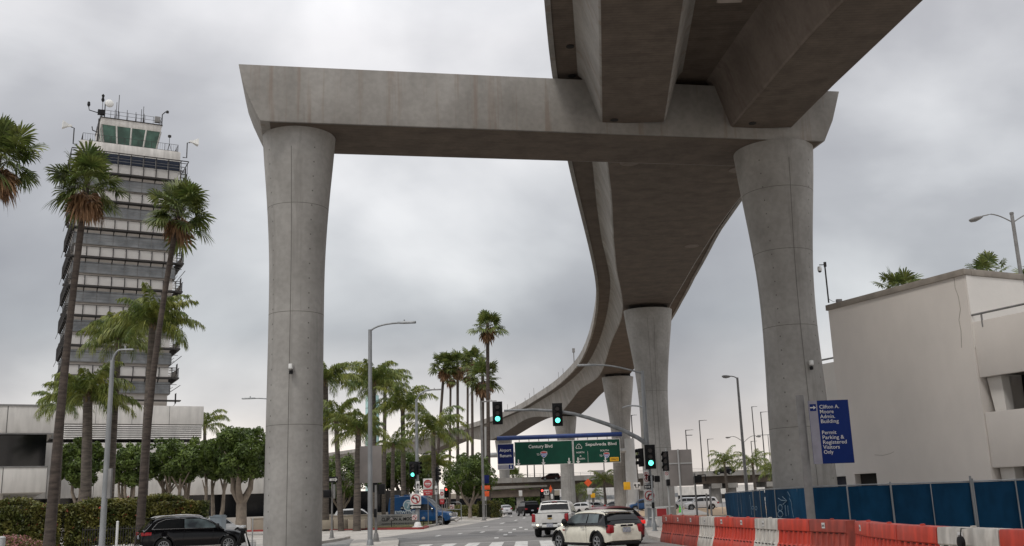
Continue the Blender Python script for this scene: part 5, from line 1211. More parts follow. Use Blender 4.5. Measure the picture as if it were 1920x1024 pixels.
def street_lamp(label, x, y, H, dv, al, rise=0.9, r0=.11, r1=.07, m_=None, z0=0.0, grp='street lamps', old=False, box=False, name='street_lamp', hs=1.0, base=True):
    o = thing(name, label, 'street lamp', (x, y, z0), 0, grp); m_ = m_ or M['galv']; dv = Vector((*dv, 0)).normalized()
    pole(o, 0, 0, 0, H, r0, r1, m_)
    if base: basep(o, 0, 0, 0, r0, m_)
    b = MB(); pts = []
    for k in range(9):
        t = k/8; pts.append(dv*al*(1-math.cos(t*PI/2)) * 1.0 + Vector((0, 0, H-.15+rise*math.sin(t*PI/2))))
    if rise < .2: pts = [Vector((0, 0, H-.1)), dv*al+Vector((0, 0, H-.1+rise))]
    if al > 0.1: b.tube(pts, [r1*.75]+[r1*.5]*(len(pts)-1), 8); b.build('lamp_arm', m_, o, smooth=50)
    head_led(o, pts[-1], dv, m_, old, hs); return o
def up(px, D, y=960): return at(px, y, D).x
# near posts
l1 = street_lamp('tall grey street lamp standing on the crosswalk island in front of the palms', at(694, 1020, 45.3).x, 45.3, 9.75, (1, 0), 1.3, .42, .115, .085)
kx = l1.location.x
l2 = street_lamp('street lamp at far left, in front of the leaning fan palm trunk and hedge', at(198, 900, 38).x, 38, 7.6, (1, .1), .28, .55, .12, .08, hs=.6)
b = MB(); b.box((.08, -.05, 2.4), (.22, .12, 3.5)); b.build('control_box', M['alum'], l2, bevel=.02)
street_lamp('street lamp whose head peeks out left of the left concrete column', at(515, 960, 66).x, 66, 8.85, (-1, 0), 1.5, .35, .1, .07)
street_lamp('street lamp with flat square head between the slim fan palms', up(907, 110), 110, 12.8, (1, 0), .9, .05, .16, .12, M['alum'], hs=1.0)
street_lamp('grey lamp post with old drooping cobra head right of the tapering pier', at(1400, 920, 72).x, 72, at(1379, 703, 72).z-.2, (-1, -.3), .55, .25, .13, .08, M['alum'], old=True, hs=.9)
# distant lamps on and beyond the overpass: px, y top, D, arm dx (m), direction, label
for i, (px, yt, D, al, s, lb) in enumerate(((1291, 806, 262, 1.2, 1, 'short lamp with two stacked heads above the brown sign back'), (1318, 788, 262, 1.2, 1, 'tall thin lamp left of the overpass palms'), (1331, 823, 300, 1.0, 1, 'short thin lamp just right of the tall thin one'),
        (1413, 827, 300, .9, 1, 'short lamp behind the middle palm of the row'), (1420, 762, 262, .6, 1, 'tallest thin dark lamp near the right column'), (1436, 772, 262, 1.0, 1, 'second tallest thin lamp beside the right column'),
        (1190, 778, 240, .5, 1, 'thin lamp between the two big piers'), (1002, 862, 262, .1, 1, 'lamp stub under the green sign, middle'), (989, 862, 262, .1, 1, 'lamp stub under the green sign, left'), (1019, 858, 262, .1, 1, 'lamp stub under the green sign, right'), (1133, 862, 262, .1, 1, 'lamp stub below the yellow only patch'))):
    zt_ = at(px, yt, D).z; base_z = 7.0 if abs(D-262) < 3 else 0; pb = at(px, 885, D)
    o = street_lamp(lb, pb.x, D, zt_-base_z, (s, 0), al, .05, .16, .12, M['bronze'], z0=base_z, grp='lamps on the overpass', name='overpass_lamp', hs=1.0, base=False)
    if i == 0: b = MB(); b.tube([(0, 0, zt_-base_z-1.4), (1.3, 0, zt_-base_z-1.4)], .1, 5); b.cbox((1.3, 0, zt_-base_z-1.4), (.7, .3, .15)); b.build('lamp_arm', M['bronze'], o)
o = thing('twin_arm_lamp', 'distant lamp with two drooping curved arms behind the near lamp post', 'street lamp', (at(1399, 885, 150).x, 150, 0), 0, 'lamps on the overpass'); zt_ = at(1391, 830, 150).z
pole(o, 0, 0, 0, zt_, .13, .09, M['alum'])
for s in (-1, 1):
    b = MB(); b.tube([Vector((s*2.0*t, 0, zt_+.95*math.sin(t*PI*.62)-.0)) for t in [k/8 for k in range(9)]], .05, 6); b.build('lamp_arm', M['alum'], o); head_led(o, Vector((s*1.9, 0, zt_+.85)), Vector((s, 0, 0)), M['alum'], True, 1.0)
o = thing('twin_arm_lamp', 'wide armed twin lamp crossing the two tallest thin lamps', 'street lamp', (at(1446, 885, 262).x, 262, 7.0), 0, 'lamps on the overpass'); zt_ = at(1440, 815, 262).z-7
pole(o, 0, 0, 0, zt_, .12, .1, M['alum']); b = MB(); b.tube([(-2.4, 0, zt_-.1), (2.4, 0, zt_+.05)], .09, 5); b.cbox((-2.4, 0, zt_-.1), (.8, .3, .16)); b.cbox((2.4, 0, zt_+.05), (.8, .3, .16)); b.build('lamp_arm', M['alum'], o)
# twin lamp at top right
D = 62; bt = at(1925, 560, D); tp = at(1897, 402, D)
o = thing('twin_arm_lamp', 'twin armed cobra lamp rising above the parking structure at upper right', 'street lamp', (tp.x, D, 0)); pole(o, 0, 0, 0, tp.z, .16, .11, M['alum'])
b = MB(); b.lathe([(.13, 0), (.13, .12), (.04, .16)], (0, 0, tp.z), 10); b.build('pole_cap', M['alum'], o)
for s in (-1, 1):
    e = at(1838, 412, D)-Vector((tp.x, D, 0)); zz_ = tp.z-.55
    b = MB(); pts = [Vector((s*1.9*t, 0, zz_+.62*math.sin(min(1, t*1.25)*PI/2)-(.12*max(0, t-.7)/.3))) for t in [k/10 for k in range(11)]]; b.tube(pts, .04, 7); b.build('lamp_arm', M['alum'], o, smooth=50)
    head_led(o, pts[-1]-Vector((0, 0, .02)), Vector((s, 0, -.25)).normalized(), M['alum'], True, 1.25)
# ---- traffic signals
def signal(par, p, rz=0.0, lit='green', s=1.0, plate=True, visors=True):
    h = MB(); T = Matrix.Translation(p) @ Matrix.Rotation(rz, 4, 'Z') @ Matrix.Scale(s, 4)
    h.box((-.18, -.11, -.53), (.18, .11, .53), T)
    if plate: h.box((-.30, -.02, -.68), (.30, .0, .68), T)
    hd = h.build('signal_head', M['black'], par, bevel=.015)
    for k, nm in enumerate(('red', 'amber', 'green')):
        z = .35-.35*k; on = (lit == nm)
        b = MB(); r = .145 if on else .125; b.loft([[T @ Vector((r*math.cos(2*PI*q/18), -.125, z+r*math.sin(2*PI*q/18))) for q in range(18)], [T @ Vector((r*math.cos(2*PI*q/18), -.115, z+r*math.sin(2*PI*q/18))) for q in range(18)]])
        b.build('lens', M[lit+'_on'] if on else M['lens_off'], hd)
        b = MB()
        if visors:
            n = 14
            for a0 in range(n):
                a, a2 = R(-20+220*a0/n), R(-20+220*(a0+1)/n); rr_ = .155
                v = [T @ Vector((rr_*math.cos(a), -.11, z+rr_*math.sin(a))), T @ Vector((rr_*math.cos(a2), -.11, z+rr_*math.sin(a2))), T @ Vector((rr_*math.cos(a2), -.30, z+rr_*math.sin(a2))), T @ Vector((rr_*math.cos(a), -.30, z+rr_*math.sin(a)))]
                b.add(v, [(0, 1, 2, 3)])
            b.build('visor', M['black'], hd)
    return hd
def plate_sign(par, c, w_, h_, m_, name='sign_panel', th=.02, rz=0.0, bev=.02):
    b = MB(); b.cbox((0, 0, 0), (w_, th, h_)); o = b.build(name, m_, par, bevel=min(bev, th*.3)); o.location = c; o.rotation_euler[2] = rz; return o
def ringm(par, c, r, wd, m_, name='ring', slash=None, y=-.016):
    b = MB(); n = 26
    for k in range(n):
        a, a2 = 2*PI*k/n, 2*PI*(k+1)/n
        b.add([(r*math.cos(a), y, r*math.sin(a)), (r*math.cos(a2), y, r*math.sin(a2)), ((r-wd)*math.cos(a2), y, (r-wd)*math.sin(a2)), ((r-wd)*math.cos(a), y, (r-wd)*math.sin(a))], [(0, 1, 2, 3)])
    if slash is not None:
        a = slash; d_ = Vector((math.cos(a), 0, math.sin(a))); q = Vector((-d_.z, 0, d_.x))*wd*.45; rr_ = r-wd*.5
        b.add([d_*rr_+q+Vector((0, y, 0)), d_*-rr_+q+Vector((0, y, 0)), d_*-rr_-q+Vector((0, y, 0)), d_*rr_-q+Vector((0, y, 0))], [(0, 1, 2, 3)])
    o = b.build(name, m_, par); o.location = c; return o
def arrow(par, c, s, m_, ang=0.0, y=-.015, name='arrow', turn=False):
    b = MB(); 
    if turn: pts = [[(-.09, -.5), (.09, -.5), (.09, .05), (-.09, .2)], [(.09, .05), (-.09, .25), (-.45, .25), (-.45, .05)], [(-.45, .4), (-.8, .15), (-.45, -.1)]]
    else: pts = [[(-.09, -.5), (.09, -.5), (.09, .1), (-.09, .1)], [(-.32, .05), (.32, .05), (0, .5)]]
    ca_, sa_ = math.cos(ang), math.sin(ang)
    for pl in pts: b.add([((x*ca_-z*sa_)*s, y, (x*sa_+z*ca_)*s) for x, z in pl], [tuple(range(len(pl)))])
    o = b.build(name, m_, par); o.location = c; return o
def no_turn(par, c, s, left=True):
    p = plate_sign(par, c, s, s, M['signwhite']); a = arrow(p, (0.12*s if left else -.12*s, 0, 0), s*.62, M['black'], turn=True); a.scale.x = 1 if left else -1
    ringm(p, (0, 0, 0), s*.43, s*.085, M['signred'], 'prohibition_ring', R(-45) if left else R(45), y=-.018); return p
def one_way(par, c, w_, h_, left=True):
    p = plate_sign(par, c, w_, h_, M['black']); b = MB(); d_ = -1 if left else 1
    b.add([(d_*.46*w_, -.014, 0), (d_*.26*w_, -.014, .38*h_), (d_*.26*w_, -.014, .2*h_), (-d_*.42*w_, -.014, .2*h_), (-d_*.42*w_, -.014, -.2*h_), (d_*.26*w_, -.014, -.2*h_), (d_*.26*w_, -.014, -.38*h_)], [(0, 1, 2, 3, 4, 5, 6)]); b.build('arrow', M['signwhite'], p)
    text('lettering', 'ONE WAY', h_*.3, M['black'], p, (-.2*w_, -.018, -.11*h_), width=w_*.5, bold=.01, th=.001); return p
# main mast arm pole
D = 60; bx = at(1222, 985, D).x; tz = at(1198, 697, D).z
sp_ = thing('traffic_signal_pole', 'tall mast arm signal pole reaching over the road with two green lights', 'traffic light', (bx, D, 0.14))
O = Vector((bx, D, 0.14)); pole(sp_, 0, 0, 0, tz-.1, .21, .10, M['galv']); basep(sp_, 0, 0, 0, .2, M['galv'])
apx = [(1212, 832), (1196, 821), (1170, 808), (1140, 796), (1105, 784), (1075, 776), (1045, 771), (1000, 768.5), (945, 770)]
b = MB(); pts = [at(x, y, D)-O for x, y in apx]; pts = [Vector((0, 0, pts[0].z-.1))]+[Vector((p.x, 0, p.z)) for p in pts]; b.tube(pts, [.14, .14, .13, .125, .12, .11, .10, .09, .075, .06], 12); b.build('mast_arm', M['galv'], sp_, smooth=60)
e = at(1100, 685, D)-O; b = MB(); pts = [Vector((e.x*t, 0, tz-.25+(e.z-tz+.25)*math.sin(min(1, t*1.15)*PI/2))) for t in [k/10 for k in range(11)]]; b.tube(pts, [.07]+[.05]*10, 8); b.build('lamp_arm', M['galv'], sp_, smooth=60); head_led(sp_, pts[-1]+Vector((.5, 0, 0)), Vector((-1, 0, 0)), M['galv'], False, 1.3)
z2 = at(1203, 762, D).z; b = MB(); b.tube([Vector((-1.1*t*.6, 6.0*t, z2-.2+.55*math.sin(t*PI/2))) for t in [k/8 for k in range(9)]], .05, 6); b.build('lamp_arm', M['galv'], sp_, smooth=60)
for (px, py) in ((933, 775), (1045, 778)):
    p = at(px, py, D)-O; signal(sp_, Vector((p.x, -.2, p.z)), 0, 'green', 1.0)
p = at(1218, 857, D)-O; signal(sp_, Vector((p.x, -.3, p.z)), 0, 'green', 1.03); b = MB(); b.tube([(0, 0, p.z+.3), (p.x, -.2, p.z+.3)], .04, 6); b.tube([(0, 0, p.z-.3), (p.x, -.2, p.z-.3)], .04, 6); b.build('signal_bracket', M['black'], sp_)
p = at(1203, 858, D)-O; signal(sp_, Vector((p.x-.05, -.1, p.z)), R(-75), None, 1.0, plate=False)
b = MB(); q = at(1221, 897, D)-O; b.cbox((q.x-.05, -.25, q.z), (.34, .3, .34)); b.cbox((q.x+.32, -.2, q.z-.05), (.3, .3, .36)); b.cbox((q.x, -.2, q.z-.35), (.16, .16, .4)); b.build('walk_signal', M['black'], sp_, bevel=.03)
q = at(1211, 894, D)-O; pp = plate_sign(sp_, (q.x, -.24, q.z), .32, .75, M['signwhite']); ringm(pp, (0, 0, .14), .13, .03, M['signred'], 'prohibition_ring', R(-45)); ringm(pp, (0, 0, -.16), .13, .03, M['signred'], 'prohibition_ring', R(-45)); arrow(pp, (0, 0, 0), .4, M['black'])
q = at(1213, 913, D)-O; one_way(sp_, (q.x, -.24, q.z), .38, .2, False)
q = at(1217, 931, D)-O; no_turn(sp_, (q.x, -.24, q.z+.05), .66, False); pp = plate_sign(sp_, (q.x-.05, -.24, q.z-.48), .5, .36, M['signwhite']); text('lettering', 'ON RED', .12, M['black'], pp, (-.2, -.018, -.05), width=.4, th=.001)
# pedestrian post in front
D = 52; q = at(1228, 998, D); pd = thing('crossing_post', 'short grey crossing button post right of the big signal pole', 'post', (q.x, D, 0.14)); zt_ = at(1221, 880, D).z
pole(pd, 0, 0, 0, 2.75, .055, .05); basep(pd, 0, 0, 0, .075); b = MB(); b.cbox((-.02, -.1, at(1224, 949, D).z-.1), (.14, .12, .3)); b.build('push_button', M['black'], pd, bevel=.02)
# side signal
D = 56; q = at(1256, 960, D); sg = thing('side_signal', 'unlit signal head on a slim post before the brown sign back', 'traffic light', (q.x, D, 0.14)); pole(sg, 0, 0, 0, at(1250, 845, D).z, .06, .05, M['ltgrey'])
p = at(1248, 865, D)-sg.location; signal(sg, Vector((p.x, -.15, p.z)), R(-28), None, 1.0, plate=False); p = at(1254, 905, D)-sg.location; b = MB(); b.cbox((p.x, -.15, p.z), (.3, .3, .35)); b.build('walk_signal', M['black'], sg, bevel=.03)
p = at(1249, 891, D)-sg.location; pp = plate_sign(sg, (p.x, -.2, p.z), .2, .5, M['signwhite']); ringm(pp, (0, 0, .08), .09, .025, M['signred'], 'prohibition_ring', R(-45))
# brown sign back
D = 49; q = at(1279, 960, D); bk = thing('sign_back', 'big brown grey back of a sign on a post behind the barrier', 'sign', (q.x, D, 0.14)); pole(bk, 0, 0, 0, at(1273, 848, D).z, .045, .045, M['ltgrey'])
c0_ = at(1277, 877, D)-bk.location; b = MB(); b.cbox((c0_.x, .06, c0_.z), (1.12, .02, 1.72)); b.build('sign_panel', M['signback'], bk, bevel=.005)
b = MB(); b.box((c0_.x-.55, .02, c0_.z+.18), (c0_.x+.55, .05, c0_.z+.24)); b.build('cross_rail', M['ltgrey'], bk)
for (px, yt, D_, lb, hd) in ((1307, 893, 50, 'pole with a dark crossing signal behind the barrier', True), (1334, 918, 48, 'slim pair of grey posts near the end of the blue fence', False)):
    q = at(px, 960, D_); o = thing('crossing_post', lb, 'post', (q.x, D_, .14)); pole(o, 0, 0, 0, at(px, yt, D_).z, .05, .045, M['alum'])
    if hd: b = MB(); p = at(px-3, 899, D_)-o.location; b.cbox((p.x+.1, -.12, p.z), (.34, .25, .34)); b.tube([(p.x+.1, 0, p.z+.2), (p.x+.5, 0, p.z+.2), (p.x+.5, 0, p.z-.1)], .03, 5); b.build('walk_signal', M['black'], o)
    else: pole(o, -.16, 0.1, 0, at(1330, 931, D_).z, .04, .04, M['alum'])
# left signal with lamp
D = 80; q = at(783, 985, D); tp = at(780, 752, D); o = thing('traffic_signal_pole', 'signal pole with green light and curved street lamp above the blue van', 'traffic light', (q.x, D, .15)); O = Vector((q.x, D, .15))
pole(o, 0, 0, 0, tp.z, .17, .10); basep(o, 0, 0, 0, .2, M['white']); e = at(806, 736, D)-O
b = MB(); b.tube([Vector((1.25*(1-math.cos(t*PI/2)), 0, tp.z-.3+1.0*math.sin(t*PI/2))) for t in [k/8 for k in range(9)]], .06, 7); b.build('lamp_arm', M['galv'], o, smooth=50); head_led(o, Vector((1.15, 0, tp.z+.7)), Vector((1, 0, 0)), None, False, 1.1)
p = at(775, 882, D)-O; signal(o, Vector((p.x, -.3, p.z)), R(-6), 'green', .98); p = at(784, 878, D)-O; signal(o, Vector((p.x, 0, p.z)), R(60), None, .95, plate=False)
p = at(784, 911, D)-O; pp = plate_sign(o, (p.x, -.22, p.z), .28, .72, M['signwhite']); arrow(pp, (0, 0, 0), .4, M['black'])
p = at(780, 936, D)-O; no_turn(o, (p.x, -.22, p.z), .84, True); p = at(780, 951, D)-O; one_way(o, (p.x, -.23, p.z), .92, .34, True); p = at(778, 970, D)-O; no_turn(o, (p.x, -.23, p.z), .4, True)
D = 84; q = at(819, 984, D); o = thing('side_signal', 'unlit signal facing sideways on a slim pole in front of the van nose', 'traffic light', (q.x, D, .15)); pole(o, 0, 0, 0, at(817, 905, D).z, .08, .07); p = at(820, 890, D)-o.location
signal(o, Vector((p.x, 0, p.z)), R(70), None, .95, plate=True); p = at(818, 919, D)-o.location; pp = plate_sign(o, (p.x, -.12, p.z), .22, .7, M['signwhite']); arrow(pp, (0, 0, 0), .35, M['black'])
# do not enter signs
def dne(label, px, yc, w_, h_, D, yb, small=False):
    q = at(px, yb, D); o = thing('do_not_enter_sign', label, 'sign', (q.x, D, .1)); p = at(px, yc, D)-o.location; pole(o, 0, .05, 0, p.z+h_*.4, .035, .035, M['alum'])
    pp = plate_sign(o, (0, 0, p.z+h_*.18), w_, h_*.62, M['signwhite']); b = MB(); b.disc((0, -.012, 0), w_*.43, 24, 'y', -.004); b.build('red_disc', M['signred'], pp)
    b = MB(); b.cbox((0, -.02, 0), (w_*.62, .004, w_*.15)); b.build('bar', M['signwhite'], pp)
    text('lettering', 'DO NOT', w_*.15, M['signwhite'], pp, (-w_*.27, -.02, w_*.13), width=w_*.54, bold=.01, th=.001); text('lettering', 'ENTER', w_*.15, M['signwhite'], pp, (-w_*.23, -.02, -w_*.26), width=w_*.46, bold=.01, th=.001)
    p2 = plate_sign(o, (0, 0, p.z-h_*.33), w_, h_*.34, M['signred']); text('lettering', 'WRONG', w_*.2, M['signwhite'], p2, (-w_*.38, -.014, w_*.03), width=w_*.76, bold=.01, th=.001); text('lettering', 'WAY', w_*.2, M['signwhite'], p2, (-w_*.22, -.014, -w_*.18), width=w_*.44, bold=.01, th=.001)
dne('large do not enter and wrong way sign over the van windscreen', 803, 913, .8, 1.45, 88, 980); dne('narrow do not enter sign in front of the van bonnet', 829.5, 931, .37, 1.25, 86, 983)
# far red signal and dark cabinet behind tree trunk
D = 130; q = at(838, 960, D); o = thing('side_signal', 'small distant red light left of the lollipop ficus', 'traffic light', (q.x, D, 0)); pole(o, 0, 0, 0, at(838, 915, D).z, .08, .08, M['alum']); p = at(838, 923, D)-o.location; signal(o, Vector((0, -.2, p.z)), 0, 'red', 1.0)
D = 150; q = at(1018, 960, D); o = thing('side_signal', 'distant red light just left of the far pier', 'traffic light', (q.x, D, 0)); pole(o, 0, 0, 0, at(1018, 915, D).z, .08, .08, M['alum']); p = at(1017, 925, D)-o.location; signal(o, Vector((0, -.2, p.z)), 0, 'red', 1.1)
# grey sign back behind the near lamp
D = 50; q = at(705, 1012, D); o = thing('sign_back', 'big grey back of a sign split by the near street lamp', 'sign', (q.x, D, .14)); zt_ = at(704, 915, D).z; pole(o, 0, 0, 0, zt_, .07, .06, M['alum']); basep(o, 0, 0, 0, .1, M['alum'])
a0, a1 = at(675, 837, D), at(716, 905, D); b = MB(); b.box((a0.x-q.x, -.06, a1.z-.14), (a1.x-q.x, -.04, a0.z-.14)); b.build('sign_panel', M['signback'], o, bevel=.004)
b = MB(); b.cbox((-.02, -.12, at(705, 962, D).z-.14), (.14, .14, .4)); b.build('push_button', M['black'], o, bevel=.02)
b = MB(); b.cbox((-.05, .1, at(700, 915, D).z-.1), (.2, .2, .5)); b.cbox((.28, .08, at(712, 915, D).z-.2), (.32, .3, .5)); b.build('walk_signal', M['black'], o, bevel=.03)
# one way post
D = 58; q = at(622, 1006, D); o = thing('one_way_sign', 'one way arrow on a post with black crossing signal beside the left column', 'sign', (q.x, D, .14)); pole(o, 0, 0, 0, at(623, 905, D).z, .055, .05, M['alum']); basep(o, 0, 0, 0, .08, M['alum']); p = at(625.5, 899.5, D)-o.location; one_way(o, (p.x, -.1, p.z), .5, .32, False)
b = MB(); p = at(614, 926, D)-o.location; b.cbox((p.x, -.1, p.z), (.42, .3, .42)); b.build('walk_signal', M['black'], o, bevel=.04); b = MB(); p = at(624, 925, D)-o.location; b.cbox((p.x+.08, 0, p.z+.1), (.12, .14, .8)); b.build('control_box', M['alum'], o, bevel=.02)
# ---- overhead sign gantry
D = 150; O = Vector((at(1188, 955, D).x, D, 0)); gt = thing('overhead_sign_gantry', 'overhead road sign gantry with blue tube, navy airport panel and green road panels', 'road sign', O)
def gz(px, py): p = at(px, py, D)-O; return p.x, p.z
x_, z_ = gz(1178, 830); pole(gt, 0, .3, 0, z_+.6, .95, .72, M['ltgrey'], n=20)
b = MB(); b.lathe([(1.5, 0), (1.5, .1), (1.1, .6), (.95, 1.2)], (0, .3, 0), 24); b.build('base', M['ltgrey'], gt, smooth=50)
xl, _ = gz(916, 850); pole(gt, xl-.3, .3, 0, gz(917, 800)[1], .45, .35, M['ltgrey'], n=16)
xa, za = gz(932, 822.5); xb, zb = gz(1166, 817); zb = za-.0
b = MB(); b.tube([(xa, -.15, za), (xb, -.15, za+.05)], .33, 20); b.build('blue_tube', M['tubeblue'], gt, smooth=50)
xq, zq = gz(930, 853); b = MB(); b.tube([(xl, .3, zq), (0, .3, zq)], .36, 16); b.build('cross_beam', M['ltgrey'], gt, smooth=50)
pz1 = za-.62; ph = 3.35; pz0 = pz1-ph
px_ = lambda v: gz(v, 850)[0]
X0, X1, X2, X3 = px_(932.5), px_(965), px_(1075), px_(1163)
def panel(x0, x1, z0, z1, m_, nm='sign_panel'):
    c = ((x0+x1)/2, -.45, (z0+z1)/2); o = plate_sign(gt, c, x1-x0, z1-z0, M['signwhite'], nm, .06); b = MB(); e = .07; b.cbox((0, -.034, 0), (x1-x0-2*e, .01, z1-z0-2*e)); f = b.build('sign_face', m_, o); return o
p1 = panel(X0, X1-.1, pz0+.15, pz1-.2, M['signblue'])
pt = panel(X0, X1-.1, pz0-.62, pz0+.12, M['lilac']); b = MB(); b.cbox(((X1-X0)/2-.55, -.042, .03), (.62, .01, .62)); b.build('arrow_patch', M['signblue2'], pt); arrow(pt, ((X1-X0)/2-.55, 0, .03), .5, M['signwhite'], PI, y=-.052)
p2 = panel(X1, X2-.1, pz0-.1, pz1, M['signgreen']); p3 = panel(X2, X3, pz0-.1, pz1, M['signgreen'])
def gtext(par, s, x, z, w_, size=.62, m_=None): return text('lettering', s, size, m_ or M['signwhite'], par, (x, -.045, z), width=w_, bold=.012, th=.002)
w1 = X1-X0-.1; gtext(p1, 'Airport', -w1*.36, .35, w1*.7, .62); gtext(p1, 'Return', -w1*.36, -.45, w1*.68, .62)
w2 = X2-X1-.1; gtext(p2, 'Century Blvd', -w2*.26, .75, w2*.41, .7); gtext(p2, 'TO', -w2*.12, -.35, w2*.045, .4)
def shield(par, x, z, s, txt='405'):
    b = MB(); pts = [(-.5, .38), (0, .5), (.5, .38), (.52, 0), (.3, -.36), (0, -.55), (-.3, -.36), (-.52, 0)]; b.add([(x+a*s, -.046, z+c_*s) for a, c_ in pts], [tuple(range(8))]); b.build('route_shield', M['signwhite'], par)
    b = MB(); b.add([(x+a*s*.88, -.049, z+(c_-.0)*s*.86) for a, c_ in pts[3:]+[(-.5, .12), (.5, .12)][0:0]], [tuple(range(5))]); b.add([(x+a*s, -.049, z+c_*s) for a, c_ in ((-.46, .02), (.46, .02), (.46, .12), (-.46, .12))], [(0, 1, 2, 3)]); b.build('shield_field', mat('shield_blue', (0.03, 0.08, 0.35), .5) if 'shb' not in M else M['shb'], par)
    b = MB(); b.add([(x+a*s, -.049, z+c_*s) for a, c_ in ((-.45, .17), (.45, .17), (.42, .36), (0, .44), (-.42, .36))], [(0, 1, 2, 3, 4)]); b.build('shield_band', M['signred'], par)
    text('lettering', txt, s*.36, M['signwhite'], par, (x-s*.34, -.053, z-s*.25), width=s*.68, bold=.01, th=.001)
shield(p2, w2*.0+.02, -.2, .95)
for x in (-w2*.44, 0.0-.1, w2*.43): arrow(p2, (x, -.03, -ph/2+.35), .95, M['signwhite'], PI, name='lane_arrow')
w3 = X3-X2; gtext(p3, 'Sepulveda Blvd', -w3*.24, .82, w3*.66, .62)
b = MB(); b.add([(-w3*.38+a*.95, -.046, .75+c_*.85) for a, c_ in ((-.45, -.35), (.45, -.35), (.5, -.1), (.2, .4), (0, .5), (-.2, .4), (-.5, -.1))], [tuple(range(7))]); b.build('route_shield', M['signwhite'], p3)
b = MB(); b.add([(-w3*.38+a*.8, -.049, .75+c_*.7) for a, c_ in ((-.45, -.35), (.45, -.35), (.5, -.1), (.2, .4), (0, .5), (-.2, .4), (-.5, -.1))], [tuple(range(7))]); b.build('shield_field', M['signgreen'], p3); text('lettering', '1', .42, M['signwhite'], p3, (-w3*.38-.1, -.052, .58), th=.001, bold=.02)
gtext(p3, 'NORTH', -w3*.44, -.22, w3*.165, .34); gtext(p3, '&', -w3*.37, -.72, w3*.035, .3); gtext(p3, 'SOUTH', -w3*.43, -1.16, w3*.165, .34); gtext(p3, 'SOUTH', w3*.07, -.05, w3*.18, .34); gtext(p3, 'TO', w3*.05, -.82, w3*.06, .4); shield(p3, w3*.20, -.62, .85)
b = MB(); b.box((-w3*.2, -.05, -ph/2+.0), (-w3*.195, -.04, .05)); b.build('divider', M['signwhite'], p3)
for x in (-w3*.41, w3*.17): arrow(p3, (x, -.03, -ph/2+.38), .95, M['signwhite'], PI, name='lane_arrow')
b = MB(); b.cbox((w3*.36, -.05, -ph/2+.42), (1.3, .01, .6)); b.build('only_patch', M['yellow'], p3); text('lettering', 'ONLY', .4, M['black'], p3, (w3*.36-.52, -.06, -ph/2+.28), width=1.04, bold=.01, th=.001)
for k in range(13): x = X0+.4+(X3-X0-.8)*k/12; b = MB(); b.box((x-.05, -.3, pz1-.1), (x+.05, -.2, za-.2)); b.build('hanger', M['alum'], gt)
# ---- blue wayfinding sign
D = 32; q = at(1523, 975, D); o = thing('wayfinding_sign', 'blue wayfinding sign on a thick round post in front of the right column', 'sign', (q.x, D, 0)); zt_ = at(1501, 741, D).z; pole(o, 0, .09, 0, zt_, .135, .125, M['alum'], n=20)
a0 = at(1512, 752, D); a1 = at(1595, 868, D); wS = 1.27; hS = 1.98; xc = at(1519, 800, D).x-q.x; zc = at(1550, 810, D).z
s_ = plate_sign(o, (xc+wS/2-.02, -.1, zc), wS, hS, M['signblue2'], th=.05); b = MB(); b.box((-wS/2-.002, -.028, -hS/2), (-wS/2+.27, -.026, hS/2)); b.build('grey_stripe', M['lilac'], s_)
b = MB(); b.cbox((-wS/2+.13, -.031, hS/2-.22), (.2, .004, .22)); b.build('arrow_patch', M['signblue2'], s_); arrow(s_, (-wS/2+.13, -.02, hS/2-.22), .19, M['signwhite'], -PI/2)
for i, (t_, w_) in enumerate((('Clifton A.', .62), ('Moore', .43), ('Admin.', .47), ('Building', .56), None, ('Permit', .45), ('Parking &', .68), ('Registered', .74), ('Visitors', .52), ('Only', .30)) ) if False else []: pass
yy = hS/2-.20
for t_, w_ in (('Clifton A.', .62), ('Moore', .43), ('Admin.', .47), ('Building', .56), (None, 0), ('Permit', .45), ('Parking &', .68), ('Registered', .74), ('Visitors', .52), ('Only', .30)):
    if t_: text('lettering', t_, .165, M['signwhite'], s_, (-wS/2+.33, -.03, yy-.06), width=w_, bold=.006, th=.002)
    yy -= .152 if t_ else .20
# ---- small road signs
def post_sign(label, px, yc, w_, h_, D, m_, post=True, yb=955, diamond=False, txt=None, cat='sign', name='road_sign', pm=None, tm=None, rz=0.0):
    q = at(px, yb, D); o = thing(name, label, cat, (q.x, D, 0)); z = at(px, yc, D).z
    if post: pole(o, 0, .06, 0, z+h_*.3, .04, .04, pm or M['alum'])
    if diamond: b = MB(); b.poly([(0, -.01, z-h_/2), (w_/2, -.01, z), (0, -.01, z+h_/2), (-w_/2, -.01, z)], (0, .02, 0)); p = b.build('sign_panel', m_, o); 
    else: p = plate_sign(o, (0, 0, z), w_, h_, m_, rz=rz)
    if txt and not diamond:
        for i, t_ in enumerate(txt): text('lettering', t_, h_*.25, tm or M['black'], p, (-w_*.38, -.014, h_*(.5-(i+1)/(len(txt)+.4))), width=w_*.76, bold=.01, th=.001)
    return o, p, z
post_sign('orange diamond sign standing alone before the overpass', 1105, 905, 1.0, 1.0, 125, M['orange'], diamond=True)
o, p, z = post_sign('white sign under the orange diamond', 1107, 921, .55, .75, 121, M['signwhite'])
o, p, z = post_sign('narrow orange diamond turned sideways by the far pier', 1034, 917, .42, 1.0, 128, M['orange'], diamond=True)
post_sign('small white notice below the narrow orange diamond', 1036, 931, .3, .6, 127, M['signwhite'])
post_sign('yellow square sign on the great tapering pier', 1178, 911, .85, .95, 128, M['yellow'])
o, p, z = post_sign('white lane arrow sign right of the great tapering pier', 1197, 911, .85, .85, 128, M['signwhite']); arrow(p, (-.2, 0, 0), .6, M['black'], .3); arrow(p, (.2, 0, 0), .6, M['black'], -.4)
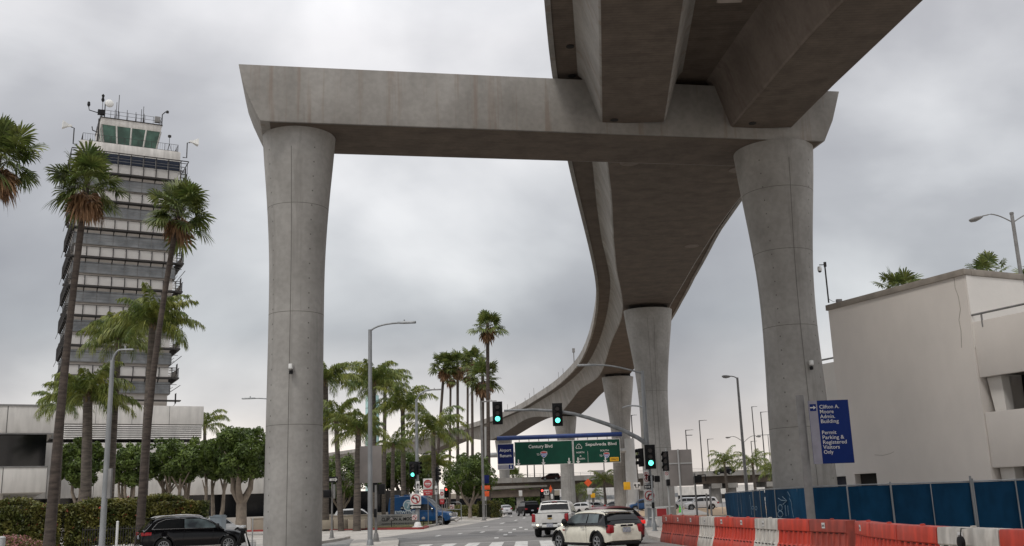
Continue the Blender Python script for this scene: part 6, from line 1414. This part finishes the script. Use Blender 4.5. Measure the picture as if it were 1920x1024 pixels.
o, p, z = post_sign('white lane arrow sign beside the distant red light', 1025.5, 923, .7, .72, 146, M['signwhite']); arrow(p, (-.15, 0, 0), .5, M['black'], .3); arrow(p, (.17, 0, 0), .5, M['black'], -.4)
post_sign('white regulatory sign above the large black suv', 977, 925, .5, .8, 146, M['signwhite'])
post_sign('round yellow sign beside the parked grey sedan', 1113, 929, .6, .6, 140, M['yellow'])
o, p, z = post_sign('orange detour boards on a post before the box hedge', 912, 926, .78, .6, 118, M['orange'], yb=968)
zz_ = at(912, 916, 118).z; plate_sign(o, (0, 0, zz_+.1), 1.0, .45, M['orange']); zz_ = at(913, 902, 118).z; pb_ = plate_sign(o, (.05, -.02, zz_+.2), .75, .95, M['signblue'])
# barricade with red notice
D = 58; q = at(1241, 975, D); o = thing('construction_barricade', 'white frame barricade with a red notice left of the barrier line', 'barricade', (q.x, D, .14)); b = MB()
for s in (-1, 1):
    b.tube([(s*.55, -.25, 0), (s*.5, 0, 1.15)], .025, 6); b.tube([(s*.55, .25, 0), (s*.5, 0, 1.15)], .025, 6)
b.tube([(-.62, 0, 1.1), (.75, 0, 1.13)], .03, 6); b.tube([(-.7, -.1, .55), (.8, -.1, .6)], .03, 6); b.build('frame', M['white'], o)
pp = plate_sign(o, (0, -.12, .62), .6, 1.0, M['signwhite']); b = MB(); b.cbox((0, -.015, .2), (.54, .01, .42)); b.build('red_notice', M['signred'], pp)
# green cone
D = 118; q = at(1275, 955, D); o = thing('traffic_cone', 'bright green traffic cone in front of the white suvs', 'cone', (q.x, D, .0)); gm = mat('lime_cone_plastic', (0.10, 0.62, 0.06), .5); b = MB(); b.lathe([(.19, .04), (.17, .1), (.03, .95), (.01, .97)], (0, 0, 0), 16); b.build('cone', gm, o, smooth=40); b = MB(); b.cbox((0, 0, .025), (.5, .5, .05)); b.build('base', gm, o, bevel=.01)
# black folding barricade bottom left
D = 46; q = at(455, 1020, D); o = thing('folding_barricade', 'black folding a-frame barricade between the black car and the left column', 'barricade', (q.x, D, 0)); b = MB()
for s in (-1, 1): b.cbox((0, 0, 0), (0, 0, 0)) if False else None; b.tube([(-.02*s, -.1, 1.0), (.38*s, -.12, 0)], .05, 6); b.tube([(-.02*s, .12, 1.0), (.34*s, .3, 0)], .05, 6)
b.cbox((0, 0, .98), (.26, .34, .12)); b.build('frame', M['black'], o, bevel=0); b = MB(); b.tube([(.14, -.18, .8), (.3, -.2, .2)], .035, 6); b.build('striped_board', M['signwhite'], o)
# utility cabinet
D = 68; q = at(408, 990, D); o = thing('utility_cabinet', 'blue grey utility cabinet at the right end of the long hedge', 'cabinet', (q.x, D, .05), R(-8)); M['cab'] = mat('cabinet_paint', (0.24, 0.28, 0.31), .5, col2=(0.2, 0.235, 0.26), scale=2); b = MB(); b.box((-.42, -.35, 0), (.44, .35, 1.42)); b.build('cabinet_body', M['cab'], o, bevel=.02); b = MB(); b.box((-.46, -.38, 1.42), (.46, .38, 1.5)); b.box((-.2, -.3, 1.5), (.4, .3, 1.56)); b.build('cabinet_lid', M['cab'], o, bevel=.015); b = MB(); b.box((-.36, -.362, .1), (.0, -.35, 1.34)); b.box((.04, -.362, .1), (.4, -.35, 1.34)); b.build('cabinet_door', M['cab'], o, bevel=.005)
for (px, yt, D, r_, lb, m_) in ((219, 978, 44, .055, 'short white bollard post left of the black car', M['white']), (473, 972, 50, .035, 'thin pale post between the folding barricade and the left column', M['ltgrey']), (4, 1008, 44, .14, 'stub of a grey bollard at the bottom left corner', M['ltgrey'])):
    q = at(px, 1010, D); o = thing('bollard', lb, 'post', (q.x, D, 0)); pole(o, 0, 0, 0, at(px, yt, D).z, r_, r_, m_); b = MB(); b.lathe([(r_*1.05, -.02), (r_*1.08, .0), (r_*.5, r_*.4)], (0, 0, at(px, yt, D).z), 12); b.build('cap', m_, o)
# picket fence behind the hedge foot
xs0, xs1 = at(150, 990, 52).x, at(262, 990, 52).x; o = thing('picket_fence', 'low dark metal picket fence at the foot of the long hedge', 'fence', (xs0, 52.3, 0)); b = MB(); n = int((xs1-xs0)/.13)
for k in range(n): b.box((k*.13, 0, 0), (k*.13+.025, .025, 1.25))
b.box((0, -.01, 1.1), (xs1-xs0, .03, 1.14)); b.box((0, -.01, .2), (xs1-xs0, .03, .24)); b.build('pickets', M['bronze'], o)
# monument sign, planters, low wall
D = 90; a0, a1 = at(708, 985, D), at(785, 985, D); o = thing('monument_sign', 'low grey monument sign naming the administration building in front of the blue van', 'sign', ((a0.x+a1.x)/2, D, .15)); w_ = a1.x-a0.x; h_ = 0.98; M['mono'] = mat('grey_stone_panel', (0.21, 0.205, 0.195), .7, col2=(0.17, 0.165, 0.16), scale=2)
b = MB(); b.box((-w_/2, -.12, 0), (w_/2, .12, h_)); mo = b.build('sign_panel', M['mono'], o, bevel=.02)
text('lettering', 'Los Angeles World Airports', .12, M['black'], mo, (-w_*.4, -.125, h_*.76), width=w_*.5, th=.008, bold=.01); text('lettering', 'CLIFTON A. MOORE', .3, M['black'], mo, (-w_*.4, -.125, h_*.42), width=w_*.86, th=.01, bold=.02, height=.29); text('lettering', 'ADMINISTRATION BUILDING', .14, M['black'], mo, (-w_*.4, -.125, h_*.13), width=w_*.86, th=.008, bold=.01)
M['tanwall'] = mat('tan_stucco_wall', (0.33, 0.285, 0.225), .85, col2=(0.26, 0.225, 0.18), scale=1)
D = 86; wa, wb_ = at(604, 970, 92), at(706, 970, 92); o = thing('garden_wall', 'low tan garden wall behind the concrete planters', 'wall', ((wa.x+wb_.x)/2, 92, 0)); b = MB(); w_ = (wb_.x-wa.x)/2+.4; b.box((-w_-6, 0, 0), (w_, .25, 1.1)); b.build('wall', M['tanwall'], o, bevel=.02); b = MB(); b.box((-w_-6.05, -.04, 1.1), (w_+.05, .29, 1.18)); b.build('coping', M['tanwall'], o, bevel=.015)
for i, (x0_, x1_, lb) in enumerate(((600, 627, 'concrete planter touching the left column'), (628, 653, 'middle one of three concrete planters'), (654, 686, 'longest, rightmost of three concrete planters'))):
    D = 84-i*.6; a0, a1 = at(x0_, 985, D), at(x1_, 985, D); w_ = (a1.x-a0.x)/2; o = thing('concrete_planter', lb, 'planter', ((a0.x+a1.x)/2, D, .15), 0, 'concrete planters'); b = MB(); b.box((-w_, -.5, 0), (w_, .5, .72)); b.build('box', M['tanwall'], o, bevel=.03); b = MB(); b.box((-w_+.08, -.42, .7), (w_-.08, .42, .735)); b.build('soil', M['grassbase'], o)
# small verge lights
for (px, lb) in ((734, 'small garden light before the monument sign'), (794, 'small garden light right of the green signal pole')):
    q = at(px, 982, 86); o = thing('garden_light', lb, 'garden light', (q.x, 86, .15)); pole(o, 0, 0, 0, .55, .03, .03, M['trim']); b = MB(); b.lathe([(.05, .5), (.16, .52), (.14, .66), (.03, .72)], (0, 0, 0), 12); b.build('lamp_shade', M['signback'], o, smooth=40)
# tubular rail by the tree
D = 112; a0, a1 = at(834, 975, D), at(865, 975, D); o = thing('tubular_rail', 'rounded tubular rail with small sign beside the lollipop ficus', 'rail', (a0.x, D, .1)); w_ = a1.x-a0.x; b = MB(); b.tube([(0, 0, 0), (0, 0, 1.7), (.12, 0, 1.95), (w_-.25, 0, 1.95), (w_, 0, 1.75), (w_, 0, 0)], .05, 8); b.tube([(0, 0, 1.15), (w_, 0, 1.15)], .04, 8); b.build('frame', M['galv'], o, smooth=50); no_turn(o, (w_*.45, -.08, 1.45), .5, True)
# teal glass pylon far off
D = 230; a0, a1 = at(685, 800, D), at(711, 800, D); zt_ = at(697, 742, D).z; o = thing('glass_pylon', 'pale teal glass light pylon behind the largest queen palm', 'pylon', ((a0.x+a1.x)/2, D, 0)); M['teal'] = mat('teal_glass', (0.30, 0.50, 0.49), .2, col2=(0.40, 0.58, 0.57), scale=.3); b = MB(); w_ = (a1.x-a0.x)/2; b.lathe([(w_, 0), (w_, zt_)], (0, 0, 0), 16); b.build('glass_shaft', M['teal'], o, smooth=40)
b = MB()
for k in range(9): z = zt_*k/9; b.lathe([(w_+.03, z), (w_+.03, z+.12)], (0, 0, 0), 16, cap=False)
b.build('band', M['alum'], o)
# security cameras
def bullet(label, p, D_):
    o = thing('security_camera', label, 'camera', p); b = MB(); b.cbox((0, .12, .06), (.14, .2, .14)); b.build('mount', M['white'], o, bevel=.02); b = MB(); b.cbox((0, -.06, .0), (.17, .3, .24)); b.build('housing', M['white'], o, bevel=.04); b = MB(); b.lathe([(.085, -.16), (.095, -.06), (.09, .0), (.02, .02)], (0, -.02, -.18), 12, axis='z'); b.build('dome', M['black'], o, smooth=50)
q = at(546.5, 688, 45.95); bullet('white camera with black dome high on the left concrete column', (q.x, 45.88, q.z), 46)
q = at(1520, 681, 50.3); bullet('white camera on the right edge of the right concrete column', (q.x, 50.25, q.z), 50)
D = 60.5; q = at(1556, 566, D); o = thing('camera_mast', 'dome camera hanging from a dark mast on the stair block roof corner', 'camera', (q.x+.15, 61.2, 13.3)); zt_ = at(1547, 493, 61.2).z-13.3
b = MB(); b.tube([(0, 0, 0), (0, 0, zt_)], .05, 8); b.cbox((.02, 0, zt_-.1), (.14, .14, .3)); b.tube([(0, 0, zt_-.12), (-.35, 0, zt_-.12)], .03, 6); b.tube([(0, 0, .25), (.3, 0, .05), (.6, 0, .1)], .015, 5); b.build('mast', M['bronze'], o); b = MB(); b.lathe([(.02, .22), (.12, .18), (.14, 0), (.12, -.1), (.02, -.17)], (-.35, 0, zt_-.42), 14); b.build('dome', M['white'], o, smooth=60); b = MB(); b.lathe([(.11, -.02), (.1, -.1), (.02, -.15)], (-.35, 0, zt_-.47), 14); b.build('lens', M['black'], o, smooth=60)
b = MB(); b.cbox((.65, 0, .1), (.35, .2, .2)); b.build('junction_box', M['alum'], o, bevel=.02)
# ---- blue screened fence
M['screen'] = mat('blue_windscreen_mesh', (0.006, 0.034, 0.075), .9, col2=(0.007, 0.058, 0.125), scale=.3, stretch=(1, 1, .5), fine=(3, .88, 1.1, (1, 1, .5)), bump=.1, detail=8, spec=.1)
fpts = [Vector((18.7, 93, 0)), Vector((12.0, 50.0, 0)), Vector((11.6, 40.4, 0)), Vector((13.2, 39.7, 0)), Vector((20.5, 39.3, 0)), Vector((32, 38.5, 0))]
fpts[1].x = 12.0; fh = 2.0
fe = thing('screened_fence', 'long construction fence covered in blue mesh screen behind the barrier line', 'fence', (0, 0, 0))
for i in range(len(fpts)-1):
    p, q = fpts[i], fpts[i+1]; b = MB(); n = max(2, int((q-p).length/.4)); rows = []
    nv = Vector((-(q-p).y, (q-p).x, 0)).normalized(); rnd.seed(90+i)
    ph_ = [rnd.uniform(0, 6) for _ in range(4)]
    for z in (.03, .5, 1.0, 1.5, fh-.04):
        rows.append([p.lerp(q, k/n)+nv*(.03*math.sin(k*.9+ph_[0]+z)+.025*math.sin(k*.37+ph_[1]-z*2)*(1 if z < 1.9 else .1))+Vector((0, 0, z)) for k in range(n+1)])
    b.loft(rows, cap=False, closed=False); b.build('mesh_screen', M['screen'], fe, smooth=60)
    b = MB(); b.tube([p+Vector((0, 0, fh)), q+Vector((0, 0, fh))], .025, 6); b.build('top_rail', M['galv'], fe)
for i, (px, seg, r_, ex_) in enumerate(((1352, 0, .03, 0), (1382, 0, .03, 0), (1388, 0, .03, 0), (1411, 1, .03, 0), (1424, 1, .025, 0), (1452, 1, .03, 0), (1495, 1, .03, 0), (1588, 3, .03, .02), (1670, 3, .04, .08), (1745, 3, .02, 0), (1821, 3, .045, .2), (1824.5, 3, .04, .1), (1905, 3, .03, 0))):
    p, q = fpts[seg], fpts[seg+1]; ex_v = (q-p).normalized(); s, z = hit(px, 925, p, ex_v); pos = p+ex_v*s-Vector((0, .08, 0))
    b = MB(); b.tube([pos, pos+Vector((0, 0, fh+ex_))], r_, 8); b.build('fence_post', M['galv'], fe, smooth=50)
# chalk marks on the screen
M['chalk'] = mat('faded_white_spray', (0.30, 0.40, 0.48), .9, col2=(0.16, 0.26, 0.34), scale=9)
def chalk(pxs, r_=.018, seg=1):
    p, q = fpts[seg], fpts[seg+1]; ex_v = (q-p).normalized(); nv = Vector((-ex_v.y, ex_v.x, 0)); nv = nv if nv.x < 0 else -nv
    pts = []
    for x, y in pxs: s, z = hit(x, y, p, ex_v); pts.append(p+ex_v*s+nv*.07+Vector((0, 0, z)))
    b = MB(); b.tube(pts, r_, 5); return b.build('spray_mark', M['chalk'], fe)
chalk([(1462, 934), (1468, 938), (1477, 939)]); chalk([(1470, 931), (1478, 939), (1471, 946)]); chalk([(1466+4*math.cos(a*.7), 952+6*math.sin(a*.7)) for a in range(10)]); chalk([(1466+5*math.cos(a*.7), 964+6*math.sin(a*.7)) for a in range(10)]); chalk([(1475, 947), (1477, 968)]); chalk([(1480, 948), (1482, 966)])
chalk([(1480, 922), (1484, 930), (1483, 934), (1487, 942), (1488, 955), (1491, 970)], .012); chalk([(1408, 928), (1410, 945), (1412, 966)], .01); chalk([(1414+2*math.cos(a*.7), 952+3*math.sin(a*.7)) for a in range(10)], .012); chalk([(1420+2*math.cos(a*.7), 953+3.5*math.sin(a*.7)) for a in range(10)], .012)
# ---- red and white water filled barriers
M['bred'] = mat('red_barrier_plastic', (0.55, 0.045, 0.018), .42, col2=(0.50, 0.05, 0.03), scale=1.6, fine=(5, .75, 1.06, (1, 1, .35))); M['bfade'] = mat('faded_red_barrier_plastic', (0.40, 0.06, 0.035), .6, col2=(0.28, 0.05, 0.035), scale=2.0, fine=(5, .7, 1.06, (1, 1, .35))); M['bwhite'] = mat('white_barrier_plastic', (0.60, 0.57, 0.52), .5, col2=(0.46, 0.42, 0.37), scale=2.0, fine=(5, .7, 1.06, (1, 1, .3)))
UL = 1.9
def barrier(mt, label, p, q):
    o = thing('jersey_barrier', label, 'barrier', p, math.atan2(q.y-p.y, q.x-p.x), 'red and white barriers lined up along the kerb'); L = (q-p).length-.03
    pr_ = [(.30, 0), (.30, .10), (.28, .20), (.225, .38), (.175, .43), (.13, .70), (.125, .74), (.175, .78), (.175, .80), (.16, 1.04), (.145, 1.07)]
    ring = [(-a, z) for a, z in pr_]+[(a, z) for a, z in reversed(pr_)]
    b = MB(); b.loft([[Vector((x, a*(1-.05*e), z*(1-.01*e))) for a, z in ring] for x, e in ((0, 1), (.03, 0), (L-.03, 0), (L, 1))])
    n = 6
    for s in (-1, 1):
        for k in range(n+1):
            x = .08+(L-.16)*k/n
            b.loft([[Vector((x-.035, s*a, z)), Vector((x+.035, s*a, z)), Vector((x+.015, s*(a+d_), z)), Vector((x-.015, s*(a+d_), z))] for a, d_, z in ((.215, .035, .39), (.165, .045, .45), (.125, .05, .70), (.12, .045, .755))])
    body = b.build('body', mt, o, smooth=30)
    for s in (-1, 1):
        b = MB()
        for k in range(n): x = .08+(L-.16)*(k+.5)/n; b.box((x-.07, s*.13-.012, .735), (x+.07, s*.13+.012, .772)); b.box((x-.05, s*.24-.012, .36), (x+.05, s*.24+.012, .385)); b.box((x-.02, s*.29-.012, .0), (x+.02, s*.29+.016, .07))
        b.build('moulded_slots', M['trim'], body)
    b = MB(); b.lathe([(.05, 0), (.05, .03), (.02, .035)], (L*.5, 0, 1.07), 12); b.build('filler_cap', mt, o)
    return o
bl = [Vector((6.0, 42.3, 0)), Vector((6.7, 34.8, 0)), Vector((7.2, 31, 0)), Vector((7.45, 28.8, 0)), Vector((8.2, 25.2, 0))]
bl2 = [Vector((8.15, 24.6, 0)), Vector((7.75, 22, 0)), Vector((7.75, 19.2, 0)), Vector((8.0, 17.3, 0)), Vector((8.5, 14, 0)), Vector((9.0, 11.5, 0))]
def walk(pl, L):
    out_ = [pl[0].copy()]; cur = pl[0].copy(); i = 0
    while True:
        need = L; 
        while i < len(pl)-1 and (pl[i+1]-cur).length < need: need -= (pl[i+1]-cur).length; cur = pl[i+1].copy(); i += 1
        if i >= len(pl)-1: return out_
        cur = cur+(pl[i+1]-cur).normalized()*need; out_.append(cur.copy())
A_ = walk(bl, UL); B_ = walk(bl2, UL)
seq = [('bfade', 'faded red barrier at the far end of the line'), ('bfade', 'second faded red barrier from the far end'), ('bfade', 'third faded red barrier from the far end'), ('bwhite', 'farthest white barrier of the whole line'), ('bred', 'first red barrier after the farthest white one'), ('bred', 'second red barrier after the farthest white one'), ('bwhite', 'middle white barrier, before the blue sign post'), ('bred', 'bright red barrier just right of the middle white one'), ('bfade', 'dull dirty red barrier at the foot of the blue sign post'), ('bred', 'red barrier before the bend')]
for k in range(len(A_)-1): barrier(M[seq[min(k, 9)][0]], seq[min(k, 9)][1], A_[k], A_[k+1])
seq2 = [('bred', 'bright red barrier starting the nearer row'), ('bred', 'bright red barrier with tilted top in the nearer row'), ('bred', 'third bright red barrier of the nearer row'), ('bwhite', 'nearest white barrier, a black lamp hanging on it'), ('bred', 'red barrier cut by the right edge'), ('bred', 'nearest red barrier, mostly out of view')]
nb_ = []
for k in range(len(B_)-1): nb_.append(barrier(M[seq2[min(k, 5)][0]], seq2[min(k, 5)][1], B_[k], B_[k+1]))
for (px, py, D, s) in ((1258, 969, 39.6, .12), (1283, 970, 37.6, .12), (1365, 974, 33.0, .13), (1516, 980, 26.7, .14), (1668, 994, 21.2, .16)):
    q = at(px, py, D); pass
def sticker(par, x, s=1):
    b = MB(); b.box((x-.09, .172, .84), (x+.09, .182, 1.0)); o = b.build('sticker', M['signback'], par); b = MB()
    for k in range(3): b.box((x-.07, .183, .86+k*.045), (x+.07, .186, .885+k*.045))
    b.build('sticker_print', M['signwhite'], o)
for o_ in [o for o in bpy.data.objects if o.get('category') == 'barrier']:
    if int(abs(o_.location.y*7)) % 2 == 0 or o_.location.y > 30:
        b = MB(); s = -1; b.box((.7, s*.176-.004, .86), (.86, s*.176+.004, 1.0)); st = b.build('sticker', M['signwhite'], o_)
        b = MB(); b.box((.72, s*.182-.002, .90), (.84, s*.182+.002, .95)); b.build('sticker_print', M['signback'], st)
lampo = thing('hanging_lamp', 'round black lamp hanging on the nearest white barrier', 'lamp', (B_[3].x-.22, B_[3].y-1.15, .84)); b = MB(); b.lathe([(.02, -.05), (.1, -.035), (.105, .03), (.02, .05)], (0, 0, 0), 18, axis='x'); b.build('lamp_body', M['black'], lampo, smooth=40); b = MB(); b.tube([(0, 0, .1), (.03, 0, .23), (.15, 0, .23)], .012, 5); b.build('hook', M['trim'], lampo)
# ---- distant overpass
D = 255; ov = thing('highway_overpass', 'long concrete highway overpass crossing behind the piers', 'overpass', (0, D, 0)); xL, xR = at(880, 890, D).x, at(1620, 880, D).x
zt_ = at(1100, 891, D).z; zf = at(1100, 900.6, D).z; zg = at(1100, 914.5, D).z
b = MB(); b.box((xL, 0, zf), (xR, .4, zt_)); b.box((xL, 14, zf), (xR, 14.4, zt_)); b.build('parapet', M['conc'], ov); b = MB(); b.box((xL, .4, zf-.02), (xR, 14, zf+.35)); b.build('deck_slab', M['conc'], ov)
b = MB()
for y in (1.2, 4.5, 8, 11.5): b.box((xL, y, zg), (xR, y+.9, zf-.02))
b.build('girders', M['soffit'], ov)
for px in (1030, 1090, 1210, 1346, 1376, 1450, 1540):
    x = at(px, 920, D).x; b = MB()
    b.lathe([(1.3, 0), (1.3, zg-1.2)], (x, 3, 0), 16); b.box((x-1.3, .8, zg-1.2), (x+1.3, 13, zg)); b.build('pier', M['conc'], ov, smooth=30)
railing('railing', [(xL, .2, zt_), (xR, .2, zt_)], .75, ov, M['alum'], step=2.5, r=.03, bars=False)
b = MB(); x0_, z0_ = at(1114, 882, D).x, zt_; b.box((x0_, .1, z0_), (at(1134, 882, D).x, 1.5, at(1114, 882, D).z)); b.build('equipment_hut', M['conc'], ov)
D = 215; rp = thing('ramp_bridge', 'pale low ramp bridge under the left end of the overpass', 'overpass', (0, D, 0)); b = MB(); xA, xB = at(870, 915, D).x, at(1026, 912, D).x; zA, zB = at(940, 911, D).z, at(1026, 909.5, D).z
b.add([(xA, 0, zA-.9), (xB, 0, zB-.3), (xB, 8, zB-.3), (xA, 8, zA-.9), (xA, 0, zA), (xB, 0, zB), (xB, 8, zB), (xA, 8, zA)], [(0, 3, 2, 1), (4, 5, 6, 7), (0, 1, 5, 4), (1, 2, 6, 5), (2, 3, 7, 6), (3, 0, 4, 7)]); b.build('deck_slab', M['pave'], rp)
b = MB(); b.box((xA, .6, zA-2.4), (xB-1, 7, zA-.92)); b.build('girders', M['soffit'], rp)
for px in (975, 1022): x = at(px, 920, D).x; b = MB(); b.box((x-.8, 1, 0), (x+.8, 6, zA-2.4)); b.build('pier', M['conc'], rp)
# distant low buildings and embankment beyond the overpass
bw = thing('far_building', 'pale low far building under the overpass', 'building', (at(1120, 925, 330).x, 330, 0)); b = MB(); b.box((-14, 0, 0), (26, 10, 6.0)); b.build('wall', M['twhite'], bw); b = MB(); b.box((-14, -.1, 2), (26, 0, 3.2)); b.build('window_band', M['tglass'], bw)
bw = thing('far_building', 'dark retail block left of the far pier, under trees', 'building', (at(960, 925, 300).x, 300, 0)); b = MB(); b.box((-22, 0, 0), (14, 10, 5.0)); b.build('wall', M['tanwall'], bw); b = MB(); b.box((-22, -.1, 1), (14, 0, 3.5)); b.build('window_band', M['glass_dark'], bw)
bw = thing('far_building', 'white far building behind the overpass palms', 'building', (at(1380, 925, 340).x, 340, 0)); b = MB(); b.box((-26, 0, 0), (26, 10, 5.2)); b.build('wall', M['awhite'], bw); b = MB(); b.box((-26, -.1, 1), (26, 0, 2.4)); b.build('window_band', M['glass_dark'], bw)
